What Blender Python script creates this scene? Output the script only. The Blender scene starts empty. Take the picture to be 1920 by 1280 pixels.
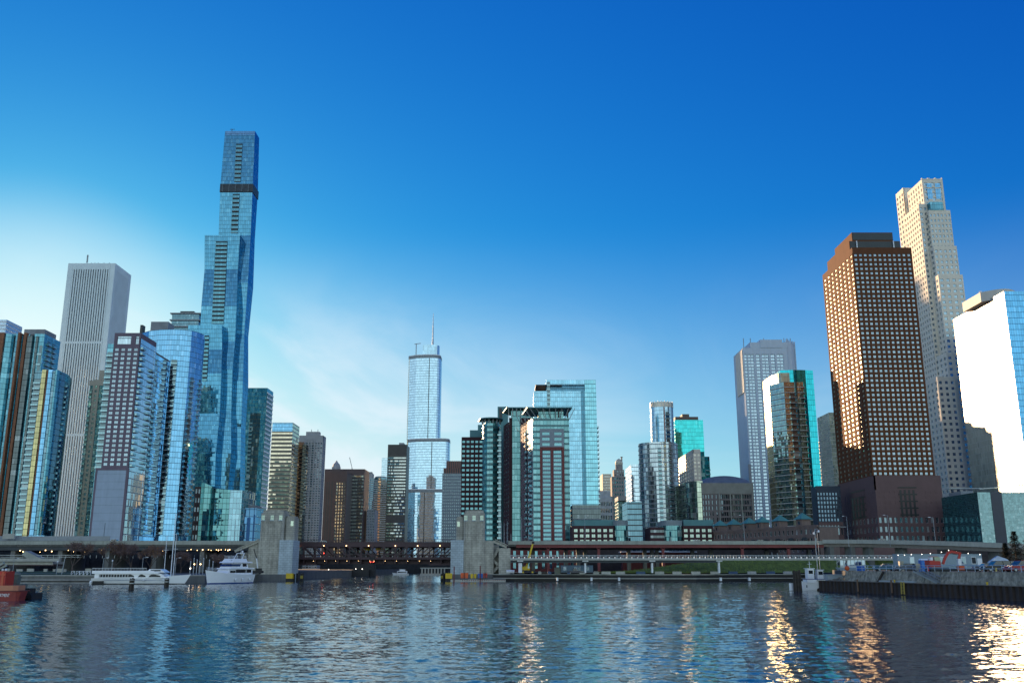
import bpy, math, random
from mathutils import Vector, noise
random.seed(7)
S = bpy.context.scene
C = S.collection
R = math.radians
# ---------------------------------------------------------------- camera
FPX, HOR = 1750.0, 1062.0
TH = math.atan((HOR - 640) / FPX)
CAMH = 5.0
cam = bpy.data.cameras.new('camera'); co = bpy.data.objects.new('camera', cam); C.objects.link(co)
co.location = (0, 0, CAMH); co.rotation_euler = (R(90) + TH, 0, 0)
cam.sensor_width = 36; cam.lens = 36 * FPX / 1920; cam.clip_start = 0.5; cam.clip_end = 60000
S.camera = co
# ---------------------------------------------------------------- light
SUN_AZ, SUN_EL = 27.6, 9.0          # degrees left of the view axis (+Y), degrees up
sd = Vector((-math.sin(R(SUN_AZ)) * math.cos(R(SUN_EL)), math.cos(R(SUN_AZ)) * math.cos(R(SUN_EL)), math.sin(R(SUN_EL))))
sl = bpy.data.lights.new('sun', 'SUN'); so = bpy.data.objects.new('sun', sl); C.objects.link(so)
sl.energy = 5.0; sl.angle = R(0.55); sl.color = (1.0, 0.66, 0.36)
so.rotation_euler = sd.to_track_quat('Z', 'Y').to_euler()
W = bpy.data.worlds.new('World'); S.world = W; W.use_nodes = True
nt = W.node_tree; nt.nodes.clear()
def N(t, typ, **kw):
    n = t.nodes.new(typ)
    for k, v in kw.items():
        if k == 'inp':
            for a, b in v.items(): n.inputs[a].default_value = b
        else: setattr(n, k, v)
    return n
def L(t, a, b): t.links.new(a, b)
def MM(t, op, a, b=None, c=None):
    n = t.nodes.new('ShaderNodeMath'); n.operation = op
    for i, v in enumerate((a, b, c)):
        if v is None: continue
        if isinstance(v, (int, float)): n.inputs[i].default_value = v
        else: t.links.new(v, n.inputs[i])
    return n.outputs[0]
sky = N(nt, 'ShaderNodeTexSky', sky_type='NISHITA', sun_disc=False, sun_elevation=R(SUN_EL), sun_rotation=R(-SUN_AZ))
sky.altitude = 0; sky.air_density = 1.0; sky.dust_density = 0.22; sky.ozone_density = 3.2
# deep clear winter blue: each channel of the sky model gets its own response
EXPO = 0.9
ss = N(nt, 'ShaderNodeSeparateColor'); L(nt, sky.outputs[0], ss.inputs[0]); hs = N(nt, 'ShaderNodeCombineColor')
for ch, (g, k) in enumerate(((2.2, 1.75), (1.34, 1.78), (.60, 1.20))):
    v = MM(nt, 'MULTIPLY', MM(nt, 'POWER', MM(nt, 'MAXIMUM', MM(nt, 'MULTIPLY', ss.outputs[ch], .1), 1e-5), g), 10 * k / 2 ** EXPO)
    L(nt, v, hs.inputs[ch])
# thin cirrus low in the sky
tc = N(nt, 'ShaderNodeTexCoord'); sep = N(nt, 'ShaderNodeSeparateXYZ'); L(nt, tc.outputs['Generated'], sep.inputs[0])
el = sep.outputs['Z']
zz = MM(nt, 'ADD', MM(nt, 'MAXIMUM', el, 0.0), 0.12)
cx = MM(nt, 'DIVIDE', sep.outputs['X'], zz); cy = MM(nt, 'DIVIDE', sep.outputs['Y'], zz)
cmb = N(nt, 'ShaderNodeCombineXYZ'); L(nt, cx, cmb.inputs[0]); L(nt, MM(nt, 'MULTIPLY', cy, 0.7), cmb.inputs[1])
no = N(nt, 'ShaderNodeTexNoise', inp={'Scale': 0.9, 'Detail': 7.0, 'Roughness': 0.55, 'Distortion': 1.3}); L(nt, cmb.outputs[0], no.inputs['Vector'])
mr = N(nt, 'ShaderNodeMapRange', interpolation_type='SMOOTHSTEP', inp={'From Min': 0.40, 'From Max': 0.66}); L(nt, no.outputs[0], mr.inputs['Value'])
band = N(nt, 'ShaderNodeMapRange', interpolation_type='SMOOTHSTEP', inp={'From Min': 0.34, 'From Max': 0.14}); L(nt, el, band.inputs['Value'])
# clouds gather towards the sun side
dp = N(nt, 'ShaderNodeVectorMath', operation='DOT_PRODUCT'); L(nt, tc.outputs['Generated'], dp.inputs[0]); dp.inputs[1].default_value = tuple(sd)
sunside = N(nt, 'ShaderNodeMapRange', inp={'From Min': 0.80, 'From Max': 0.99, 'To Min': 0.14, 'To Max': 1.0}); L(nt, dp.outputs['Value'], sunside.inputs['Value'])
cf = MM(nt, 'MULTIPLY', MM(nt, 'MULTIPLY', mr.outputs[0], band.outputs[0]), sunside.outputs[0])
CLOUD_MIX = 0.75
mx = N(nt, 'ShaderNodeMix', data_type='RGBA'); L(nt, MM(nt, 'MULTIPLY', cf, CLOUD_MIX), mx.inputs['Factor'])
# milky air near the horizon; the wide band behind the camera is added fill
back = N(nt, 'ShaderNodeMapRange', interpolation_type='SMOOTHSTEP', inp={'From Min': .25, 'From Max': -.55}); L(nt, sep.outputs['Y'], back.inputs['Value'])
hz1 = N(nt, 'ShaderNodeMapRange', interpolation_type='SMOOTHSTEP', inp={'From Min': .36, 'From Max': .04}); L(nt, el, hz1.inputs['Value'])
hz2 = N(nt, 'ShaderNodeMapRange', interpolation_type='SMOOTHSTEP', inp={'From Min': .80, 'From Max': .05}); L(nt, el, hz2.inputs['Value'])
hf = MM(nt, 'MULTIPLY', MM(nt, 'MULTIPLY', hz1.outputs[0], .95), MM(nt, 'ADD', MM(nt, 'MULTIPLY', sunside.outputs[0], .7), .3))
hm = N(nt, 'ShaderNodeMix', data_type='RGBA'); L(nt, hf, hm.inputs['Factor']); L(nt, hs.outputs[0], hm.inputs['A']); hm.inputs['B'].default_value = (4.0, 4.35, 4.8, 1)
glow = N(nt, 'ShaderNodeMapRange', interpolation_type='SMOOTHSTEP', inp={'From Min': .975, 'From Max': 1.01}); L(nt, dp.outputs['Value'], glow.inputs['Value'])
gm = N(nt, 'ShaderNodeMix', data_type='RGBA'); L(nt, MM(nt, 'MULTIPLY', glow.outputs[0], .7), gm.inputs['Factor']); L(nt, hm.outputs['Result'], gm.inputs['A']); gm.inputs['B'].default_value = (5.0, 5.2, 5.35, 1)
# eastern sky behind the camera, brightened past its natural level to fill the facades
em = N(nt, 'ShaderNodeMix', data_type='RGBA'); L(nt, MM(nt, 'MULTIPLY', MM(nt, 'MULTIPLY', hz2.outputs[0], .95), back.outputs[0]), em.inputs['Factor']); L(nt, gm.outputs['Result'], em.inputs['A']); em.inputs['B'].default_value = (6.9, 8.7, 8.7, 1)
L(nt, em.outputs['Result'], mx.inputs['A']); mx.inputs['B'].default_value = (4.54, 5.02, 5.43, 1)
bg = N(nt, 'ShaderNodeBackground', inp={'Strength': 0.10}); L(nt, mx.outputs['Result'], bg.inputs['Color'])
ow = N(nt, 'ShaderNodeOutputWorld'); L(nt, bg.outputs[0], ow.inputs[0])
S.view_settings.view_transform = 'Standard'; S.view_settings.look = 'None'; S.view_settings.exposure = EXPO; S.view_settings.gamma = 1
S.render.engine = 'CYCLES'
S.cycles.max_bounces = 7; S.cycles.glossy_bounces = 4; S.cycles.diffuse_bounces = 2
S.cycles.sample_clamp_indirect = 8.0
# ---------------------------------------------------------------- pixel -> world
def fu(py):
    cyy = 640 - py
    return FPX * math.cos(TH) - cyy * math.sin(TH), FPX * math.sin(TH) + cyy * math.cos(TH)
def K(px, py, D):
    f, u = fu(py); s = D / f
    return ((px - 960) * s, D, CAMH + u * s)
def XA(px, py, D): return K(px, py, D)[0]
def ZA(py, D): return K(960, py, D)[2]
def DA(X, px, py): return X * fu(py)[0] / (px - 960)          # depth at which world X projects to px
def proj(p):
    x, y, z = p; z -= CAMH
    f = y * math.cos(TH) + z * math.sin(TH); u = -y * math.sin(TH) + z * math.cos(TH)
    return 960 + FPX * x / f, 640 - FPX * u / f
# ---------------------------------------------------------------- mesh builder
class MB:
    def __init__(s): s.v = []; s.f = []; s.m = []; s.uv = []; s.sm = []
    def face(s, pts, m=0, uv=None, sm=False):
        b = len(s.v); s.v += [tuple(p) for p in pts]; s.f.append(tuple(range(b, b + len(pts)))); s.m.append(m); s.uv.append(uv); s.sm.append(sm)
    def box(s, x0, y0, z0, x1, y1, z1, m=0):
        a = [(x0, y0), (x1, y0), (x1, y1), (x0, y1)]
        s.prism(a, z0, z1, m)
    def prism(s, poly, z0, z1, m=0, mt=None, per=False, cap=True, bot=True, smooth=False):
        n = len(poly); acc = 0
        for i in range(n):
            p, q = poly[i], poly[(i + 1) % n]; l = math.hypot(q[0] - p[0], q[1] - p[1])
            uv = [(acc, z0), (acc + l, z0), (acc + l, z1), (acc, z1)] if per else [(0, z0), (l, z0), (l, z1), (0, z1)]
            s.face([(p[0], p[1], z0), (q[0], q[1], z0), (q[0], q[1], z1), (p[0], p[1], z1)], m, uv, smooth); acc += l
        mt = m if mt is None else mt
        if cap: s.face([(p[0], p[1], z1) for p in poly], mt)
        if bot: s.face([(p[0], p[1], z0) for p in reversed(poly)], mt)
    def loft(s, rings, m=0, cap=True, per=True, uvs=True, closed=True, sm=False):
        n = len(rings[0])
        for a, b in zip(rings, rings[1:]):
            acc = 0
            for i in range(n if closed else n - 1):
                j = (i + 1) % n; l = (Vector(a[j]) - Vector(a[i])).length
                uv = [(acc, a[i][2]), (acc + l, a[j][2]), (acc + l, b[j][2]), (acc, b[i][2])] if uvs else None
                s.face([a[i], a[j], b[j], b[i]], m, uv, sm); acc += l if per else 0
        if cap:
            s.face(list(reversed(rings[0])), m); s.face(rings[-1], m)
    def tube(s, p, q, r, n=6, m=0, r2=None, cap=True):
        p = Vector(p); q = Vector(q); d = q - p
        if d.length < 1e-6: return
        d.normalize(); a = d.orthogonal().normalized(); b = d.cross(a); r2 = r if r2 is None else r2
        A = [p + (a * math.cos(2 * math.pi * i / n) + b * math.sin(2 * math.pi * i / n)) * r for i in range(n)]
        B = [q + (a * math.cos(2 * math.pi * i / n) + b * math.sin(2 * math.pi * i / n)) * r2 for i in range(n)]
        for i in range(n):
            j = (i + 1) % n; s.face([A[i], A[j], B[j], B[i]], m, None, n > 6)
        if cap: s.face(list(reversed(A)), m); s.face(B, m)
    def bar(s, p, q, w, h, m=0):
        """rectangular beam from p to q, w horizontal, h the other way"""
        p = Vector(p); q = Vector(q); d = (q - p).normalized(); up = Vector((0, 0, 1))
        if abs(d.z) > .99: up = Vector((0, 1, 0))
        a = d.cross(up).normalized() * (w / 2); b = a.cross(d).normalized() * (h / 2)
        A = [p - a - b, p + a - b, p + a + b, p - a + b]; B = [x + (q - p) for x in A]
        for i in range(4):
            j = (i + 1) % 4; s.face([A[i], A[j], B[j], B[i]], m)
        s.face(list(reversed(A)), m); s.face(B, m)
    def ball(s, c, r, m=0, n=8, sz=1):
        rs = []
        for k in range(1, n // 2):
            t = math.pi * k / (n // 2); rs.append([(c[0] + r * math.sin(t) * math.cos(2 * math.pi * i / n), c[1] + r * math.sin(t) * math.sin(2 * math.pi * i / n), c[2] - r * sz * math.cos(t)) for i in range(n)])
        s.loft(rs, m, True, uvs=False, sm=True)
        # poles
        for ring, z in ((rs[0], c[2] - r * sz), (rs[-1], c[2] + r * sz)):
            for i in range(n):
                a, b = ring[i], ring[(i + 1) % n]
                s.face([a, b, (c[0], c[1], z)] if z > c[2] else [b, a, (c[0], c[1], z)], m, None, True)
    def add(s, o, ang=0, loc=(0, 0, 0)):
        ca, sa = math.cos(ang), math.sin(ang); b = len(s.v)
        s.v += [(x * ca - y * sa + loc[0], x * sa + y * ca + loc[1], z + loc[2]) for x, y, z in o.v]
        s.f += [tuple(i + b for i in f) for f in o.f]; s.m += o.m; s.uv += o.uv; s.sm += o.sm
    def mesh(s, name, mats, off=(0, 0, 0)):
        me = bpy.data.meshes.new(name)
        v = [(x - off[0], y - off[1], z - off[2]) for x, y, z in s.v]
        me.from_pydata(v, [], s.f)
        for m in (mats if isinstance(mats, (list, tuple)) else [mats]): me.materials.append(m)
        me.polygons.foreach_set('material_index', s.m)
        me.polygons.foreach_set('use_smooth', s.sm)
        ul = me.uv_layers.new(name='UVMap'); out = []
        for f, uv in zip(s.f, s.uv):
            if uv is not None:
                for a in uv: out += [a[0], a[1]]
            else:
                p = [Vector(s.v[i]) for i in f]; n = Vector((0, 0, 0))
                for i in range(len(p)):
                    a, b = p[i], p[(i + 1) % len(p)]
                    n += Vector(((a.y - b.y) * (a.z + b.z), (a.z - b.z) * (a.x + b.x), (a.x - b.x) * (a.y + b.y)))
                if n.length > 0: n.normalize()
                if abs(n.z) > .7:
                    for a in p: out += [a.x, a.y]
                else:
                    t = Vector((-n.y, n.x, 0)); t = t.normalized() if t.length > 1e-6 else Vector((1, 0, 0))
                    for a in p: out += [a.dot(t), a.z]
        ul.data.foreach_set('uv', out)
        me.update(); return me
    def build(s, name, mats, parent=None, label=None):
        off = tuple(parent.matrix_basis.translation) if parent else (0, 0, 0)
        if parent and parent.parent: off = tuple(Vector(off) + parent.parent.matrix_basis.translation)
        me = s.mesh(name, mats, off)
        o = bpy.data.objects.new(name, me); C.objects.link(o)
        if parent: o.parent = parent
        if label: o['label'] = label
        return o
def thing(name, label, cat, loc, group=None):
    o = bpy.data.objects.new(name, None); C.objects.link(o); o.location = loc; o.empty_display_size = .5
    o['label'] = label; o['category'] = cat
    if group: o['group'] = group
    return o
def tag(o, label, cat, group=None, kind=None):
    if label: o['label'] = label
    if cat: o['category'] = cat
    if group: o['group'] = group
    if kind: o['kind'] = kind
    return o
def put(name, me, parent, loc, rz=0):          # loc in world, parent unrotated
    o = bpy.data.objects.new(name, me); C.objects.link(o); o.parent = parent
    o.location = Vector(loc) - parent.matrix_basis.translation if parent else loc; o.rotation_euler = (0, 0, rz); return o
def children(o): return [c for c in list(C.objects) if c.parent == o]
def dup(root, kids, loc, rz=0, label=None):
    r = root.copy(); C.objects.link(r); r.location = loc; r.rotation_euler = (0, 0, rz)
    if label: r['label'] = label
    for k, subs in kids:
        c = k.copy(); C.objects.link(c); c.parent = r
        for g in subs:
            d = g.copy(); C.objects.link(d); d.parent = c
    return r
def kidtree(o): return [(c, children(c)) for c in children(o)]
# ---------------------------------------------------------------- materials
def newmat(name):
    m = bpy.data.materials.new(name); m.use_nodes = True; t = m.node_tree; t.nodes.clear()
    o = N(t, 'ShaderNodeOutputMaterial'); return m, t, o
def plain(name, col, rough=.7, metal=0, var=.18, scale=.25, emit=0, spec=.5, streak=0):
    m, t, o = newmat(name)
    b = N(t, 'ShaderNodeBsdfPrincipled', inp={'Roughness': rough, 'Metallic': metal, 'Specular IOR Level': spec})
    tcn = N(t, 'ShaderNodeNewGeometry')
    n1 = N(t, 'ShaderNodeTexNoise', inp={'Scale': scale, 'Detail': 5.0, 'Roughness': .6}); L(t, tcn.outputs['Position'], n1.inputs['Vector'])
    v = n1.outputs[0]
    if streak:
        mp = N(t, 'ShaderNodeMapping', inp={'Scale': (1, 1, .06)}); L(t, tcn.outputs['Position'], mp.inputs[0])
        n2 = N(t, 'ShaderNodeTexNoise', inp={'Scale': 1.3, 'Detail': 4.0}); L(t, mp.outputs[0], n2.inputs['Vector'])
        v = MM(t, 'ADD', MM(t, 'MULTIPLY', v, 1 - streak), MM(t, 'MULTIPLY', n2.outputs[0], streak))
    r = N(t, 'ShaderNodeMapRange', inp={'From Min': .3, 'From Max': .7, 'To Min': 1 - var, 'To Max': 1 + var}); L(t, v, r.inputs['Value'])
    vm = N(t, 'ShaderNodeVectorMath', operation='SCALE'); vm.inputs[0].default_value = col; L(t, r.outputs[0], vm.inputs['Scale'])
    L(t, vm.outputs[0], b.inputs['Base Color'])
    if emit:
        b.inputs['Emission Color'].default_value = (*col, 1); b.inputs['Emission Strength'].default_value = emit
    L(t, b.outputs[0], o.inputs[0]); return m
def glassnodes(t, tint, refl, inner, rough, wob, cellvec=None, rnd=None, blind=.25, blindcol=(.5, .5, .46), wide=.02):
    """tinted coated glazing: mirror part over a dim room with a few pale blinds; panes tilt a hair each"""
    g = N(t, 'ShaderNodeNewGeometry')
    wn = N(t, 'ShaderNodeTexWhiteNoise', noise_dimensions='3D')
    if cellvec is not None: L(t, cellvec, wn.inputs['Vector'])
    nz = N(t, 'ShaderNodeTexNoise', inp={'Scale': .045, 'Detail': 3.0}); L(t, g.outputs['Position'], nz.inputs['Vector'])
    a = N(t, 'ShaderNodeVectorMath', operation='SUBTRACT'); L(t, wn.outputs['Color'], a.inputs[0]); a.inputs[1].default_value = (.5, .5, .5)
    a2 = N(t, 'ShaderNodeVectorMath', operation='SCALE'); L(t, a.outputs[0], a2.inputs[0]); a2.inputs['Scale'].default_value = wob
    c = N(t, 'ShaderNodeVectorMath', operation='SUBTRACT'); L(t, nz.outputs['Color'], c.inputs[0]); c.inputs[1].default_value = (.5, .5, .5)
    c2 = N(t, 'ShaderNodeVectorMath', operation='SCALE'); L(t, c.outputs[0], c2.inputs[0]); c2.inputs['Scale'].default_value = wide
    s1 = N(t, 'ShaderNodeVectorMath'); L(t, a2.outputs[0], s1.inputs[0]); L(t, c2.outputs[0], s1.inputs[1])
    s2 = N(t, 'ShaderNodeVectorMath'); L(t, s1.outputs[0], s2.inputs[0]); L(t, g.outputs['Normal'], s2.inputs[1])
    nn = N(t, 'ShaderNodeVectorMath', operation='NORMALIZE'); L(t, s2.outputs[0], nn.inputs[0])
    # room / blinds
    val = wn.outputs['Value'] if rnd is None else rnd
    bl = MM(t, 'GREATER_THAN', val, 1 - blind)
    wn2 = N(t, 'ShaderNodeTexWhiteNoise', noise_dimensions='1D'); L(t, val, wn2.inputs['W'])
    dk = N(t, 'ShaderNodeVectorMath', operation='SCALE'); dk.inputs[0].default_value = inner
    L(t, MM(t, 'ADD', MM(t, 'MULTIPLY', wn2.outputs['Value'], 1.1), .45), dk.inputs['Scale'])
    mc = N(t, 'ShaderNodeMix', data_type='RGBA'); L(t, MM(t, 'MULTIPLY', bl, MM(t, 'ADD', MM(t, 'MULTIPLY', wn2.outputs['Value'], .7), .2)), mc.inputs['Factor']); L(t, dk.outputs[0], mc.inputs['A']); mc.inputs['B'].default_value = (*blindcol, 1)
    df = N(t, 'ShaderNodeBsdfDiffuse'); L(t, mc.outputs['Result'], df.inputs['Color'])
    gl = N(t, 'ShaderNodeBsdfGlossy', inp={'Color': (*tint, 1), 'Roughness': rough}); L(t, nn.outputs[0], gl.inputs['Normal'])
    lw = N(t, 'ShaderNodeLayerWeight', inp={'Blend': .35})
    fac = MM(t, 'ADD', MM(t, 'MULTIPLY', lw.outputs['Fresnel'], 1 - refl), refl)
    fac = MM(t, 'MINIMUM', MM(t, 'MULTIPLY', fac, MM(t, 'ADD', MM(t, 'MULTIPLY', wn2.outputs['Value'], .22), .86)), 1.0)
    ms = N(t, 'ShaderNodeMixShader'); L(t, fac, ms.inputs[0]); L(t, df.outputs[0], ms.inputs[1]); L(t, gl.outputs[0], ms.inputs[2])
    return ms.outputs[0]
def curtain(name, tint, refl=.55, inner=(.03, .05, .06), pw=1.5, fh=3.3, mull=(.12, .14, .16), mw=.06, mh=.08, sp=0.0, spcol=(.1, .13, .15), sprough=.25, rough=.03, wob=.012, blind=.12, blindcol=(.45, .47, .45), wide=.02, mrough=.4):
    m, t, o = newmat(name)
    uv = N(t, 'ShaderNodeUVMap'); sp_ = N(t, 'ShaderNodeSeparateXYZ'); L(t, uv.outputs[0], sp_.inputs[0])
    U = MM(t, 'DIVIDE', sp_.outputs[0], pw); V = MM(t, 'DIVIDE', sp_.outputs[1], fh)
    cb = N(t, 'ShaderNodeCombineXYZ'); L(t, MM(t, 'FLOOR', U), cb.inputs[0]); L(t, MM(t, 'FLOOR', V), cb.inputs[1]); cb.inputs[2].default_value = (hash(name) % 97) * .37 if False else len(name) * 1.7
    gsh = glassnodes(t, tint, refl, inner, rough, wob, cb.outputs[0], None, blind, blindcol, wide)
    fU = MM(t, 'FRACT', U); fV = MM(t, 'FRACT', V)
    cur = gsh
    if sp > 0:
        spb = N(t, 'ShaderNodeBsdfPrincipled', inp={'Base Color': (*spcol, 1), 'Roughness': sprough, 'Specular IOR Level': .6})
        x = N(t, 'ShaderNodeMixShader'); L(t, MM(t, 'LESS_THAN', fV, sp), x.inputs[0]); L(t, cur, x.inputs[1]); L(t, spb.outputs[0], x.inputs[2]); cur = x.outputs[0]
    mb = N(t, 'ShaderNodeBsdfPrincipled', inp={'Base Color': (*mull, 1), 'Roughness': mrough, 'Metallic': .3})
    mask = MM(t, 'MAXIMUM', MM(t, 'LESS_THAN', fU, mw), MM(t, 'GREATER_THAN', fV, 1 - mh))
    x = N(t, 'ShaderNodeMixShader'); L(t, mask, x.inputs[0]); L(t, cur, x.inputs[1]); L(t, mb.outputs[0], x.inputs[2])
    L(t, x.outputs[0], o.inputs[0]); return m
def winglass(name, tint=(.7, .85, 1), refl=.5, inner=(.03, .04, .05), blind=.35, blindcol=(.5, .5, .48), rough=.04, wob=.02):
    """glass for single windows: every window (object or mesh island) differs"""
    m, t, o = newmat(name)
    g = N(t, 'ShaderNodeNewGeometry'); oi = N(t, 'ShaderNodeObjectInfo')
    r = MM(t, 'FRACT', MM(t, 'ADD', g.outputs['Random Per Island'], oi.outputs['Random']))
    cb = N(t, 'ShaderNodeCombineXYZ'); L(t, MM(t, 'MULTIPLY', r, 91.7), cb.inputs[0])
    sh = glassnodes(t, tint, refl, inner, rough, wob, cb.outputs[0], r, blind, blindcol)
    L(t, sh, o.inputs[0]); return m
def blocks(name, c1, c2, mortar, bw=1.2, bh=.6, rough=.85, msz=.03, bump=.3, stain=.25):
    m, t, o = newmat(name)
    uv = N(t, 'ShaderNodeUVMap')
    br = N(t, 'ShaderNodeTexBrick', inp={'Scale': 1.0, 'Brick Width': bw, 'Row Height': bh, 'Mortar Size': msz, 'Color1': (*c1, 1), 'Color2': (*c2, 1), 'Mortar': (*mortar, 1), 'Bias': 0.0}); L(t, uv.outputs[0], br.inputs['Vector'])
    g = N(t, 'ShaderNodeNewGeometry')
    n1 = N(t, 'ShaderNodeTexNoise', inp={'Scale': .35, 'Detail': 6.0, 'Roughness': .65}); L(t, g.outputs['Position'], n1.inputs['Vector'])
    mp = N(t, 'ShaderNodeMapping', inp={'Scale': (1, 1, .08)}); L(t, g.outputs['Position'], mp.inputs[0])
    n2 = N(t, 'ShaderNodeTexNoise', inp={'Scale': .9, 'Detail': 4.0}); L(t, mp.outputs[0], n2.inputs['Vector'])
    r = N(t, 'ShaderNodeMapRange', inp={'From Min': .35, 'From Max': .65, 'To Min': 1 - stain, 'To Max': 1 + stain * .6}); L(t, MM(t, 'MULTIPLY', MM(t, 'ADD', n1.outputs[0], n2.outputs[0]), .5), r.inputs['Value'])
    vm = N(t, 'ShaderNodeVectorMath', operation='SCALE'); L(t, br.outputs['Color'], vm.inputs[0]); L(t, r.outputs[0], vm.inputs['Scale'])
    b = N(t, 'ShaderNodeBsdfPrincipled', inp={'Roughness': rough, 'Specular IOR Level': .3}); L(t, vm.outputs[0], b.inputs['Base Color'])
    L(t, b.outputs[0], o.inputs[0]); return m
# ---------------------------------------------------------------- facade helpers
ZB = 3.0
class F:
    def __init__(s, x0, y0, x1, y1):
        s.o = (x0, y0); s.W = math.hypot(x1 - x0, y1 - y0); s.u = ((x1 - x0) / s.W, (y1 - y0) / s.W); s.n = (s.u[1], -s.u[0]); s.ang = math.atan2(s.u[1], s.u[0])
    def P(s, u, z, out=0): return (s.o[0] + s.u[0] * u + s.n[0] * out, s.o[1] + s.u[1] * u + s.n[1] * out, z)
    def box(s, mb, u0, u1, z0, z1, d0, d1, m=0):      # from d0 to d1 outwards
        a = [s.P(u0, 0, d1)[:2], s.P(u1, 0, d1)[:2], s.P(u1, 0, d0)[:2], s.P(u0, 0, d0)[:2]]
        mb.prism(a, z0, z1, m)
def wallgrid(mb, f, z0, z1, cols, rows, fw, fh, rec=.3, u0=0, u1=None, m=0, low=.5, ws=None, skip=None):
    u1 = f.W if u1 is None else u1; cw = (u1 - u0) / cols; ch = (z1 - z0) / rows; ws = [] if ws is None else ws
    w, h = cw * fw, ch * fh
    for r in range(rows):
        a = z0 + r * ch; b = a + (ch - h) * low; c = b + h; d = a + ch
        mb.face([f.P(u0, a), f.P(u1, a), f.P(u1, b), f.P(u0, b)], m, [(u0, a), (u1, a), (u1, b), (u0, b)])
        mb.face([f.P(u0, c), f.P(u1, c), f.P(u1, d), f.P(u0, d)], m, [(u0, c), (u1, c), (u1, d), (u0, d)])
        prev = u0
        for k in range(cols):
            if skip and skip(r, k): continue
            l = u0 + k * cw + (cw - w) / 2; rr = l + w
            mb.face([f.P(prev, b), f.P(l, b), f.P(l, c), f.P(prev, c)], m, [(prev, b), (l, b), (l, c), (prev, c)])
            mb.face([f.P(l, b), f.P(rr, b), f.P(rr, b, -rec), f.P(l, b, -rec)], m)
            mb.face([f.P(l, c, -rec), f.P(rr, c, -rec), f.P(rr, c), f.P(l, c)], m)
            mb.face([f.P(l, b), f.P(l, b, -rec), f.P(l, c, -rec), f.P(l, c)], m)
            mb.face([f.P(rr, b, -rec), f.P(rr, b), f.P(rr, c), f.P(rr, c, -rec)], m)
            ws.append((f, (l + rr) / 2, b, w, h, rec)); prev = rr
        mb.face([f.P(prev, b), f.P(u1, b), f.P(u1, c), f.P(prev, c)], m, [(prev, b), (u1, b), (u1, c), (prev, c)])
    return ws
def winproto(w, h, split=2, fr=.07):
    p = MB(); p.face([(-w / 2, 0, 0), (w / 2, 0, 0), (w / 2, 0, h), (-w / 2, 0, h)], 0)
    for a, b, c, d in ((-w / 2, -w / 2 + fr, 0, h), (w / 2 - fr, w / 2, 0, h), (-w / 2, w / 2, 0, fr), (-w / 2, w / 2, h - fr, h)): p.box(a, -.06, c, b, -.003, d, 1)
    for k in range(1, split):
        x = -w / 2 + w * k / split; p.box(x - fr / 2, -.055, fr, x + fr / 2, -.004, h - fr, 1)
    return p
def windows(parent, ws, mats, vis=None, split=2, lim=100, name='window'):
    protos = {}; meas = []
    for w in ws:
        f, u, z, ww, wh, rec = w; p = f.P(u, z + wh / 2, -rec)
        px, py = proj(p); d = math.hypot(p[0], p[1])
        facing = abs(f.n[0] * p[0] + f.n[1] * p[1]) / max(d, 1)
        ok = 0 < px < 1920 and py < 1012
        if vis: ok = ok and vis[0] <= px <= vis[2] and vis[1] <= py <= vis[3]
        meas.append((-(ww * wh * facing / d ** 2) if ok else 1, len(meas), w))
    meas.sort(key=lambda x: (x[0], x[1])); rest = MB(); nrest = 0
    for i, (a, _, w) in enumerate(meas):
        f, u, z, ww, wh, rec = w; k = (round(ww, 3), round(wh, 3))
        if k not in protos:
            pr = winproto(ww, wh, split); protos[k] = [pr, None]
        loc = f.P(u, z, -rec + .005)
        if i < lim and a < 0:
            if protos[k][1] is None: protos[k][1] = protos[k][0].mesh(name, mats)
            put(name, protos[k][1], parent, loc, f.ang)
        else: rest.add(protos[k][0], f.ang, loc); nrest += 1
    if nrest:
        o = rest.build(name + 's', mats, parent); o['kind'] = 'stuff'
def balconies(parent, f, u, z0, fh, n, w, d, mats, rail=1.05, door=True, lim=100, vis=(0, 1012), name='balcony', solid=False):
    """mats: slab, rail glass, dark door"""
    p = MB(); p.box(-w / 2, -d, 0, w / 2, -.02, .22, 0)
    p.box(-w / 2 + .03, -d + .02, .22, w / 2 - .03, -d + .07, rail + .2, 1); 
    p.box(-w / 2 + .03, -d + .07, .22, -w / 2 + .08, -.02, rail + .2, 1); p.box(w / 2 - .08, -d + .07, .22, w / 2 - .03, -.02, rail + .2, 1)
    if door: p.box(-w / 2 + .1, -.12, .22, w / 2 - .1, .04, fh - .1, 2)
    me = None; rest = MB(); nr = 0; cnt = 0
    for i in range(n - 1, -1, -1):
        z = z0 + i * fh; loc = f.P(u, z); py = proj(loc)[1]
        if cnt < lim and vis[0] <= py <= vis[1]:
            me = me or p.mesh(name, mats); put(name, me, parent, loc, f.ang); cnt += 1
        else: rest.add(p, f.ang, loc); nr += 1
    if nr and cnt == 0:
        o = rest.build('balconies', mats, parent); o['kind'] = 'stuff'
    return cnt
def fins(mb, f, z0, z1, n, w, d, u0=0, u1=None, m=0, ends=True, dp=0):
    u1 = f.W if u1 is None else u1
    for i in range(n):
        u = u0 + (u1 - u0) * (i / (n - 1) if ends else (i + .5) / n)
        f.box(mb, u - w / 2, u + w / 2, z0, z1, dp, d, m)
def bands(mb, f, z0, z1, step, h, d, u0=0, u1=None, m=0, dp=0.0):
    u1 = f.W if u1 is None else u1; z = z0
    while z + h <= z1 + .01: f.box(mb, u0, u1, z, z + h, dp, d, m); z += step
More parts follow.
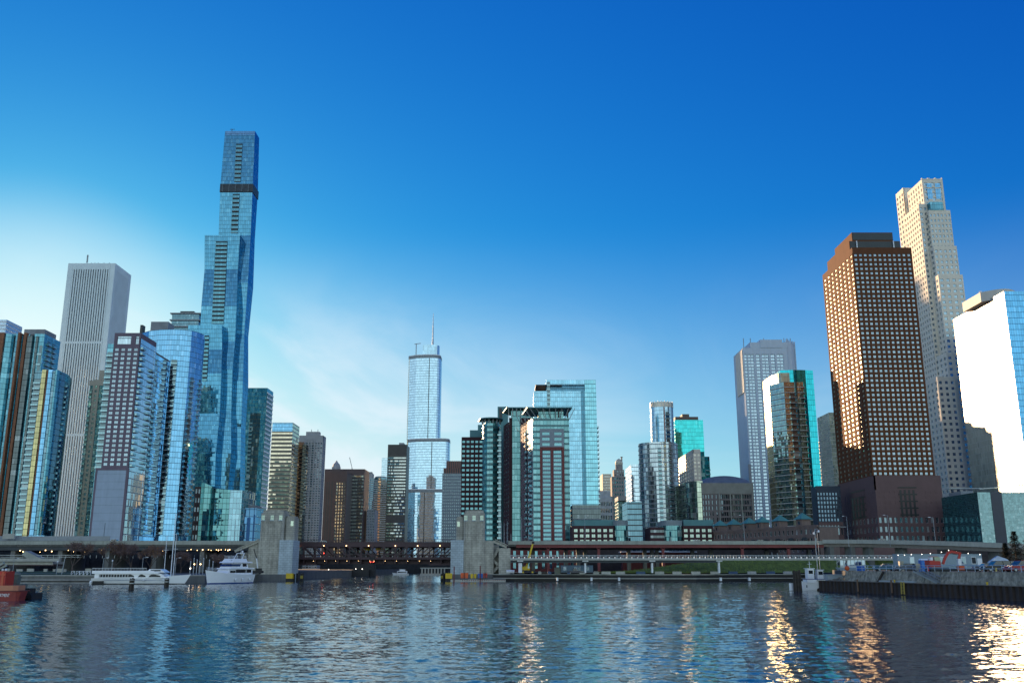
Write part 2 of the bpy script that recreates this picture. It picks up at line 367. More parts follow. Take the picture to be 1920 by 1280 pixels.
def body(parent, poly, z0, z1, mat, roofmat, name='facade', per=False, par=.9, smooth=False, roof='roof'):
    mb = MB(); mb.prism(poly, z0, z1, 0, per=per, cap=False, bot=False, smooth=smooth); o = mb.build(name, mat, parent)
    cx = sum(p[0] for p in poly) / len(poly); cy = sum(p[1] for p in poly) / len(poly)
    mb = MB(); ins = [(cx + (x - cx) * .985, cy + (y - cy) * .985) for x, y in poly]
    mb.face([(x, y, z1 - par) for x, y in ins])
    n = len(poly)
    for i in range(n):
        j = (i + 1) % n; mb.face([(*poly[i], z1), (*poly[j], z1), (*ins[j], z1), (*ins[i], z1)]); mb.face([(*ins[j], z1 - par), (*ins[i], z1 - par), (*ins[i], z1), (*ins[j], z1)])
    mb.build(roof, roofmat, parent); return o
def quadp(x0, x1, y0, y1): return [(x0, y0), (x1, y0), (x1, y1), (x0, y1)]
def roofbox(parent, x0, x1, y0, y1, z0, z1, mat, name='roof_plant'):
    mb = MB(); mb.box(x0, y0, z0, x1, y1, z1); return mb.build(name, mat, parent)
class BX:
    """axis-aligned tower from its top-left / top-right pixels on the front face, the depth, and the far corner pixel or a depth"""
    def __init__(s, xl, xr, yt, D, far, name, label, cat='skyscraper', zb=ZB, group=None):
        s.x0, s.x1 = XA(xl, yt, D), XA(xr, yt, D); s.y0 = D; s.z1 = ZA(yt, D); s.z0 = zb
        if isinstance(far, tuple):
            s.y1 = DA(s.x1 if far[2] == 'r' else s.x0, far[0], far[1])
        else: s.y1 = D + far
        s.t = thing(name, label, cat, ((s.x0 + s.x1) / 2, (s.y0 + s.y1) / 2, zb), group)
        s.fr = F(s.x0, s.y0, s.x1, s.y0); s.ri = F(s.x1, s.y0, s.x1, s.y1); s.le = F(s.x0, s.y1, s.x0, s.y0); s.bk = F(s.x1, s.y1, s.x0, s.y1)
        s.poly = quadp(s.x0, s.x1, s.y0, s.y1)
    def body(s, mat, roof, **k): return body(s.t, s.poly, s.z0, s.z1, mat, roof, **k)
    def plant(s, a, b, c, d, h, mat, name='roof_plant', z=None):
        z = s.z1 - .8 if z is None else z
        return roofbox(s.t, s.x0 + (s.x1 - s.x0) * a, s.x0 + (s.x1 - s.x0) * b, s.y0 + (s.y1 - s.y0) * c, s.y0 + (s.y1 - s.y0) * d, z, z + .8 + h, mat, name)
# ================================================================ SETTING: water, land
import numpy as np
def watermat():
    m, t, o = newmat('water')
    g = N(t, 'ShaderNodeNewGeometry')
    def slope(sx, sy, k, det=2.0):
        mp = N(t, 'ShaderNodeMapping', inp={'Scale': (sx, sy, 1)}); L(t, g.outputs['Position'], mp.inputs[0])
        n = N(t, 'ShaderNodeTexNoise', inp={'Scale': 1.0, 'Detail': det}); L(t, mp.outputs[0], n.inputs['Vector'])
        a = N(t, 'ShaderNodeVectorMath', operation='SUBTRACT'); L(t, n.outputs['Color'], a.inputs[0]); a.inputs[1].default_value = (.5, .5, .5)
        b = N(t, 'ShaderNodeVectorMath', operation='MULTIPLY'); L(t, a.outputs[0], b.inputs[0]); b.inputs[1].default_value = (k * .6, k, 0); return b.outputs[0]
    s = N(t, 'ShaderNodeVectorMath'); L(t, slope(3.2, 6.0, .30), s.inputs[0]); L(t, slope(.02, .05, .05), s.inputs[1])
    s2 = N(t, 'ShaderNodeVectorMath'); L(t, s.outputs[0], s2.inputs[0]); L(t, g.outputs['Normal'], s2.inputs[1])
    nn = N(t, 'ShaderNodeVectorMath', operation='NORMALIZE'); L(t, s2.outputs[0], nn.inputs[0])
    b = N(t, 'ShaderNodeBsdfPrincipled', inp={'Base Color': (.008, .06, .09, 1), 'Roughness': .05, 'IOR': 1.45, 'Specular IOR Level': .8})
    L(t, nn.outputs[0], b.inputs['Normal']); L(t, b.outputs[0], o.inputs[0]); return m
M_water = watermat()
# real waves: one sheet, finer where it is near
RW_, CW_ = 1050, 860
ti = np.linspace(0, 1, RW_); ys = 10 + (770 - 10) * (ti * .42 + .58 * ti ** 2.6)
us = np.linspace(-1, 1, CW_)
Y_, U_ = np.meshgrid(ys, us, indexing='ij'); X_ = U_ * (Y_ * .72 + 14)
Z_ = np.zeros_like(X_); rg = np.random.RandomState(4); NWV = 64
gust = 1 + .28 * np.sin(X_ * .021 + 1.3 * np.sin(Y_ * .013) + 1) * np.sin(Y_ * .017 + .6 * np.sin(X_ * .03))
for i in range(NWV):
    lam = .55 * (2.6 / .55) ** ((i + rg.rand()) / NWV); k = 2 * math.pi / lam; th = rg.randn() * .62 + .15; sl_ = .072 * math.sqrt(2.0 / NWV)
    Z_ += sl_ / k * np.sin(k * (X_ * math.sin(th) + Y_ * math.cos(th)) + rg.rand() * 6.283)
Z_ *= gust
me = bpy.data.meshes.new('water'); nv = RW_ * CW_
me.vertices.add(nv); me.vertices.foreach_set('co', np.stack([X_, Y_, Z_], -1).astype(np.float32).ravel())
ii = (np.arange(RW_ - 1)[:, None] * CW_ + np.arange(CW_ - 1)[None, :]).ravel(); q = np.stack([ii, ii + 1, ii + CW_ + 1, ii + CW_], -1).astype(np.int32)
me.loops.add(q.size); me.loops.foreach_set('vertex_index', q.ravel()); me.polygons.add(len(q)); me.polygons.foreach_set('loop_start', np.arange(0, q.size, 4, dtype=np.int32))
me.polygons.foreach_set('use_smooth', np.ones(len(q), dtype=bool)); me.update(calc_edges=True); me.materials.append(M_water)
o = bpy.data.objects.new('water', me); C.objects.link(o); tag(o, None, None, kind='structure')
mb = MB(); mb.face([(-30000, -30000, -.6), (30000, -30000, -.6), (30000, 30000, -.6), (-30000, 30000, -.6)])
tag(mb.build('lake', M_water), None, None, kind='structure')
M_ground = plain('ground_mat', (.07, .07, .068), .9, scale=.05, var=.3)
M_conc = plain('concrete', (.40, .40, .36), .85, var=.22, streak=.5)
M_concd = plain('dark_concrete', (.15, .155, .15), .9, var=.3, streak=.5)
CHL, CHR = XA(549, 1062, 380), XA(846, 1062, 380)
mb = MB()
mb.face([(-30000, 304, ZB), (CHL, 346, ZB), (CHL, 760, ZB), (-30000, 760, ZB)])
mb.face([(-30000, 760, ZB), (30000, 760, ZB), (30000, 40000, ZB), (-30000, 40000, ZB)])
mb.face([(CHR, 346, ZB), (104, 346, ZB), (104, 226, ZB), (97, 110, ZB), (85, 92, ZB), (85, -2000, ZB), (30000, -2000, ZB), (30000, 760, ZB), (CHR, 760, ZB)])
tag(mb.build('ground', M_ground), None, None, kind='structure')
mb = MB()
for a, b in (((CHL, 346), (CHL, 760)), ((CHL, 760), (CHR, 760)), ((CHR, 760), (CHR, 346))):
    mb.face([(*a, -1), (*b, -1), (*b, ZB + .25), (*a, ZB + .25)])
tag(mb.build('river_wall', M_concd), None, None, kind='structure')

# ================================================================ BUILDINGS
roofm = plain('roof_gravel', (.16, .16, .16), .9)
plantm = plain('roof_plant_grey', (.22, .24, .26), .6)
plantd = plain('roof_plant_dark', (.05, .055, .06), .5)
whitem = plain('white_paint', (.72, .75, .78), .4, var=.06)
frame_w = plain('window_frame_white', (.55, .58, .6), .5, var=.05)
frame_d = plain('window_frame_dark', (.04, .045, .05), .4, var=.05)
steel = plain('galvanised_steel', (.35, .38, .4), .35, .6, var=.08)
slabm = plain('balcony_slab', (.34, .37, .39), .7, var=.1)
railg = curtain('balcony_glass', (.55, .85, .95), .35, (.05, .09, .1), 1.2, 3, blind=0)
doord = winglass('balcony_door', (.5, .7, .8), .18, (.012, .016, .02), .15)
BAL = [slabm, railg, doord]
G_teal = curtain('glass_teal', (.24, .58, .72), .40, (.02, .08, .11), 1.6, 3.25, mull=(.03, .10, .14), mw=.05, mh=.07, blind=.16, blindcol=(.35, .55, .55), wob=.014)
G_blue = curtain('glass_blue', (.30, .66, 1.0), .5, (.03, .12, .22), 1.5, 3.2, mull=(.05, .12, .2), mw=.06, mh=.09, blind=.14, blindcol=(.4, .55, .65), wob=.016)
G_bluedk = curtain('glass_blue_dark', (.34, .6, .75), .3, (.008, .018, .03), 1.5, 3.6, mull=(.02, .03, .04), blind=.06, wob=.01)
G_sil = curtain('glass_silver', (.72, .88, 1.0), .62, (.07, .11, .15), 1.5, 3.6, mull=(.2, .26, .32), mw=.08, mh=.14, blind=.1, wob=.006, wide=.01)
G_green = curtain('glass_green', (.27, .56, .60), .33, (.02, .07, .08), 1.4, 3.2, mull=(.04, .16, .17), mw=.07, mh=.1, blind=.3, blindcol=(.5, .6, .52), wob=.014)
G_dark = curtain('glass_black', (.45, .55, .6), .16, (.006, .009, .012), 1.5, 3.4, mull=(.015, .017, .02), blind=.05, wob=.01)
WG = winglass('window_glass', (.66, .84, 1), .42, (.03, .04, .05), .35)
WGd = winglass('window_glass_dark', (.45, .6, .7), .25, (.012, .016, .02), .15)
WGb = winglass('window_glass_bright', (.42, .54, .64), .5, (.06, .09, .11), .5, (.30, .36, .40))

# ---- far left
b = BX(-60, 12.6, 599, 900, (41, 620, 'r'), 'office_tower', 'pale blue office tower peeking over the glass high-rise at the far left edge')
m = curtain('glass_pale_grid', (.6, .8, 1), .5, (.08, .12, .2), 1.5, 3.8, mull=(.5, .55, .62), mw=.3, mh=.2, blind=.1)
b.body(m, roofm)
mb = MB(); bands(mb, b.fr, b.z1 - 60, b.z1 - 1, 3.8, .9, .25); bands(mb, b.ri, b.z1 - 60, b.z1 - 1, 3.8, .9, .25); mb.build('floor_bands', whitem, b.t)

# leftmost folded-glass tower
D = 560; yt = 626
t = thing('apartment_tower', 'folded teal glass tower with orange strips painted as reflections at the left edge of the skyline', 'skyscraper', (XA(30, yt, D), D + 12, ZB))
xs = [XA(p, yt, D) for p in (-60, -12, 0, 14, 22, 38, 43, 50, 56, 66, 84)]
yo = [0, 0, -1.5, -1.5, .5, -1.8, .5, -1.6, .9, -.3, 0]
front = [(x, D + y) for x, y in zip(xs, yo)]
x1 = xs[-1]; yb = DA(x1, 114, 637); z1 = ZA(yt, D)
poly = front + [(x1, yb), (xs[0], yb)]
body(t, poly, ZB, z1, G_teal, roofm)
ob = blocks('orange_reflection_brick', (.34, .15, .08), (.28, .12, .065), (.2, .1, .06), .6, .3, stain=.3)
dk = plain('dark_mullion', (.02, .03, .035), .4)
for (a, bb, mm, yy, out) in ((0, 12, ob, 627, 2.6), (38, 42, ob, 627, 2.6), (49, 54, ob, 627, 2.5), (56, 65, G_dark, 625, 2.2), (70, 74, G_dark, 625, .9)):  # orange and dark strips put reflections of other buildings into the colour
    mb = MB(); mb.box(XA(a, yy, D), D - out, ZB, XA(bb, yy, D), D + 2, ZA(yy, D) + (.6 if mm is ob else -2)); mb.build('pier' if mm is ob else 'dark_reflection_strip', mm, t)
roofbox(t, XA(41, 616, D), XA(80, 616, D), D + 3, yb - 3, z1 - 1, ZA(615, D), plantm)
f = F(x1, D, x1, yb)
for uu in (.3, .62): balconies(t, f, f.W * uu, z1 - 3.2 * 30, 3.2, 29, 4.0, 1.2, BAL)
f = F(XA(66, yt, D), D, x1, D); balconies(t, f, f.W * .6, z1 - 3.2 * 9 - 4, 3.2 * 2, 4, 4, .5, BAL)

# lower curved wing beside it
D = 535; yt = 695
t = thing('apartment_tower', 'dark curved-corner glass wing with a balcony stack, lower than the folded glass tower', 'skyscraper', (XA(100, yt, D), D + 10, ZB))
pts = [(66, 0), (80, 0), (100, -.5), (108, .5), (116, 3), (124, 7.5), (130, 13), (134, 20)]
poly = [(XA(p, yt, D + y), D + y) for p, y in pts] + [(XA(137, yt, D + 28), D + 28), (XA(66, yt, D), D + 28)]
z1 = ZA(yt, D)
body(t, poly, ZB, z1, G_bluedk, roofm, per=True)
f = F(*poly[0], *poly[1])
balconies(t, f, f.W * .55, ZB + 6, 3.2, int((z1 - ZB - 10) / 3.2), 4.2, 1.5, BAL)
gold = curtain('glass_gold_strip', (.9, .8, .45), .35, (.10, .09, .02), 1.2, 3.2, mull=(.12, .09, .03), blind=.5, blindcol=(.5, .42, .12))
for a, bb, mm, nm in ((81, 89, gold, 'gold_glass_strip'), (90.5, 92.5, ob, 'pier'), (93, 100.5, G_blue, 'blue_glass_bay'), (106.5, 109.5, G_teal, 'blue_glass_strip')):
    mb = MB(); mb.box(XA(a, yt, D), D - 1.3, ZB + 8, XA(bb, yt, D), D + 4, z1 + .4); mb.build(nm, mm, t)
mb = MB(); mb.box(XA(93, yt, D), D - 1.9, ZB, XA(122, yt, D), D + 8, ZB + 19); mb.build('glass_podium', G_blue, t)
f2 = F(*poly[5], *poly[6]); balconies(t, f2, f2.W * .5, ZB + 22, 3.2, int((z1 - ZB - 26) / 3.2), 3.2, 1.2, BAL)

# white ribbed marble tower
b = BX(128.2, 216.5, 494, 1028, (245.7, 521, 'r'), 'office_tower', 'tall white stone tower with fine vertical ribs and a roof mast')
wst = plain('white_stone', (.66, .76, .78), .7, var=.06, scale=.08)
gst = plain('tower_window_strip', (.05, .06, .075), .2, spec=.8)
cut = 4.5; P4 = [(b.x0 + cut, b.y0), (b.x1 - cut, b.y0), (b.x1 - cut, b.y0 + cut), (b.x1, b.y0 + cut), (b.x1, b.y1 - cut), (b.x0, b.y1 - cut), (b.x0, b.y0 + cut), (b.x0 + cut, b.y0 + cut)]
mb = MB(); mb.prism([(b.x0 + .8, b.y0 + .8), (b.x1 - .8, b.y0 + .8), (b.x1 - .8, b.y1 - .8), (b.x0 + .8, b.y1 - .8)], ZB, b.z1 - 1.5); mb.build('window_strips', gst, b.t)
mb = MB()
for f in (b.fr, b.ri):
    fins(mb, f, ZB, b.z1 - 2.2, 16, 1.55, .15, 6.5, f.W - 6.5, dp=-1)
    f.box(mb, 6.5, f.W - 6.5, b.z1 - 7, b.z1 - 2, -.9, .02)
    for zz_ in (b.z1 - 95, b.z1 - 200): f.box(mb, 6.5, f.W - 6.5, zz_, zz_ + 2.5, -.9, .0)
mb.build('ribs', wst, b.t)
mb = MB()
for xa, xb, ya, yb_ in ((b.x0, b.x0 + 5.5, b.y0, b.y0 + 5.5), (b.x1 - 5.5, b.x1, b.y0, b.y0 + 5.5), (b.x1 - 5.5, b.x1, b.y1 - 5.5, b.y1), (b.x0, b.x0 + 5.5, b.y1 - 5.5, b.y1)): mb.box(xa, ya, ZB, xb, yb_, b.z1 - 2)
mb.build('corner_piers', wst, b.t)
mb = MB(); mb.box(b.x0 + .02, b.y0 + .02, b.z1 - 2, b.x1 - .02, b.y1 - .02, b.z1 + .3); mb.build('roof', wst, b.t)
b.plant(.15, .85, .15, .85, 2.0, wst, z=b.z1 - .5)
mx_ = XA(163, 494, 1035); mb = MB()
mb.tube((mx_, 1035, b.z1), (mx_, 1035, b.z1 + 13), .5, 5); 
for k in range(6): mb.box(mx_ - .9, 1034.5, b.z1 + 4 + k * 1.5, mx_ + .9, 1035.5, b.z1 + 4.6 + k * 1.5)
mb.build('mast', plantm, b.t)
for px in (171, 178, 184, 195, 205):
    mb = MB(); x = XA(px, 494, 1035); mb.tube((x, 1035, b.z1), (x, 1035, b.z1 + 3.6), .3, 4); mb.build('antenna', plantm, b.t)

# slim beige tower between
b = BX(169, 199, 712, 640, 26, 'apartment_tower', 'slim beige concrete tower squeezed between the ribbed white tower and the purple brick one')
bei = plain('beige_concrete', (.36, .32, .27), .8, var=.12, streak=.4)
ws = []
mb = MB(); fw_ = b.fr.W
mb.prism(quadp(b.x0 + .3, b.x1 - .3, b.y0 + .3, b.y1), ZB, b.z1 - 4); mb.build('dark_glass_walls', G_bluedk, b.t)
mb = MB(); f = F(b.x0 + fw_ * .22, b.y0, b.x0 + fw_ * .62, b.y0)
wallgrid(mb, f, ZB, b.z1, 1, 40, .34, .55, .3, ws=ws)
f.box(mb, 0, f.W, b.z1 - 4, b.z1 + .2, -14, .05)
mb.box(b.x0 - .2, b.y0 - .2, b.z1 - 4, b.x1, b.y1, b.z1 - .5)
mb.build('facade', bei, b.t); windows(b.t, ws, [WGd, frame_d], split=1)
roofbox(b.t, b.x0 + fw_ * .45, b.x1, b.y0 + 2, b.y1, b.z1 - .5, ZA(694, 642), bei)
balconies(b.t, b.fr, fw_ * .12, ZB + 30, 3.3, 28, 2.2, 1.0, BAL)

# purple brick tower with the blank panel
D = 490
b = BX(215.5, 264.5, 624, D, (293, 650, 'r'), 'apartment_tower', 'purple brick apartment tower with a huge blank grey panel on its lower front')
pb = blocks('purple_brick', (.20, .155, .20), (.18, .14, .18), (.13, .11, .13), .8, .3, stain=.15)
zp = ZA(882, D) + .2; ztop = b.z1
ws = []; mb = MB()
zw1 = ZA(651, D)
wallgrid(mb, b.fr, zp + 2, zw1, 4, 26, .60, .62, .3, ws=ws, u0=.2, u1=b.fr.W * .98)
b.fr.box(mb, 0, .2, zp + 2, zw1, -.3, 0); b.fr.box(mb, b.fr.W * .98, b.fr.W, zp + 2, zw1, -.3, 0)
big = []; wallgrid(mb, b.fr, zw1, ztop, 1, 1, .68, .55, .4, ws=big, u0=0, u1=b.fr.W * .76); wallgrid(mb, b.fr, zw1, ztop, 1, 1, .5, .55, .4, ws=big, u0=b.fr.W * .76)
mb.face([b.fr.P(0, ZB), b.fr.P(b.fr.W, ZB), b.fr.P(b.fr.W, zp + 2), b.fr.P(0, zp + 2)])
for a, c in (((b.x1, b.y1), (b.x0, b.y1)), ((b.x0, b.y1), (b.x0, b.y0))):
    mb.face([(*a, ZB), (*c, ZB), (*c, ztop), (*a, ztop)])
mb.face([(b.x1, b.y0, ztop - 3), (b.x1, b.y1, ztop - 3), (b.x1, b.y1, ztop), (b.x1, b.y0, ztop)])
mb.build('facade', pb, b.t); windows(b.t, ws, [WGb, frame_w]); windows(b.t, big, [G_sil, frame_d], split=5, name='penthouse_window')
mb = MB(); mb.face([(b.x0, b.y0, ztop - .8), (b.x1, b.y0, ztop - .8), (b.x1, b.y1, ztop - .8), (b.x0, b.y1, ztop - .8)]); mb.build('roof', roofm, b.t)
mb = MB(); mb.box(b.x1 - .8, b.y0 + .6, ZB, b.x1 + .15, b.y1, ztop - 3); mb.build('side_glass_wall', G_sil, b.t)
n = 36
nb = int((ztop - 4 - zp - 2) / 3.0)
balconies(b.t, b.ri, 3.2, zp + 2, 3.0, nb, 4.5, 1.5, BAL)
balconies(b.t, b.ri, b.ri.W - 4, zp + 2, 3.0, nb - 3, 4.5, 1.5, BAL)
# left glass slot with balconies
lx0 = XA(203, 645, D + 3); mb = MB(); mb.prism(quadp(lx0, b.x0 - .02, D + 2.5, b.y1 - 2), ZB, ZA(645, D + 3)); mb.build('corner_glass', G_teal, b.t)
f = F(lx0, D + 2.5, b.x0, D + 2.5); balconies(b.t, f, f.W / 2, zp + 1, 3.0, int((ZA(645, D + 3) - zp - 4) / 3.0), f.W * .9, 1.4, BAL)
# blank panel: framed, with horizontal joints
pnl = blocks('grey_panel', (.36, .44, .54), (.35, .43, .53), (.16, .18, .22), 60, 4.0, .7, msz=.05, stain=.1)
mb = MB(); b.fr.box(mb, -1.5, b.fr.W - .6, ZB, zp, 0, .5); mb.build('blank_panel', pnl, b.t)
mb = MB(); b.fr.box(mb, -2.6, -1.5, ZB, zp + 1.2, -.5, .6); b.fr.box(mb, b.fr.W - .6, b.fr.W + .6, ZB, zp + 1.2, -.5, .6); b.fr.box(mb, -1.5, b.fr.W - .6, zp, zp + 1.2, 0, .6); mb.build('panel_frame', pb, b.t)
mb = MB(); b.fr.box(mb, 5.2, 5.35, ZB + 6, ZB + 24, .5, .6); mb.build('panel_joint', frame_d, b.t)
# curved silver glass wing behind the brick slab
D2 = b.y1 - 2; xw = XA(313.6, 665, D2 + 31)
t = thing('apartment_tower', 'curved silver glass wing with white balcony bands attached behind the purple brick tower', 'skyscraper', ((b.x1 + xw) / 2, D2 + 10, ZB))
pts = [(b.x1 + .3, D2)] + [(b.x1 + .3 + (xw - b.x1) * math.sin(a * math.pi / 16), D2 + 20 * (1 - math.cos(a * math.pi / 16)) + 1.0) for a in range(1, 9)]
poly = pts + [(xw, D2 + 34), (b.x1 - 4, D2 + 34), (b.x1 - 4, D2 + .01)]
z1 = ZA(657, D2 + 8)
G_wing = curtain('glass_wing', (.62, .82, 1), .5, (.05, .07, .09), 2.6, 3.1, mull=(.25, .28, .3), mw=.04, mh=.13, blind=.2, wob=.05, wide=.05)
body(t, poly, ZB + 12, z1, G_wing, roofm, per=True)
body(t, [(b.x1 + .6, D2 + .5)] + [(x - .8, y + .6) for x, y in pts[1:]] + [(xw - .8, D2 + 33), (b.x1 - 3, D2 + 33), (b.x1 - 3, D2 + .6)], ZB, ZB + 12, G_dark, roofm, name='base_storeys', roof='base_roof')
mb = MB(); mb.prism([(x + (.5 if i < 9 else 0), y - .5) for i, (x, y) in enumerate(poly)], ZB + 11, ZB + 14); mb.build('cornice', whitem, t)
for k in range(1, 8, 2):
    mb = MB(); mb.box(pts[k][0] - .5, pts[k][1] - .8, ZB, pts[k][0] + .5, pts[k][1] + .3, ZB + 11); mb.build('column', whitem, t)
f = F(*pts[6], *pts[7]); balconies(t, f, f.W * .5, ZB + 16, 3.1, int((z1 - ZB - 45) / 3.1), 4.2, 1.3, BAL)

# blue curved tower
D = 545
t = thing('apartment_tower', 'bright blue glass tower with a bowed front and dark balcony slots', 'skyscraper', (XA(325, 620, D), D + 16, ZB))
tp = [(266, 621, 10), (280, 618.5, 4), (300, 617, 1), (325, 617, 0), (345, 618, 1.2), (360, 620.5, 3.5), (372, 623.5, 7.5), (383.5, 627, 14)]
z1 = ZA(617, D); poly = [(XA(p, 617, D + y), D + y) for p, _, y in tp]
full = poly + [(XA(385, 627, D + 30), D + 30), (poly[0][0], D + 30)]
body(t, full, ZB + 16, z1, G_blue, roofm, per=True)
mb = MB(); mb.prism([(x * .998, y + 1) for x, y in full], ZB, ZB + 15); mb.build('base_storeys', G_dark, t)
mb = MB(); mb.prism([(x, y - .6) for x, y in full], ZB + 14, ZB + 16.5); mb.build('cornice', whitem, t)
for k in range(1, 8):
    x, y = poly[k]; mb = MB(); mb.box(x - .6, y - .6, ZB, x + .6, y + .6, ZB + 14); mb.build('column', whitem, t)
def segf(poly, i): return F(*poly[i], *poly[i + 1])
zt = z1 - 16; nfl = int((zt - ZB - 20) / 3.2)
f = segf(poly, 3); balconies(t, f, f.W * .35, ZB + 20, 3.2, nfl, 3.6, 1.3, BAL)
f = segf(poly, 5); balconies(t, f, f.W * .65, ZB + 20, 3.2, nfl - 3, 2.6, 1.2, BAL)
f = segf(poly, 6); balconies(t, f, f.W * .93, ZB + 20, 3.2, nfl - 3, 2.2, 1.2, BAL)
roofbox(t, XA(285, 612, D + 12), XA(318, 606, D + 12), D + 10, D + 20, z1 - 1, ZA(606, D + 14), plantm)
mb = MB(); x = XA(264.5, 609, D + 11); mb.box(x, D + 10, z1 - 2, x + 1.6, D + 14, ZA(609, D + 10)); mb.build('roof_fin', plantd, t)
refl_strip = curtain('glass_coppery', (.8, .6, .5), .5, (.14, .10, .09), 1.2, 3.2, mull=(.1, .1, .12), blind=.5, blindcol=(.3, .22, .2))

# grey stacked-slab building behind
b = BX(319, 376, 586, 820, (384, 590, 'r'), 'apartment_tower', 'grey tower top with projecting floor slabs behind the blue curved tower')
mb = MB(); mb.box(b.x0 + 1.5, b.y0 + 1.5, ZB, b.x1 - 1.5, b.y1, b.z1 - 1); mb.build('facade', G_bluedk, b.t)
mb = MB()
for k in range(8): mb.box(b.x0, b.y0, b.z1 - 1 - k * 6.2, b.x1, b.y1, b.z1 - k * 6.2)
mb.build('floor_slabs', slabm, b.t); b.plant(.3, .75, .2, .8, 2, plantd)

# ================================================================ the tallest: three interlocking stems
t = thing('supertall_tower', 'tallest tower, three interlocking wavy blue-green glass stems of rising height', 'skyscraper', (XA(420, 600, 740), 750, ZB))
G_reg = curtain('glass_sea', (.15, .44, .68), .50, (.015, .09, .14), 1.5, 3.55, mull=(.015, .06, .10), mw=.06, mh=.075, blind=.2, blindcol=(.25, .5, .5), wob=.012, wide=.012)
def stem(D, rings, nm, zbot=ZB):
    R_ = []; info = []
    for (py, xl, xr, dy, dep) in rings:
        y = D + dy; z = ZA(py, y); xa, xb = XA(xl, py, y), XA(xr, py, y)
        R_.append([(xa, y, z), (xb, y, z), (xb, y + dep, z), (xa, y + dep, z)]); info.append((z, xa, xb, y))
    R_.reverse(); info.reverse()
    mb = MB(); mb.loft(R_, 0, False, per=False); a = R_[-1]; mb.face([(x, y, z) for x, y, z in a], 1); mb.build(nm, [G_reg, roofm], t); return info
def onstem(info, z):
    for a, b_ in zip(info, info[1:]):
        if a[0] <= z <= b_[0]:
            k = (z - a[0]) / (b_[0] - a[0]); return [a[i] + (b_[i] - a[i]) * k for i in range(4)]
    return info[-1] if z > info[-1][0] else info[0]
tall = stem(747, [(247, 422, 478, 0, 14), (346, 413.5, 474, -1.6, 16.5), (441, 410, 470, 1.6, 13), (530, 404, 464.7, -1.8, 16.5), (626, 396, 458, 1.6, 12), (715, 392, 455.5, -1.4, 16), (800, 388, 452, 1.2, 13), (900, 384, 450, -1, 14), (1030, 376, 444, 0, 14)], 'tall_stem')
midl = stem(739, [(441, 384, 450, 0, 12), (505, 383.5, 446, 1.6, 9), (574, 377.5, 443.6, -1.6, 12), (640, 374, 440.5, 1.4, 10), (692, 371, 436, -1.2, 10), (770, 366, 433.5, 1.4, 8), (850, 362, 433, -1, 9), (940, 356, 426, .8, 9), (1030, 350, 420, 0, 9)], 'middle_stem')
lowl = stem(731, [(609.5, 353, 416, 0, 10), (655, 350, 416.5, 1.4, 8), (700, 347, 415, -1.4, 10), (775, 344, 412, 1.2, 9), (850, 338, 404.5, -1.2, 9), (930, 330, 402, .8, 9), (1030, 322, 397, 0, 9)], 'low_stem')
def slot(info, pa, pb_, ya, yb, D, n):
    za, zb_ = ZA(ya, D), ZA(yb, D)
    cache = None
    for k in range(n):
        z = zb_ + (za - zb_) * k / n; fh = (za - zb_) / n; _, xa, xb, y = onstem(info, z)
        py = proj((0, y, z))[1]; q = (pa[0] + (pa[1] - pa[0]) * (py - ya) / (yb - ya)); r = (pb_[0] + (pb_[1] - pb_[0]) * (py - ya) / (yb - ya))
        x0, x1 = XA(q, py, y), XA(r, py, y); w = x1 - x0
        if cache is None:
            p = MB(); p.box(-w / 2, -.9, 0, w / 2, .4, fh * .58, 1); p.box(-w / 2, -.9, -.12, w / 2, .2, .12, 0); p.box(-w / 2, -.35, fh * .58, w / 2, .4, fh * .98 - .15, 2); cache = p.mesh('balcony', [slabm, G_teal, plain('recess_shade_colour', (.012, .016, .02), .6)])  # shade of the recess is put into a near-black colour
        put('balcony', cache, t, ((x0 + x1) / 2, y, z))
slot(tall, (443, 439), (454.5, 451), 270, 342, 747, 9)
slot(tall, (437, 433), (449, 446), 364, 436, 747, 9)
slot(midl, (404, 397), (427.5, 419.5), 452, 607, 739, 20)
slot(lowl, (384, 379), (392.5, 388), 628, 715, 731, 11)
za, zb_ = ZA(345.5, 746), ZA(360.5, 746); _, xa, xb, y = onstem(tall, (za + zb_) / 2)
mb = MB(); mb.box(xa - .3, y - .5, zb_, xb + .4, y + 17.5, za); mb.build('open_wind_floor', plain('wind_floor_dark', (.02, .035, .05), .5, var=.5, scale=.5), t)
mb = MB()
for k in range(5): x = xa + (xb - xa) * (k + .3) / 5; mb.box(x, y - .75, zb_ + .2, x + .8, y - .52, za - .2)
mb.build('wind_floor_columns', plain('wind_floor_grey', (.10, .13, .15), .6), t)
z, xa, xb, y = tall[-1]
zc = ZA(270, 747); mb = MB(); mb.box(xa + .4, y - .1, zc, xb + .1, y + 13.8, z + .5); mb.build('crown', curtain('crown_glass', (.25, .48, .78), .42, (.02, .08, .16), 1.5, 3.5, mull=(.02, .06, .12), blind=0, wob=.004), t)
mb = MB(); xq = XA(435, 245, 752); mb.tube((xq, 752, z), (xq, 752, z + 5), .3, 5); mb.bar((xq - 1.8, 752, z + 4.6), (xq + 2.5, 752, z + 4.6), .3, .3); mb.build('roof_crane', plantd, t)

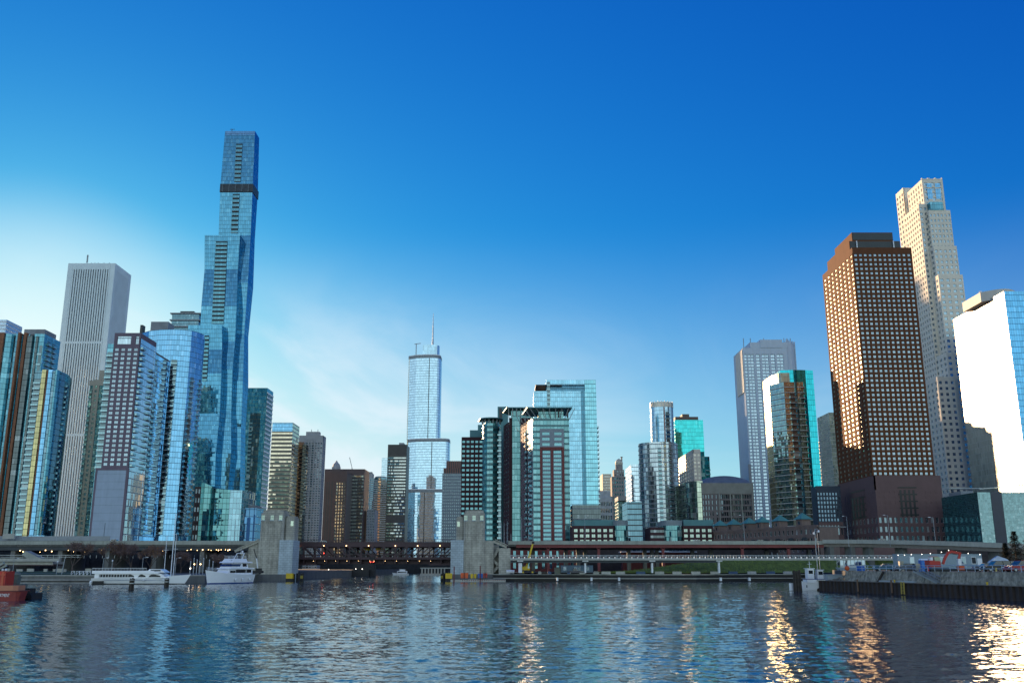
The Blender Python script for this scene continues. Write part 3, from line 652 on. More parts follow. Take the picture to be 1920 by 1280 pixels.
# glass podium and low blue block in front of it
D = 640
t = thing('glass_pavilion', 'low folded green glass podium below the tallest tower', 'building', (XA(420, 950, D), D + 12, ZB))
G_pod = curtain('glass_podium', (.28, .62, .66), .34, (.03, .12, .13), 2.6, 3.6, mull=(.03, .07, .08), mw=.07, mh=.09, blind=.3, blindcol=(.3, .6, .52), wob=.05, wide=.04)
tops = [(378, 905, 4), (384, 905, 0), (398, 912, 3), (404, 916, -1), (432, 918, 1), (440, 921, 5)]
pr = [[(XA(p, y, D + d), D + d) for p, y, d in tops], [ZA(y, D + d) for p, y, d in tops]]
mb = MB()
for i in range(len(tops) - 1):
    a, c = pr[0][i], pr[0][i + 1]; l = math.hypot(c[0] - a[0], c[1] - a[1]); mb.face([(*a, ZB), (*c, ZB), (*c, pr[1][i + 1]), (*a, pr[1][i])], 0, [(0, ZB), (l, ZB), (l, pr[1][i + 1]), (0, pr[1][i])])
mb.face([(*p, z) for p, z in zip(*pr)] + [(pr[0][-1][0], D + 25, pr[1][-1]), (pr[0][0][0], D + 25, pr[1][0])], 0)
mb.build('glass_front', G_pod, t)
x0 = XA(432, 919, D - 3); x1 = XA(461, 921, D - 3)
mb = MB(); mb.prism([(x0, D - 3), (x1 - 3, D - 1), (x1, D + 5), (x1, D + 24), (x0, D + 24)], ZB, ZA(919, D)); mb.build('corner_block', curtain('glass_podium_pale', (.45, .75, .9), .4, (.05, .14, .18), 2.2, 3.6, mull=(.35, .42, .46), mw=.08, mh=.07, blind=.2, wob=.03), t)
b = BX(459, 481, 952, 600, 20, 'office_building', 'low deep-blue panelled building left of the stone bridge tower', 'building')
b.body(curtain('glass_deep_blue', (.25, .55, .9), .25, (.01, .05, .12), 3.0, 4.5, mull=(.02, .06, .12), mw=.12, mh=.08, blind=.2, blindcol=(.05, .25, .5)), roofm); b.plant(.2, .8, .1, .9, 2, plantm)
mb = MB(); b.fr.box(mb, 2, 4, ZB, b.z1 - 6, 0, .4); b.fr.box(mb, 6, 6.8, ZB, b.z1 - 4, 0, .4); mb.build('blue_piers', plain('blue_panel', (.03, .16, .38), .4), b.t)
# brown brick behind podium
b = BX(366, 388, 912, 660, 20, 'apartment_building', 'small brown brick block tucked left of the green glass podium', 'building')
mb = MB(); ws = []; brk = blocks('dull_brick', (.13, .09, .085), (.11, .075, .07), (.08, .06, .06), .6, .3)
wallgrid(mb, b.fr, ZB, b.z1, 4, 9, .5, .5, .25, ws=ws); mb.build('facade', brk, b.t); windows(b.t, ws, [WGd, frame_w]); roofbox(b.t, b.x0, b.x1, b.y0 + .6, b.y1, ZB, b.z1 - .1, brk, 'rear_block')

# dark glass tower with striped side
b = BX(462, 501.5, 727, 800, (512, 744, 'r'), 'office_tower', 'dark teal glass tower with a black recessed front and white striped side')
b.body(G_teal, roofm)
mb = MB(); b.fr.box(mb, b.fr.W * .28, b.fr.W * .76, ZB, b.z1 - 22, -.1, .35); mb.build('recess_glass', G_dark, b.t)
balconies(b.t, b.fr, b.fr.W * .33, ZB + 30, 3.4, int((b.z1 - ZB - 56) / 3.4), 3, .8, BAL)
mb = MB(); bands(mb, b.ri, ZB, b.z1 - 2, 3.9, 1.5, .5); mb.build('side_bands', whitem, b.t)
mb = MB(); b.ri.box(mb, 0, b.ri.W, ZB, b.z1 - 4, -.1, .12); mb.build('side_glass', G_dark, b.t)

# striped gold & blue tower
b = BX(511, 549.5, 792, 950, 30, 'office_tower', 'pale striped office tower with gold sunset reflections put into its glass tint')
G_gold = curtain('glass_sunset', (1, .86, .66), .62, (.16, .12, .08), 1.5, 4.1, mull=(.3, .27, .22), mw=.06, mh=.1, sp=.34, spcol=(.09, .08, .07), blind=.25, blindcol=(.7, .52, .3), wob=.02, wide=.03)  # warm tint and blinds stand in for gold sunset reflections
b.body(G_gold, roofm); mb = MB(); bands(mb, b.fr, ZB + 4, b.z1 - 9, 4.1, 1.1, .3); mb.build('spandrels', plain('tan_spandrel', (.30, .25, .2), .4, .3), b.t)
mb = MB(); b.fr.box(mb, .2, b.fr.W - .2, b.z1 - 9, b.z1 - .5, 0, .3); mb.build('crown_glass', G_blue, b.t)
# black
b = BX(549, 574, 833, 990, (578, 844, 'r'), 'office_tower', 'black glass slab tower just right of the gold striped tower')
b.body(G_dark, roofm); mb = MB(); bands(mb, b.fr, ZB, b.z1 - 3, 4, .8, .25); mb.build('spandrels', plain('black_metal', (.025, .03, .032), .4), b.t)
b.plant(.1, .8, .2, .8, 3, plantd)
# grey gridded
b = BX(561, 606, 816, 1100, (611, 829, 'r'), 'office_tower', 'grey gridded concrete tower with flat penthouse, left of the brown stone block')
gr = plain('grey_concrete', (.30, .32, .34), .8, var=.08)
mb = MB(); ws = []; f = b.fr
wallgrid(mb, F(b.x0, b.y0, b.x0 + f.W * .28, b.y0), ZB, b.z1 - 8, 2, 52, .86, .5, .4, ws=ws); wallgrid(mb, F(b.x0 + f.W * .28, b.y0, b.x0 + f.W * .66, b.y0), ZB, b.z1 - 8, 2, 52, .9, .62, .4, ws=ws)
wallgrid(mb, F(b.x0 + f.W * .66, b.y0, b.x1, b.y0), ZB, b.z1 - 8, 3, 52, .62, .4, .4, ws=ws)
wallgrid(mb, b.ri, ZB, b.z1 - 8, 4, 52, .55, .4, .4, ws=ws)
f.box(mb, 0, f.W, b.z1 - 8, b.z1, -3, 0); mb.prism(quadp(b.x1 - 3, b.x1, b.y0 + .01, b.y1), b.z1 - 8, b.z1)
mb.build('facade', gr, b.t); windows(b.t, ws, [WGd, frame_d], vis=(575, 0, 640, 1012), split=1)
fins_ = MB(); fins(fins_, f, ZB, b.z1 - 4, 4, 1.0, .8, f.W * .28, f.W * .66); fins_.build('piers', gr, b.t)
roofbox(b.t, XA(574, 809, 1105), XA(599, 809, 1105), 1105, b.y1 - 5, b.z1 - 8, ZA(809, 1105), gr, 'penthouse')
for px in (584, 596): mb = MB(); x = XA(px, 809, 1110); mb.tube((x, 1110, b.z1), (x, 1110, ZA(805, 1110)), .4, 4); mb.build('antenna', plantm, b.t)
# brown stone pair
brn = plain('brown_granite', (.085, .06, .062), .55, var=.1)
b = BX(609, 684, 879, 1190, 40, 'office_tower', 'wide dark brown granite block with glass bands on its right bay')
b.body(brn, roofm); mb = MB(); b.fr.box(mb, b.fr.W * .68, b.fr.W * .98, ZB, b.z1 - 8, 0, .3); mb.build('window_bay', curtain('glass_banded', (.75, .85, .8), .5, (.06, .07, .06), 1.5, 4.2, sp=.42, spcol=(.03, .025, .03), blind=.3), b.t)
b2 = BX(609, 651, 884, 1150, 39.5, 'office_tower', 'dark brown granite block with slit window columns, in front of the wider brown block')
b2.body(brn, roofm)
mb = MB()
for k, c in enumerate((.10, .20, .33)): b2.fr.box(mb, b2.fr.W * c, b2.fr.W * (c + .05), ZB, b2.z1 - 12, -.05, .12)
mb.build('dark_slots', plantd, b2.t)
G_slit = curtain('glass_slit', (.85, .9, .8), .6, (.15, .15, .12), 1.3, 3.9, sp=.3, spcol=(.03, .03, .03), blind=.5, blindcol=(.5, .5, .42))
for c in (.54, .66, .78, .89):
    mb = MB(); b2.fr.box(mb, b2.fr.W * c, b2.fr.W * (c + .06), ZB, b2.z1 - 12, -.05, .12); mb.build('window_column', G_slit, b2.t)
# small ornamental spire
xs_, zt = XA(631, 866, 1700), ZA(866, 1700)
t = thing('spire_tower', 'tiny domed stone spire poking above the brown granite block', 'building', (xs_, 1700, ZB))
mb = MB(); mb.prism([(xs_ + 8 * math.cos(a * math.pi / 4 + .39), 1700 + 8 * math.sin(a * math.pi / 4 + .39)) for a in range(8)], ZB, zt - 9)
mb.loft([[(xs_ + r * math.cos(a * math.pi / 4), 1700 + r * math.sin(a * math.pi / 4), zt + z) for a in range(8)] for r, z in ((7.5, -9), (6, -4), (3, -1), (.6, 3))], 0, uvs=False); mb.build('dome', gr, t)
xs_ = XA(657, 872, 1600); t = thing('tower_crane', 'distant construction crane jib leaning above the brown granite block', 'crane', (xs_, 1600, ZA(900, 1600)))
mb = MB(); mb.tube((xs_ + 4, 1600, ZA(900, 1600)), (xs_ + 3, 1600, ZA(877, 1600)), .9, 4); mb.build('mast', plantm, t); mb = MB(); mb.tube((xs_ + 3.5, 1600, ZA(879, 1600)), (xs_ - 2, 1600, ZA(857, 1600)), .6, 4); mb.build('jib', plantm, t)

# mid cluster
b = BX(689, 698.5, 887, 1750, 20, 'office_tower', 'thin grey slab top above the balcony cylinders', 'building'); b.body(gr, roofm); b.plant(.2, .8, .2, .8, 3, plantm)
for i, (pxc, wpx, yt, D, lab) in enumerate(((700, 17, 897, 1480, 'left of the two round towers ringed with scalloped balconies'), (714, 20, 893, 1440, 'right and larger of the two round towers ringed with scalloped balconies'))):
    xc = XA(pxc, yt, D); r = wpx / 2 / 1740 * D; z1 = ZA(yt, D)
    t = thing('round_tower', lab, 'skyscraper', (xc, D, ZB), 'round balcony towers')
    circ = lambda rr, n=24: [(xc + rr * math.cos(2 * math.pi * k / n), D + rr * math.sin(2 * math.pi * k / n)) for k in range(n)]
    mb = MB(); mb.prism(circ(r * .85), ZB, z1); mb.build('core', G_bluedk, t)
    mb = MB(); z = ZB + 20
    while z < z1: mb.prism([(xc + r * (1 + .07 * (k % 2)) * math.cos(2 * math.pi * k / 32), D + r * (1 + .07 * (k % 2)) * math.sin(2 * math.pi * k / 32)) for k in range(32)], z, z + 1.3); z += 3.1
    mb.build('balcony_rings', slabm, t)
b = BX(702, 727, 895, 1420, 30, 'apartment_tower', 'grey balconied slab with gold-tinted strip right of the round towers'); b.body(G_bluedk, roofm)
mb = MB(); bands(mb, b.fr, ZB, b.z1 - 1, 3.2, 1.1, .8); mb.build('balcony_slabs', slabm, b.t); mb = MB(); b.fr.box(mb, b.fr.W * .3, b.fr.W * .5, ZB, b.z1, 0, .9); mb.build('glass_strip', G_gold, b.t)  # strip is gold by its glass tint
b = BX(688, 703, 955, 1200, 30, 'office_building', 'short grey stone office block with small square windows below the round towers', 'building')
mb = MB(); ws = []; wallgrid(mb, b.fr, ZB, b.z1, 5, 22, .45, .5, .3, ws=ws); mb.build('facade', gr, b.t); windows(b.t, ws, [WGd, frame_d], split=1, vis=(680, 0, 720, 1012)); roofbox(b.t, b.x0, b.x1, b.y0 + .8, b.y1, ZB, b.z1 - .1, gr, 'rear_block')
b = BX(716, 727, 858, 1800, 24, 'office_tower', 'pale translucent glass tower top beside the dark banded tower'); b.body(G_sil, roofm)
# dark banded
b = BX(727.5, 763, 833, 1250, 34, 'office_tower', 'dark bronze banded office slab left of the spired glass tower')
b.body(plain('bronze_black', (.035, .033, .035), .45), roofm)
mb = MB(); b.fr.box(mb, .5, b.fr.W - .5, ZB + 6, b.z1 - 15, 0, .25); mb.build('window_bands', curtain('glass_bronze', (.8, .85, .85), .5, (.07, .07, .07), 1.5, 4.1, mull=(.03, .03, .03), mw=.12, sp=.48, spcol=(.035, .035, .038), blind=.4, blindcol=(.35, .33, .27), wob=.02), b.t)
mb = MB(); z = ZA(980, 1250); b.fr.box(mb, 0, b.fr.W, z, z + 9, .1, .45); mb.build('louvre_band', plantd, b.t)
b.plant(.55, .8, .2, .8, 3.2, plantm)

# ---- spired glass tower, stepped with rounded ends
D = 1500
t = thing('supertall_tower', 'pale silver-blue stepped glass tower with rounded right side and a spire', 'skyscraper', (XA(800, 800, D), D + 20, ZB))
G_tr = curtain('glass_silver_fine', (.62, .84, 1.0), .62, (.16, .26, .36), 2.0, 4.3, mull=(.25, .36, .46), mw=.07, mh=.16, blind=.15, blindcol=(.5, .6, .66), wob=.006, wide=.012)
bandm = plain('louvre_grey', (.20, .23, .25), .5, .3)
def rounded(xl, xr, yt, dy, ch=12, rr=12):
    x0, x1 = XA(xl, yt, D + dy), XA(xr, yt, D + dy); y = D + dy
    return [(x0, y + ch), (x0 + 14, y + 3), (x0 + 32, y)] + [(x1 - rr + rr * math.sin(a * math.pi / 10), y + rr - rr * math.cos(a * math.pi / 10)) for a in range(6)] + [(x1, y + 32), (x1 - 8, y + 42), (x0, y + 42)]
sections = [(745.5, 838, 916, 1032, -6, 'lower'), (764, 842, 821, 920, 0, 'middle'), (765, 826, 664, 822, 3, 'upper')]
for xl, xr, ya, yb, dy, nm in sections:
    pl = rounded(xl, xr, ya, dy); za, zb_ = ZA(ya, D + dy), ZA(yb, D + dy) if yb < 1000 else ZB
    body(t, pl, max(zb_, ZB), za - 5.5, G_tr, roofm, name=nm + '_shaft', per=True, roof=nm + '_roof')
    mb = MB(); cx_ = sum(p[0] for p in pl) / len(pl); mb.prism([(cx_ + (x - cx_) * 1.006, y - .25) for x, y in pl], za - 5.6, za - 1.2); mb.build('louvre_band', bandm, t)
    mb = MB(); mb.prism([(cx_ + (x - cx_) * 1.0, y + .1) for x, y in pl], za - 1.2, za); mb.build('parapet', whitem, t)
    mb = MB(); x = pl[2][0] + (pl[3][0] - pl[2][0]) * .3; mb.box(x, D + dy - .35, max(zb_, ZB), x + 1.2, D + dy + .5, za - 6); mb.build('reveal_line', plantd, t)
x0, x1 = XA(793, 650, D + 12), XA(823.5, 650, D + 12); z0, z1 = ZA(670, D + 12), ZA(646.5, D + 12)
rr = (x1 - x0) * .42; pl = [(x0, D + 12), (x1 - rr, D + 10)] + [(x1 - rr + rr * math.sin(a * math.pi / 8), D + 10 + rr - rr * math.cos(a * math.pi / 8)) for a in range(1, 9)] + [(x0, D + 30)]
mb = MB(); mb.prism(pl, z0, z1, per=True); mb.build('crown', curtain('crown_silver', (.6, .84, 1), .5, (.2, .34, .46), 2.4, 6, mull=(.4, .55, .65), mw=.04, mh=.03, blind=0), t)
xs_ = XA(811.5, 640, D + 20); mb = MB(); za = ZA(646, D + 20); zb_ = ZA(587, D + 20)
for r1, r2, a, c in ((1.7, 1.5, 0, .17), (1.15, 1.0, .17, .6), (.8, .3, .6, 1)): mb.tube((xs_, D + 20, za + (zb_ - za) * a - .5), (xs_, D + 20, za + (zb_ - za) * c), r1, 8, 0, r2)
mb.build('spire', plain('spire_metal', (.35, .42, .5), .4, .4), t)
xs_ = XA(780.5, 650, D + 12); za = ZA(664, D + 12); mb = MB(); mb.tube((xs_, D + 12, za - 2), (xs_, D + 12, ZA(645, D + 12)), .7, 5); mb.bar((xs_ - 3, D + 12, ZA(645, D + 12)), (XA(789, 644, D + 12), D + 12, ZA(643.5, D + 12)), .9, .9); mb.build('window_cleaning_crane', plantm, t)
mb = MB(); xq = XA(764.5, 800, D + 12); mb.box(xq - 1.0, D + 14, ZA(920, D + 12), xq + .2, D + 40, ZA(670, D + 12)); mb.build('sunlit_edge_fin', plain('painted_edge_light', (.6, .52, .4), .3, .5), t)  # gold sunlit edge put into the colour of an added fin

# grey tower with brick crown
b = BX(829.5, 866, 887, 1040, 30, 'office_tower', 'grey-blue tower with small square windows and a red striped crown behind the right bridge tower')
gb = plain('blue_grey_concrete', (.24, .28, .31), .8, var=.08)
mb = MB(); ws = []; wallgrid(mb, b.fr, ZB, b.z1, 10, 30, .5, .5, .35, ws=ws); mb.prism(quadp(b.x0, b.x1, b.y0 + .6, b.y1), ZB, b.z1 - .1); mb.build('facade', gb, b.t); windows(b.t, ws, [WGd, frame_d], split=2, vis=(820, 0, 880, 1012))
for (xl, xr, ya, yb) in ((832.5, 866, 877, 887), (838, 866, 863.5, 877)):
    x0, x1 = XA(xl, ya, 1043), XA(xr, ya, 1043); za, zb_ = ZA(ya, 1043), ZA(yb, 1043) - .4
    mb = MB(); mb.box(x0 + .3, 1043.3, zb_, x1, b.y1 - 2, za - .3); mb.build('crown_core', plantd, b.t)
    mb = MB(); fins(mb, F(x0, 1043, x1, 1043), zb_, za, 9, .9, .2, dp=-.4); mb.build('crown_ribs', plain('red_brown_metal', (.28, .12, .09), .6), b.t)
# ---- River-east group: dark brick, round teal, and red-striped front block
D = 600
b = BX(865.5, 906, 819, D, 30, 'apartment_tower', 'dark brick apartment block with teal window bays behind the right stone bridge tower')
dbr = blocks('maroon_brick', (.075, .032, .038), (.06, .028, .034), (.05, .03, .03), .6, .3, stain=.15)
WT = winglass('window_glass_teal', (.3, .6, .68), .38, (.02, .08, .09), .3, (.25, .42, .42))
frame_g = plain('window_frame_grey', (.26, .30, .31), .5, var=.05)
frame_t = plain('window_frame_teal', (.06, .22, .25), .5)
mb = MB(); ws = []; wallgrid(mb, b.fr, ZB, b.z1 - 1.5, 5, 27, .66, .5, .3, ws=ws); b.fr.box(mb, 0, b.fr.W, b.z1 - 1.5, b.z1, -.5, 0); mb.prism(quadp(b.x0, b.x1, b.y0 + .7, b.y1), ZB, b.z1 - .2); mb.build('facade', dbr, b.t)
windows(b.t, ws, [WT, frame_t], split=3, vis=(860, 0, 908, 960))
tealm = plain('teal_metal', (.07, .20, .22), .5, .2, var=.1)
roofbox(b.t, XA(881, 806, D + 4), b.x1, D + 4, b.y1, b.z1 - 1, ZA(806, D + 4), tealm)
roofbox(b.t, XA(896, 796, D + 9), b.x1, D + 9, b.y1, b.z1 - 1, ZA(796, D + 9), tealm)
# round teal tower
D = 575; xl, xr, yt = 904.5, 938, 793
t = thing('apartment_tower', 'round-fronted teal glass tower under a flared ring roof', 'skyscraper', (XA(921, yt, D), D + 10, ZB))
x0, x1 = XA(xl, yt, D + 6), XA(xr, yt, D + 6); xm = (x0 + x1) / 2; r = (x1 - x0) / 2; z1 = ZA(yt, D)
arc = [(xm - r * math.cos(a * math.pi / 14), D + 7.5 - 7.5 * math.sin(a * math.pi / 14)) for a in range(15)]
pl = arc + [(x1, D + 28), (x0, D + 28)]
G_rt = curtain('glass_ring_teal', (.30, .60, .66), .34, (.03, .10, .11), 1.9, 3.3, mull=(.04, .2, .22), mw=.08, mh=.05, sp=.30, spcol=(.025, .15, .17), blind=.5, blindcol=(.3, .45, .42), wob=.02)
body(t, pl, ZB, z1, G_rt, roofm, per=True)
mb = MB(); z = ZB + 3
while z < z1 - 2:
    mb.prism([(xm + (x - xm) * 1.012, y - .25) for x, y in arc] + [(x1, D + 12), (x0, D + 12)], z, z + .35); z += 3.3
mb.build('floor_bands', tealm, t)
zr = ZA(784, D)
mb = MB()
for k in range(0, 15, 2): mb.tube((*arc[k], z1), (xm + (arc[k][0] - xm) * 1.05, arc[k][1] - .5, zr), .35, 5)
mb.build('roof_struts', slabm, t)
mb = MB(); out = [(xm + (x - xm) * 1.32, y - 3) for x, y in arc] + [(x1 + 1, D + 14), (x0 - 3, D + 14)]
mb.loft([[(x, y, zr - .3) for x, y in out], [(x, y, zr + .3) for x, y in out]], 0, uvs=False); mb.build('ring_canopy', tealm, t)
mb = MB(); mb.prism([(xm + (x - xm) * .8, y + 3) for x, y in arc] + [(x1 - 3, D + 24), (x0 + 3, D + 24)], z1 - 1, zr - .3); mb.build('penthouse', G_green, t)
balconies(t, F(x1 - 3.5, D + 3.5, x1, D + 3.5), 2.2, ZB + 5, 3.3, int((z1 - ZB - 8) / 3.3), 4, 1.2, BAL)
b = BX(933, 952.5, 762, 612, 24, 'apartment_tower', 'plain teal stair core rising behind the round teal tower', 'building'); b.body(tealm, roofm); 
mb = MB(); b.fr.box(mb, 1, 3, b.z1 - 8, b.z1 - 1, 0, .2); mb.build('vent', plantd, b.t)
# middle block: brick flank + teal
D = 552
b = BX(955, 1000, 783, D, 34, 'apartment_tower', 'middle teal and brick block of the terraced group, half hidden by the red-striped one')
mb = MB(); mb.prism(b.poly, ZB, b.z1); mb.build('facade', dbr, b.t)
mb = MB(); b.fr.box(mb, b.fr.W * .12, b.fr.W * .45, ZB, b.z1 + .5, 0, 1.4); mb.build('glass_bay', G_green, b.t)
mb = MB(); b.fr.box(mb, b.fr.W * .46, b.fr.W * .56, ZB, ZA(835, D), 0, .8); mb.build('red_pilaster', plain('red_brick_panel', (.20, .05, .045), .7), b.t)
mb = MB(); b.fr.box(mb, b.fr.W * .46, b.fr.W * .8, ZA(835, D), ZA(800, D), 0, .9); mb.build('grey_frame', gb, b.t)
rb = XA(945, 775, D + 8); zr = ZA(766, D)
le = F(XA(944, 783, D + 14), D + 18, b.x0, D); ws = []; mb = MB(); wallgrid(mb, le, ZB, ZA(790, D), 3, 34, .5, .5, .3, ws=ws); mb.build('flank_wall', dbr, b.t); windows(b.t, ws, [WT, frame_g], split=2, vis=(940, 0, 960, 1012))
mb = MB(); pl = [(XA(943, 775, D + 16), D + 16), (XA(950, 768, D), D - 3), (XA(996, 766, D), D - 3), (b.x1, D + 26), (b.x0, D + 26)]
mb.prism(pl, zr, zr + .5); mb.build('roof_canopy', tealm, b.t)
mb = MB(); mb.prism(quadp(b.x0 + 1, b.x1, D + 2, D + 24), b.z1, zr - .01); mb.build('penthouse', G_green, b.t)
mb = MB()
for k in range(5): x = b.x0 + k * 2.4; mb.tube((x, D - .5, b.z1 - 3), (x - .6, D - 2.6, zr), .25, 4)
mb.build('roof_struts', slabm, b.t)
# front block
D = 505
b = BX(999, 1067, 783, D, 30, 'apartment_tower', 'teal glass apartment block with three red brick stripes down its front and a flared roof')
zt = b.z1; fr = b.fr; Wd = fr.W
redb = plain('red_brick_stripe', (.17, .042, .038), .75, var=.15, scale=1)
mb = MB(); mb.prism(b.poly, ZB, zt); mb.build('facade', G_rt, b.t)
z8, z9 = ZA(808, D), ZA(838, D)
u0, u1 = Wd * .19, Wd * .85
mb = MB(); ws = []
wallgrid(mb, F(*fr.P(u0, 0, .9)[:2], *fr.P(u1, 0, .9)[:2]), z9, z8, 2, 3, .62, .55, .3, ws=ws); fr.box(mb, u0, u1, z8, z8 + 1.2, 0, .9); 
mb.build('grey_frame', gb, b.t)
mb = MB(); cw = (u1 - u0)
for c in (0, .45, .91): 
    m2 = MB(); fr.box(m2, u0 + cw * c, u0 + cw * (c + .09), ZB, z9 - .05, 0, 1.3); m2.build('red_pilaster', redb, b.t)
m2 = MB()
for c in (.09, .54): fr.box(m2, u0 + cw * c, u0 + cw * (c + .36), z9 - 1.6, z9 - .06, 0, 1.1)
m2.build('red_lintel', redb, b.t)
nfl = 29
for c in (.09, .54):
    f = F(*fr.P(u0 + cw * c, 0, .6)[:2], *fr.P(u0 + cw * (c + .36), 0, .6)[:2]); wallgrid(mb, f, ZB, z9 - 1.6, 1, nfl, .86, .66, .3, ws=ws)
mb.build('window_bay_wall', gb, b.t); windows(b.t, ws, [WT, frame_g], split=4)
# left flank with brick and glass
lf = F(XA(976.5, 812, D + 26), D + 30, b.x0, D)
mb = MB(); ws = []; wallgrid(mb, F(*lf.P(0, 0)[:2], *lf.P(lf.W * .62, 0)[:2]), ZB, zt, 4, 38, .5, .5, .3, ws=ws); mb.build('flank_wall', plain('mauve_brick', (.15, .10, .11), .8), b.t); windows(b.t, ws, [WT, frame_g], vis=(970, 0, 1000, 1012), lim=60, name='flank_window')
mb = MB(); g = F(*lf.P(lf.W * .62, 0)[:2], *lf.P(lf.W, 0)[:2]); g.box(mb, 0, g.W, ZB, zt, -.5, .1); mb.build('corner_glass', G_sil, b.t)
balconies(b.t, F(*lf.P(lf.W * .3, 0)[:2], *lf.P(lf.W * .7, 0)[:2]), lf.W * .2, ZB + 4, 3.3, int((zt - ZB - 8) / 3.3), 3.0, 1.2, BAL, lim=40)
zr = ZA(767, D)
mb = MB(); mb.prism(quadp(b.x0 + 3, b.x1 - 3, D + 2, D + 25), zt, zr); mb.build('penthouse', G_green, b.t)
mb = MB(); pl = [(XA(979, 780, D + 14), D + 20), (XA(988, 768, D), D - 4), (XA(1072, 768, D), D - 4), (XA(1067, 768, D), D + 24), (b.x0, D + 27)]; zr2 = zr
mb.prism(pl, zr2, zr2 + .6); mb.build('roof_canopy', tealm, b.t)
mb = MB()
for k in range(9): x = b.x0 - 5 + k * (Wd + 8) / 8; mb.tube((b.x0 + (k / 8) * Wd, D - .2, zt - 1), (x, D - 3.2, zr2), .22, 4)
for k in range(5): q = lf.P(lf.W * (k + .5) / 5, 0); mb.tube((q[0], q[1], zt - 1), (q[0] - 3, q[1] - 2, zr2), .22, 4)
mb.build('roof_struts', slabm, b.t)
mb = MB(); mb.box(b.x1 - 1.2, D - .1, zt, b.x1 - .4, D + .7, zr2); mb.box(b.x1 - 6, D - .1, zt, b.x1 - 5.2, D + .7, zr2); mb.build('roof_posts', plantd, b.t)

# unseen tower, added behind this group to throw shade on the bronze tower
x0, x1 = XA(908, 798, 850), XA(986, 798, 850); t = thing('apartment_tower', 'unseen slab tower added behind the terraced group to shade the bronze tower', 'skyscraper', ((x0 + x1) / 2, 860, ZB))
body(t, quadp(x0, x1, 850, 885), ZB, ZA(798, 850), G_bluedk, roofm); mb = MB(); bands(mb, F(x0, 850, x1, 850), ZB, ZA(800, 850), 3.6, 1, .3); mb.build('floor_bands', slabm, t)

# big blue slab with cut top
D = 690
b = BX(1001, 1118, 733, D, 34, 'apartment_tower', 'large sky-blue glass slab with a stepped cut-out crown behind the red-striped block')
G_big = curtain('glass_skyblue', (.42, .78, 1.0), .5, (.06, .18, .26), 1.6, 3.3, mull=(.2, .34, .42), mw=.06, mh=.10, blind=.14, blindcol=(.5, .62, .66), wob=.02, wide=.03)
b.body(G_big, roofm)
xc0, xc1 = XA(1024, 712, D), XA(1117, 712, D); z2 = ZA(712, D); xi = XA(1096, 720, D)
mb = MB(); mb.prism([(xi, D - .3), (xc1, D - .3), (xc1, b.y1), (xi, b.y1)], ZB, z2); mb.build('right_wing', curtain('glass_cyan', (.38, .82, .98), .5, (.03, .14, .18), 1.6, 3.3, mull=(.05, .14, .18), mh=.12, blind=.1), b.t)
mb = MB(); mb.box(xc0, D, ZA(721, D), xi - .02, b.y1, z2); mb.build('top_beam', G_big, b.t)
mb = MB(); mb.box(XA(1024, 730, D), D + 3, b.z1 - .2, xi - .02, b.y1 - 2, ZA(721, D)); mb.build('crown_recess', curtain('glass_recess_blue', (.2, .45, .65), .35, (.01, .06, .1), 1.6, 8, mull=(.02, .08, .12), blind=0), b.t)
mb = MB(); mb.box(XA(1004, 722, D), D - .5, ZA(723, D), xc0 + 12, b.y1 - 8, ZA(721, D)); mb.build('roof_canopy', plantd, b.t)
mb = MB(); mb.box(XA(1089, 733, D), D - .55, ZB, XA(1096, 733, D), D - .02, ZA(733, D)); mb.build('dark_reveal', curtain('glass_reveal', (.2, .5, .7), .3, (.01, .05, .09), 1.6, 3.3, blind=0), b.t)
f = F(xc1, D, xc1, b.y1); balconies(b.t, f, 5, ZB + 30, 3.3, int((z2 - ZB - 60) / 3.3), 8, 1.6, BAL)
f = b.fr; balconies(b.t, f, f.W * .235, ZA(764, D), 3.3, 6, 2.4, .6, BAL)
# its podium
b = BX(1073, 1126, 946, 600, 30, 'podium_building', 'low black glass podium at the foot of the sky-blue slab', 'building'); b.body(G_dark, roofm)
mb = MB(); bands(mb, b.fr, ZB + 5, b.z1 - 1, 6.5, .6, .4); mb.build('slab_edges', slabm, b.t)

# low brick buildings at the viaduct
def lowbrick(xa, xb, yt, D, drum, lab, seed, ztyt):
    b = BX(xa, xb, yt, D, 24, 'low_brick_building', lab, 'building'); ws = []; mb = MB(); rnd = random.Random(seed)
    cols = max(3, int(b.fr.W / 2.6)); wallgrid(mb, b.fr, ZB, b.z1 - 1, cols, 8, .62, .62, .3, ws=ws); b.fr.box(mb, 0, b.fr.W, b.z1 - 1, b.z1, -.4, 0); mb.prism(quadp(b.x0, b.x1, b.y0 + .7, b.y1), ZB, b.z1 - .1); mb.build('facade', dbr, b.t)
    windows(b.t, ws, [winglass('window_glass_lowrise%d' % seed, (.6, .72, .66), .4, (.03, .05, .05), .45, (.34, .4, .3)), frame_d], split=2)
    roofbox(b.t, b.x0 + 1, b.x1 + 1, D + 3, b.y1, b.z1 - .5, ZA(ztyt, D + 3), tealm, 'set_back_storey')
    xl, xr = XA(drum[0], yt, D), XA(drum[1], yt, D); r = (xr - xl) / 2; xm = (xl + xr) / 2
    pl = [(xm - r * math.cos(a * math.pi / 10), D + 2 - 4 * math.sin(a * math.pi / 10)) for a in range(11)]; pl += [(xr, D + 20), (xl, D + 20)]
    mb = MB(); mb.prism(pl, ZB, b.z1, per=True); mb.build('glass_drum', G_green, b.t)
    mb = MB(); mb.prism([(xm + (x - xm) * 1.01, y - .1) for x, y in pl], b.z1, ZA(drum[2], D)); mb.build('drum_cap', plain('drum_cap_grey%d' % seed, (.20, .25, .27), .6), b.t)
    return b
lowbrick(1074, 1151, 985, 462, (1151, 1178, 975), 'low maroon brick building with lit windows and pale grey drum, below the sky-blue slab', 3, 974)
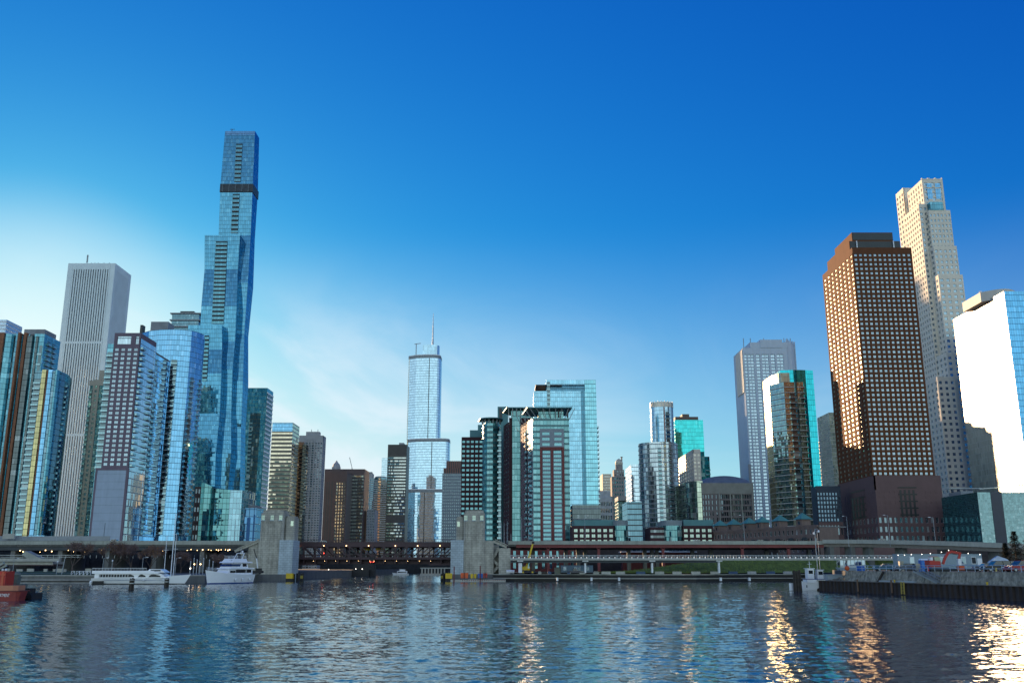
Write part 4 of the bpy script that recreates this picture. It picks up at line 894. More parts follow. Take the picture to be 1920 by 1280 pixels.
lowbrick(1280, 1336, 985, 462, (1245, 1280, 975), 'low maroon brick building with pale grey drum, in front of the round silver tower', 4, 974)
b = BX(1219, 1245, 988, 463, 20, 'low_brick_building', 'small black brick annex between the round silver tower and the grey drum', 'building'); b.body(dbr, roofm)
mb = MB(); bands(mb, b.fr, ZB, b.z1 - 1, 2.6, 1.2, .05); mb.build('window_bands', G_dark, b.t)

# mid distance behind
b = BX(1130, 1146, 888, 1350, 40, 'office_tower', 'beige banded office tower with a sunlit left edge'); b.body(curtain('beige_bands', (.8, .8, .75), .3, (.1, .1, .1), 2, 4, mull=(.45, .38, .3), mw=.3, sp=.5, spcol=(.5, .42, .32), blind=.2), roofm)
mb = MB(); b.le.box(mb, 0, b.le.W, ZB, b.z1, 0, .3); mb.build('side_wall', plain('beige_stone', (.55, .47, .36), .8), b.t)
b = BX(1119, 1147, 919, 1000, 30, 'office_building', 'white gridded office building left of the domed stone tower', 'building')
ws = []; mb = MB(); wallgrid(mb, b.fr, ZB, ZA(938, 1000), 9, 10, .6, .62, .5, ws=ws); mb.box(b.x0, b.y0, ZA(938, 1000), b.x1, b.y1, b.z1 - 8); mb.box(b.x0 + 2, b.y0 + 4, b.z1 - 8, b.x1 - 1, b.y1, b.z1); mb.build('facade', plain('pale_stone', (.42, .43, .44), .8), b.t); windows(b.t, ws, [WGd, frame_d], split=1, vis=(1100, 0, 1150, 1012))
# domed tower
D = 1150; t = thing('domed_tower', 'old grey stone tower topped by a pale onion dome and chimney', 'skyscraper', (XA(1159, 900, D), D + 12, ZB))
dst = plain('old_stone', (.25, .23, .22), .85, var=.15)
ws = []; mb = MB()
tiers = [(1144, 1173, 930, 1030, 0), (1147, 1173, 893, 930, .6), (1151, 1170, 880, 893, 3)]
for i, (xl, xr, ya, yb, dy) in enumerate(tiers):
    x0, x1 = XA(xl, ya, D + dy), XA(xr, ya, D + dy); za = ZA(ya, D + dy); zb_ = ZA(yb, D + dy) if yb < 1020 else ZB
    wallgrid(mb, F(x0, D + dy, x1, D + dy), zb_, za, 6 if i < 2 else 4, max(2, int((za - zb_) / 4.4)), .42, .5, .4, ws=ws); mb.box(x0, D + dy + .6, zb_, x1, D + dy + 20 - 2 * i, za)
mb.build('facade', dst, t); windows(t, ws, [WGd, frame_d], split=1, vis=(1140, 0, 1180, 1000))
xm = XA(1160.5, 870, D + 9); z0, z1 = ZA(880, D + 9), ZA(871, D + 9); r = 4.6
oct_ = lambda rr, n=12: [(xm + rr * math.cos(2 * math.pi * k / n), D + 9 + rr * math.sin(2 * math.pi * k / n)) for k in range(n)]
mb = MB(); mb.prism(oct_(r), z0 - 1, z1); mb.build('drum', dst, t)
mb = MB(); zt = ZA(860, D + 9); mb.loft([[(x, y, z1 + (zt - z1) * h) for x, y in oct_(r * k)] for k, h in ((1, 0), (1.08, .25), (.95, .55), (.6, .85), (.08, 1.05))], 0, uvs=False, sm=True); mb.build('dome', plain('dome_cream', (.5, .47, .38), .6), t)
mb = MB(); x = XA(1165.5, 860, D + 9); mb.box(x - .8, D + 8, z0, x + .8, D + 10, ZA(857, D + 9)); mb.box(x - 1.4, D + 7.5, ZA(857, D + 9), x + 1.4, D + 10.5, ZA(856, D + 9)); mb.build('chimney', dst, t)
b = BX(1177, 1187, 893, 1000, 30, 'office_tower', 'narrow blue-black slab tower left of the round silver tower'); b.body(G_bluedk, roofm); mb = MB(); bands(mb, b.fr, ZB, b.z1, 4, 1, .3); mb.build('spandrels', gb, b.t)
b = BX(1159, 1178, 938, 900, 30, 'office_building', 'grey-green glass office block right of the domed stone tower', 'building'); b.body(G_green, roofm); b.plant(0, 1, 0, 1, 4, gr)
b = BX(1183, 1200, 870, 820, 40, 'apartment_tower', 'pale mirrored glass slab seen edge-on behind the round silver tower'); b.body(G_sil, roofm)
b = BX(1176, 1203, 940, 640, 30, 'office_building', 'dark blue low tower at the left foot of the round silver tower', 'building'); b.body(G_bluedk, roofm); mb = MB(); bands(mb, b.fr, ZB, b.z1, 3.6, .7, .3); mb.build('spandrels', frame_d, b.t)

# round silver towers
def roundtower(xl, xr, yt, D, lab, mat, bow=.45, dep=34, crown=None, zslab=True, balc=()):
    x0, x1 = XA(xl, yt, D + 8), XA(xr, yt, D + 8); xm = (x0 + x1) / 2; r = (x1 - x0) / 2; z1 = ZA(yt, D)
    t = thing('round_tower', lab, 'skyscraper', (xm, D + r, ZB))
    n = 22; arc = [(xm - r * math.cos(a * math.pi / n), D + r * bow * 2 * (1 - math.sin(a * math.pi / n))) for a in range(n + 1)]
    yb = arc[0][1]; pl = arc + [(xm + r * math.cos(a * math.pi / n), yb + r * .8 * math.sin(a * math.pi / n)) for a in range(1, n)]
    body(t, pl, ZB, z1, mat, roofm, per=True)
    if zslab:
        mb = MB(); z = ZB + 3
        while z < z1 - 1: mb.prism([(xm + (x - xm) * 1.015, y - .4 if y < yb + .1 else y) for x, y in pl], z, z + .5); z += 3.3
        mb.build('floor_bands', slabm, t)
    if crown:
        mb = MB(); mb.prism([(xm + (x - xm) * 1.01, y - .2) for x, y in pl], z1, z1 + crown, per=True); mb.build('crown', plain('crown_metal', (.5, .46, .4), .35, .5), t)
        mb = MB()
        for k in range(0, len(pl), 2): mb.tube((*pl[k], z1), (*pl[k], z1 + crown + .8), .3, 4)
        mb.build('crown_posts', frame_w, t)
    for i, k, n_, w in balc:
        f = F(*arc[i], *arc[i + 1]); balconies(t, f, f.W * .5, z1 - 3.3 * n_ - 4, 3.3, n_, w, 1.3, BAL)
    return t
G_rs = curtain('glass_round_silver', (.62, .72, .80), .55, (.06, .08, .09), 1.6, 3.3, mull=(.3, .33, .35), mw=.06, mh=.05, blind=.35, blindcol=(.5, .5, .42), wob=.06, wide=.05, rough=.14)
roundtower(1198.5, 1272, 828, 680, 'round silver glass tower with white floor bands and a sun glint on its edge', G_rs, balc=((10, 0, 30, 2.6), (14, 0, 30, 2.6)), crown=None)
roundtower(1219, 1262, 762, 770, 'slimmer taller cylinder with a metal crown behind the round silver tower', curtain('glass_cylinder', (.55, .8, 1), .5, (.05, .12, .2), 1.8, 3.3, mull=(.25, .35, .42), mh=.1, blind=.1, wob=.02, rough=.1), crown=4.2, zslab=False, balc=((13, 0, 26, 3.4),))
b = BX(1265, 1318, 787, 860, 30, 'office_tower', 'turquoise glass box tower with a brown stepped roof plant')
b.body(curtain('glass_turquoise', (.10, .85, .88), .5, (.0, .20, .20), 1.6, 3.6, mull=(.03, .35, .36), mw=.05, mh=.07, blind=.05, wob=.004, wide=.006), roofm)
bp = plain('brown_plant', (.16, .12, .10), .7)
roofbox(b.t, XA(1266, 783, 864), XA(1309, 783, 864), 864, b.y1, b.z1 - 1, ZA(781, 864), bp); roofbox(b.t, XA(1279, 776, 868), XA(1292, 776, 868), 868, b.y1, b.z1 - 1, ZA(776, 868), bp)
# cream tower
b = BX(1299, 1313, 842, 735, (1269, 853, 'l'), 'apartment_tower', 'cream concrete tower with a blazing sunlit left flank')
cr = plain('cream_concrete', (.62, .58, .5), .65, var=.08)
ws = []; mb = MB(); wallgrid(mb, b.le, ZB, b.z1 - 3, 7, 30, .6, .6, .35, ws=ws); b.le.box(mb, 0, b.le.W, b.z1 - 3, b.z1, -.5, 0)
wallgrid(mb, b.fr, ZB, b.z1 - 3, 2, 30, .6, .6, .35, ws=ws); b.fr.box(mb, 0, b.fr.W, b.z1 - 3, b.z1, -.5, 0); mb.prism(quadp(b.x0 + .7, b.x1, b.y0 + .7, b.y1), ZB, b.z1 - .1)
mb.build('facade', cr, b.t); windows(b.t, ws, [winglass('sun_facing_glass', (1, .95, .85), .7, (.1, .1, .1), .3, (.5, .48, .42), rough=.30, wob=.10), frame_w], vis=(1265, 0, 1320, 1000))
mb = MB(); mb.box(b.x1, b.y0 + 1, ZB, XA(1321, 850, 735), b.y1 - 3, ZA(846, 735)); mb.build('glass_wing', G_green, b.t)
mb = MB(); mb.box(XA(1321, 855, 735), b.y0 + 2, ZB, XA(1331, 855, 735), b.y1 - 3, ZA(855, 735)); mb.build('balcony_wing', G_bluedk, b.t)
f = F(XA(1321, 855, 737), 737, XA(1331, 855, 737), 737); balconies(b.t, f, f.W / 2, ZB + 6, 3.3, 22, f.W * .85, 1.2, [frame_w, railg, doord])

# hotel with curved roof
D = 640
b = BX(1315, 1412, 905, D, (1290, 912, 'l'), 'hotel_building', 'wide grey stone hotel under a long curved metal roof', 'building')
ws = []; hs_ = plain('hotel_stone', (.20, .17, .165), .8, var=.12); mb = MB()
segs = [(.0, .16, 3, .5), (.16, .32, 2, .3), (.32, .95, 14, .8)]
zr = ZA(925, D)
mb.prism(quadp(b.x0, b.x1, b.y0 + 1.2, b.y1), ZB, b.z1 - .3)
for a, c, n, fw in segs: wallgrid(mb, F(*b.fr.P(b.fr.W * a, 0)[:2], *b.fr.P(b.fr.W * c, 0)[:2]), ZB, zr, n, 13, fw, .7, .8, ws=ws)
b.fr.box(mb, b.fr.W * .95, b.fr.W, ZB, zr, -1, 0); mb.build('facade', hs_, b.t); windows(b.t, ws, [WGd, frame_d], split=2)
mb = MB(); b.fr.box(mb, 0, b.fr.W, zr, b.z1, -1, .15); fins(mb, b.fr, ZB, zr, 4, .9, .5, b.fr.W * .33, b.fr.W * .97); mb.build('cornice_band', plain('hotel_trim', (.27, .27, .24), .7), b.t)
mb = MB(); n = 12; z0 = b.z1; zt = ZA(893, D + 8)
rings = []
for k in range(n + 1):
    a = k / n; x = b.x0 - 1 + (b.x1 - b.x0 + 2) * a; h = .5 + (zt - z0) * math.sin(math.pi * a) ** .6
    rings.append([(x, D + .3, z0), (x, b.y1, z0), (x, b.y1 - 8, z0 + h), (x, D + 8, z0 + h)])
mb.loft(list(reversed(rings)), 0, uvs=False); mb.build('roof', plain('hotel_roof_metal', (.16, .19, .21), .55), b.t)
mb = MB(); lf = b.le; n = 8; x0, x1 = b.x0 - 9, b.x0 + 1
pl = [(x1 - 10 * math.sin(a * math.pi / 16), b.y0 + 10 + 1 - 10 * math.cos(a * math.pi / 16)) for a in range(9)]; pl = list(reversed(pl)) + [(x1, b.y0 + 2), (x1, b.y1 - 2), (x0, b.y1 - 2)]
mb.prism(pl, ZB, ZA(901, D), per=True); mb.build('barrel_bay', curtain('glass_barrel', (.75, .85, .7), .45, (.08, .1, .08), 1.5, 3.4, mull=(.2, .22, .2), blind=.3, wob=.02), b.t)

# tall grey piered tower
D = 800
b = BX(1392, 1475, 652, D, 34, 'apartment_tower', 'tall blue-grey concrete tower with stepped crown and vertical piers')
ws = []; mb = MB(); ct = plain('tower_concrete', (.46, .56, .66), .75, var=.08, streak=.4)
zw = ZA(664, D); W_ = b.fr.W
cols = [(.03, .09, 1), (.11, .24, 2), (.29, .38, 1), (.42, .58, 2), (.62, .72, 1), (.76, .91, 2)]
prev = 0
mb.prism(quadp(b.x0, b.x1, b.y0 + 1, b.y1), ZB, b.z1 - .2)
for a, c, n in cols:
    b.fr.box(mb, prev * W_, a * W_, ZB, zw, -1, .4); wallgrid(mb, F(*b.fr.P(W_ * a, 0)[:2], *b.fr.P(W_ * c, 0)[:2]), ZB, zw, n, 64, .86, .66, .5, ws=ws); prev = c
b.fr.box(mb, prev * W_, W_, ZB, zw, -1, .4)
mb.build('facade', ct, b.t); windows(b.t, ws, [WG, frame_d], split=2)
mb = MB(); b.fr.box(mb, 0, W_, zw, b.z1, -1, .45); b.fr.box(mb, W_ * .17, W_ * 1.02, b.z1 - .1, ZA(642, D), -20, .5); b.fr.box(mb, W_ * .4, W_ * .9, b.z1, ZA(637, D), -19, .9); mb.build('crown', ct, b.t)
xr0 = b.x1; xr1 = XA(1490, 650, D + 8); f = F(xr0, D + 1, xr1, D + 10)
mb = MB(); mb.prism([(xr0 - .5, D + .5), (xr0 + (xr1 - xr0) * .5, D + 3), (xr1, D + 10), (xr1, D + 34), (xr0 - .5, D + 34)], ZB, ZA(640, D)); fins(mb, f, ZB, ZA(636, D), 5, 1, 1.0); mb.build('chamfered_corner', ct, b.t)
mb = MB(); b.le.box(mb, 10, b.le.W, ZA(735, D), zw + 4, 0, .8); mb.build('painted_sun_edge', cr, b.t)  # sunlit edge put into the cream colour of an added strip
for px in (1394, 1407, 1432, 1470, 1476, 1482): mb = MB(); x = XA(px, 640, D + 6); mb.tube((x, D + 6, b.z1 - 1), (x, D + 6, ZA(634, D + 6)), .35, 4); mb.build('antenna', plantm, b.t)
mb = MB(); mb.box(XA(1407, 950, D), D - 1.5, ZB, XA(1412, 950, D), D - .5, ZA(870, D)); mb.build('low_fin', gr, b.t)

# curved glass tower with teal blade
D = 565
t = thing('apartment_tower', 'curved green-gold glass tower with a turquoise blade wall and balcony bands', 'skyscraper', (XA(1480, 800, D), D + 14, ZB))
G_cv = curtain('glass_curved_green', (.85, .92, .78), .42, (.10, .12, .08), 1.5, 3.3, mull=(.35, .36, .28), mw=.05, mh=.12, blind=.35, blindcol=(.5, .48, .25), wob=.08, wide=.03, rough=.32)
yt = 703; arc = []
for k in range(9):
    a = k / 8; px = 1430 + (1463 - 1430) * a; arc.append((XA(px, yt - 7 * a, D + 30 * (1 - a) ** 1.5 - 2), D + 30 * (1 - a) ** 1.5 - 2))
pl = arc + [(XA(1480, 700, D - 2), D - 2), (XA(1480, 700, D), D + 34), (arc[0][0] + 4, D + 38)]
z1 = ZA(700, D); body(t, pl, ZB, z1, G_cv, roofm, per=True)
mb = MB(); sg = [(x - .25, y - .1) for x, y in arc[:6]]; mb.loft([[(x, y, z) for x, y in sg] for z in (ZB, z1 + .2)], 0, closed=False, cap=False); mb.build('glint_mirror_panes', curtain('glass_sunstruck', (.34, .31, .22), .8, (.2, .18, .1), 1.5, 3.3, mull=(.4, .36, .25), mw=.05, mh=.12, blind=.2, wob=.10, wide=.03, rough=.26), t)  # mirror panes laid over the curve, added to strengthen the sun glint
mb = MB(); x0, x1 = XA(1463, 692, D + 6), XA(1524.5, 688, D + 6)
bl = [(x0 + (x1 - x0) * k / 8, D + 3 + 1.8 * math.sin(math.pi * k / 8) * -1 + 4) for k in range(9)]
mb.loft([[(x, y, z) for x, y in bl] + [(x1, D + 16, z), (x0, D + 16, z)] for z in (ZB, ZA(690, D))], 0)
o = mb.build('turquoise_blade', curtain('glass_blade', (.06, .74, .86), .5, (.0, .16, .22), 1.5, 3.3, mull=(.01, .2, .26), mw=.06, mh=.06, blind=.04, wob=.004, wide=.01), t)
x0, x1 = XA(1469, 716, D - 8), XA(1505.5, 716, D - 8); z2 = ZA(716, D - 8)
inner = [(x0 - 6, D + 2), (x0, D - 8), (x1, D - 8), (x1 + 1.5, D - 4), (x1 + 1.5, D + 4)]
G_in = curtain('glass_inner_bay', (.8, .9, .78), .6, (.05, .07, .05), 1.3, 3.3, mull=(.2, .22, .17), mw=.08, mh=.05, blind=.3, blindcol=(.5, .5, .28), wob=.04, wide=.04)
body(t, inner, ZB, z2, G_in, roofm, name='inner_bay', per=True, roof='bay_roof')
mb = MB(); z = ZB + 2
while z < z2 - 3:
    mb.prism([(x0 - 6.4, D + 1.6), (x0 - .3, D - 8.7), (x1 + .4, D - 8.7), (x1 + 2.1, D - 4), (x1 + 2.1, D + 3)], z, z + .4); z += 3.3
mb.build('floor_bands', plain('pale_slab', (.5, .5, .46), .6), t)
f = F(x0, D - 8, x1, D - 8); nf = int((z2 - ZB - 8) / 3.3)
balconies(t, f, f.W * .42, ZB + 2, 3.3, nf, 3.6, 1.5, BAL); 
mb = MB(); f.box(mb, f.W * .56, f.W * .66, ZB, z2, 0, .9); mb.build('teal_glass_strip', G_teal, t)

b = BX(1537, 1563, 827, 900, 30, 'office_tower', 'short black tower with one gold-tinted band beside the bronze gridded tower'); b.body(G_dark, roofm)
mb = MB(); b.fr.box(mb, 0, b.fr.W, ZA(851, 900), ZA(847, 900), 0, .3); mb.build('gold_band', G_gold, b.t); mb = MB(); b.fr.box(mb, 0, b.fr.W, ZA(846, 900), b.z1 - .1, 0, .3); mb.build('top_louvre', brn, b.t)  # band tone comes from the gold glass tint
b = BX(1554, 1590, 773, 760, 30, 'apartment_tower', 'pale yellow-green glass tower sliver left of the bronze gridded tower'); b.body(curtain('glass_pale_yellow', (.95, .95, .75), .5, (.2, .22, .16), 1.5, 3.3, mull=(.4, .4, .35), mh=.15, blind=.4, blindcol=(.6, .6, .4), wob=.04, wide=.05), roofm)

# ---- bronze gridded tower
D = 480
b = BX(1597.5, 1708.5, 464, D, (1540, 492, 'l'), 'office_tower', 'dark bronze-brown tower with a regular grid of square windows and an orange sunlit flank')
brz = plain('bronze_concrete', (.135, .056, .028), .8, var=.14, scale=.2, streak=.3, spec=.12)
zwt = ZA(474, D); zwb = ZA(892, D); ws = []; mb = MB()
wallgrid(mb, b.fr, zwb, zwt, 12, 47, .60, .56, .45, ws=ws, u0=.4, u1=b.fr.W - .3)
b.fr.box(mb, 0, .4, zwb, zwt, -.5, 0); b.fr.box(mb, b.fr.W - .3, b.fr.W, zwb, zwt, -.5, 0)
wl = []; wallgrid(mb, b.le, zwb, zwt, 8, 47, .54, .50, .35, ws=wl)
b.fr.box(mb, 0, b.fr.W, zwt, b.z1, -.8, 0); mb.prism([(b.x0, b.y0 + .82), (b.x0 + .8, b.y0 + .82), (b.x0 + .8, b.y1), (b.x0, b.y1)], zwt, b.z1)
mb.prism(quadp(b.x0 + 1.1, b.x1, b.y0 + 1.1, b.y1), zwb, b.z1 - .3)
mb.build('facade', brz, b.t)
windows(b.t, ws, [winglass('bronze_tower_glass', (.5, .62, .74), .45, (.02, .03, .04), .4, (.3, .32, .33), wob=.06, rough=.12), frame_d], split=2)
windows(b.t, wl, [winglass('bronze_flank_glass', (.42, .39, .34), .7, (.05, .05, .05), .25, (.3, .28, .24), wob=.05, rough=.36), frame_d], split=2, lim=100, name='flank_window')
mb = MB(); dkp = plain('dark_plant_screen', (.02, .03, .035), .4); xa, xb = XA(1592, 452, D + 4), XA(1687, 452, D + 4); ya = D + 4; yb = b.y1 - 9
mb.box(xa, ya, b.z1 - .3, xb, yb, ZA(452, ya)); 
o = mb.build('lower_plant_level', brz, b.t)
xa, xb = XA(1596.5, 436, D + 8), XA(1673, 436, D + 8); mb = MB(); mb.box(xa, D + 8, b.z1 - .2, xb, b.y1 - 14, ZA(436, D + 8)); mb.build('upper_plant_level', brz, b.t)
mb = MB(); f = F(xa, D + 8, xb, D + 8); f.box(mb, .3, f.W - .3, ZA(450, D + 8), ZA(437.5, D + 8), 0, .15); mb.build('plant_louvre', dkp, b.t)
mb = MB(); f = F(XA(1592, 452, D + 4), D + 4, XA(1687, 452, D + 4), D + 4); f.box(mb, .3, f.W - .3, b.z1 + .2, ZA(452.8, D + 4), 0, .15); mb.build('plant_louvre', dkp, b.t)
for px in (1606, 1675): mb = MB(); x = XA(px, 455, D + 3.4); mb.box(x - .25, D + 3, b.z1, x + .25, D + 3.5, ZA(451.5, D + 3)); mb.build('roof_post', whitem, b.t)
# podium
zp0, zp1 = ZB, zwb
bw = plain('podium_brown', (.135, .078, .075), .75, var=.12, streak=.3); D3 = D - 3
x0, x1 = XA(1597.5, 464, D) - .4, b.x1 + 1.2
mb = MB(); ws = []; pf = F(x0, D3, x1, D3); za, zb_ = ZA(966, D3), ZA(900, D3); zc = ZA(926, D3)
wallgrid(mb, pf, ZB, za, 13, 6, .52, .6, .4, ws=ws)
ns = []; wallgrid(mb, pf, za, ZA(918, D3), 13, 5, .5, .45, .12, ws=ns, skip=lambda r, k: 4 < k < 9)
pf.box(mb, 0, pf.W, ZA(918, D3), zp1, -1, 0); mb.prism(quadp(x0 + .5, x1, D3 + 1.05, b.y1), ZB, zp1 - .2)
pl_ = F(x0, b.y1 + 2, x0, D3); wallgrid(mb, pl_, ZB, za, 10, 6, .5, .6, .4, ws=ws); wallgrid(mb, pl_, za, ZA(918, D3), 10, 5, .4, .6, .12, ws=ns); pl_.box(mb, 0, pl_.W, ZA(918, D3), zp1, -.5, 0)
mb.build('podium_walls', bw, b.t); windows(b.t, ws, [WGd, frame_w], split=2, lim=80, name='podium_window')
mb = MB()
for f_, u_, z_, w_, h_, r_ in ns: f_.box(mb, u_ - w_ / 2, u_ + w_ / 2, z_, z_ + h_, -.13, -.1)
mb.build('blind_window_panels', bw, b.t)
mb = MB(); blk = plain('black_recess', (.008, .008, .01), .4)
for k in range(4): u = pf.W * (.36 + .065 * k); pf.box(mb, u, u + pf.W * .03, za - .5, ZA(918, D3), 0, .1)
for k in range(5): z = za + k * 3.4; pf.box(mb, pf.W * .34, pf.W * .62, z, z + .7, .1, .2)
mb.build('black_louvre_slots', blk, b.t)
mb = MB()
for k in range(4): u = pl_.W * (.38 + .09 * k); pl_.box(mb, u, u + pl_.W * .04, za - .5, ZA(925, D3), 0, .1)
for k in range(5): z = za + k * 3.4; pl_.box(mb, pl_.W * .36, pl_.W * .74, z, z + .6, .1, .2)
mb.build('black_louvre_slots', blk, b.t)
mb = MB(); wsx = []
f = b.fr
for k in range(5): pass
# dark annex
b2 = BX(1530, 1575, 911, 506, (1520, 912, 'l'), 'annex_building', 'windowless-looking navy blue annex left of the bronze tower podium', 'building')
ws = []; mb = MB(); nav = plain('navy_panel', (.028, .045, .07), .6); wallgrid(mb, b2.fr, ZA(978, 506), b2.z1 - 3, 8, 7, .6, .66, .12, ws=ws); b2.fr.box(mb, 0, b2.fr.W, b2.z1 - 3, b2.z1, -.8, 0); mb.prism(quadp(b2.x0, b2.x1, b2.y0 + .8, b2.y1), ZB, b2.z1 - .1); mb.build('facade', nav, b2.t); windows(b2.t, ws, [winglass('navy_glass', (.4, .6, .8), .2, (.03, .05, .07), .3, (.07, .1, .13)), frame_d], split=1)
mb = MB(); ws = []; f = F(*b2.fr.P(0, 0)[:2], *b2.fr.P(b2.fr.W, 0)[:2]); wallgrid(mb, f, ZB, ZA(978, 506), 8, 3, .5, .6, .3, ws=ws); mb.build('base_wall', bw, b2.t); windows(b2.t, ws, [WGd, frame_d], split=1, name='base_window')

# ---- cream setback tower
D = 640
t = thing('apartment_tower', 'tall cream stone setback tower with sunlit left flanks and notched crown', 'skyscraper', (XA(1750, 600, D), D + 20, ZB))
crm = plain('cream_limestone', (.74, .68, .56), .75, var=.08, streak=.3)
def tier(xl, xr, yt, dy, far, cols, lcols, ybot=1030, fw=.5, fh=.5, name='tier', lim=100, fl=4.0, vis=None):
    Dd = D + dy; x0, x1 = XA(xl, yt, Dd), XA(xr, yt, Dd); z1 = ZA(yt, Dd); z0 = ZB if ybot > 1000 else ZA(ybot, Dd); y1 = Dd + far
    mb = MB(); ws = []; rows = max(1, int((z1 - z0 - 2) / fl)); zz = z1 - 2
    wallgrid(mb, F(x0, Dd, x1, Dd), z0, zz, cols, rows, fw, fh, .4, ws=ws)
    wallgrid(mb, F(x0, y1, x0, Dd), z0, zz, lcols, rows, fw, fh, .4, ws=ws)
    mb.prism([(x0, Dd), (x1, Dd), (x1, Dd + .9), (x0 + .9, Dd + .9), (x0 + .9, y1), (x0, y1)], zz, z1)
    mb.prism(quadp(x0 + .7, x1, Dd + .7, y1), z0, z1 - .4); mb.build(name, crm, t)
    return ws, (x0, x1, Dd, z1)
allw = []
w, c1 = tier(1728, 1767, 336, 10, 26, 3, 6, 1030, .42, .6, 'upper_shaft'); top = c1; allw += w
w, _ = tier(1722, 1738, 382, 7, 26, 2, 7, name='shaft_shoulder'); allw += w
w, _ = tier(1741, 1781.5, 394, 3, 20, 6, 3, name='east_bay'); allw += w
w, _ = tier(1750, 1793.5, 461, 0, 20, 5, 3, name='east_bay'); allw += w
w, _ = tier(1759, 1805, 515, -4, 20, 4, 4, name='east_bay'); allw += w
w, _ = tier(1774, 1824, 660, -9, 24, 4, 4, name='lower_bay'); allw += w
w, _ = tier(1757, 1790, 706, -12, 30, 3, 5, name='lower_bay'); allw += w
windows(t, allw, [winglass('cream_tower_glass', (.55, .75, .9), .4, (.04, .05, .06), .3, (.4, .4, .38)), frame_w], split=2)
# long sunlit west flank running back
X0f = c1[0]; ztf = ZA(392, D + 20)
def flank(x0, ya, yb, zt, cols, nm, fw=.5):
    mb = MB(); ws = []; rows = int((zt - ZB) / 4.2); f = F(x0, yb, x0, ya); wallgrid(mb, f, ZB, zt - 3, cols, rows, fw, .55, .4, ws=ws); f.box(mb, 0, f.W, zt - 3, zt, -1, 0); mb.prism(quadp(x0 + .7, x0 + 16, ya, yb), ZB, zt - .2); mb.build(nm, crm, t); return ws
w = flank(X0f - .8, D + 12, D + 30, ZA(384, D + 12), 5, 'west_flank'); w += flank(X0f + 1.5, D + 36, D + 42, ZA(372, D + 36), 1, 'west_link'); w += flank(X0f - .4, D + 42, D + 56, ZA(352, D + 42), 3, 'west_wing')
windows(t, w, [WGb, frame_w], split=2, lim=90, vis=(1660, 0, 1760, 760), name='wing_window')
mb = MB(); xa, xb = XA(1744, 378, D + 2), XA(1768, 378, D + 2); mb.box(xa, D + 2.5, ZA(393, D + 2), xb, D + 10, ZA(378, D + 2)); mb.build('glass_pavilion', G_teal, t)
mb = MB(); f = F(c1[0], c1[2], c1[1], c1[2])
for k in (.32, .72): f.box(mb, f.W * k - 1.9, f.W * k + 1.9, ZA(373, D + 10), ZA(354, D + 10), .02, .12); f.box(mb, f.W * k - 1.9, f.W * k + 1.9, ZA(351, D + 10), ZA(344, D + 10), .02, .12)
mb.build('tall_windows', G_blue, t)
mb = MB()
f.box(mb, 0, f.W, c1[3] - .4, c1[3] + .3, -1.2, .1)
for k in range(4): u = f.W * k / 3; f.box(mb, max(0, u - .7), min(f.W, u + .7), c1[3] + .2, c1[3] + 1.0, -1.2, .12)
mb.build('roof_parapet', crm, t)

# ---- mirrored building blazing with sun
D = 545
b = BX(1881.6, 2130, 546, D, (1786, 590, 'l'), 'office_tower', 'mirror-glass tower at the right edge whose left face blazes white with reflected sun')
G_mir = curtain('glass_mirror', (.30, .29, .28), .85, (.3, .3, .3), 1.5, 3.6, mull=(.3, .3, .3), mw=.04, mh=.05, blind=.1, wob=.10, wide=.02, rough=.36)
G_rblue = curtain('glass_right_blue', (.22, .62, 1.0), .5, (.01, .14, .32), 1.5, 3.6, mull=(.03, .2, .4), mw=.08, mh=.10, blind=.08, blindcol=(.3, .5, .65), wob=.012)
mb = MB(); f = b.le; mb.face([f.P(0, ZB), f.P(f.W, ZB), f.P(f.W, b.z1), f.P(0, b.z1)], 0, [(0, ZB), (f.W, ZB), (f.W, b.z1), (0, b.z1)]); mb.build('mirror_flank', G_mir, b.t)
mb = MB(); mb.prism([(b.x0, b.y0), (b.x1, b.y0), (b.x1, b.y1), (b.x0, b.y1), (b.x0 + .05, b.y0 + 1)], ZB, b.z1 - .1, per=True, cap=False, bot=False); mb.f.pop(); mb.f.pop(); 
mb = MB()
for f in (b.fr, b.ri, b.bk): mb.face([f.P(0, ZB), f.P(f.W, ZB), f.P(f.W, b.z1), f.P(0, b.z1)], 0, [(0, ZB), (f.W, ZB), (f.W, b.z1), (0, b.z1)])
mb.build('blue_facade', G_rblue, b.t)
mb = MB(); mb.face([(b.x0, b.y0, b.z1 - .5), (b.x1, b.y0, b.z1 - .5), (b.x1, b.y1, b.z1 - .5), (b.x0, b.y1, b.z1 - .5)]); mb.build('roof', roofm, b.t)
xa, xb = XA(1836, 560, D + 22), XA(1903, 543, D + 22); mb = MB(); n = 10
arc = [(xa + (xb - xa) * k / n, D + 12 + 8 * (1 - math.sin(math.pi * k / n))) for k in range(n + 1)]
mb.prism(arc + [(xb, D + 40), (xa, D + 44)], b.z1 - 1, ZA(543, D + 14)); mb.build('curved_penthouse', cr, b.t)
for px in (1838, 1898): mb = MB(); x = XA(px, 545, D + 24); mb.ball((x, D + 24, ZA(543, D + 14) + 1.2), 1.1); mb.tube((x, D + 24, ZA(543, D + 14)), (x, D + 24, ZA(543, D + 14) + 1), .3, 5); mb.build('satellite_dish', whitem, b.t)
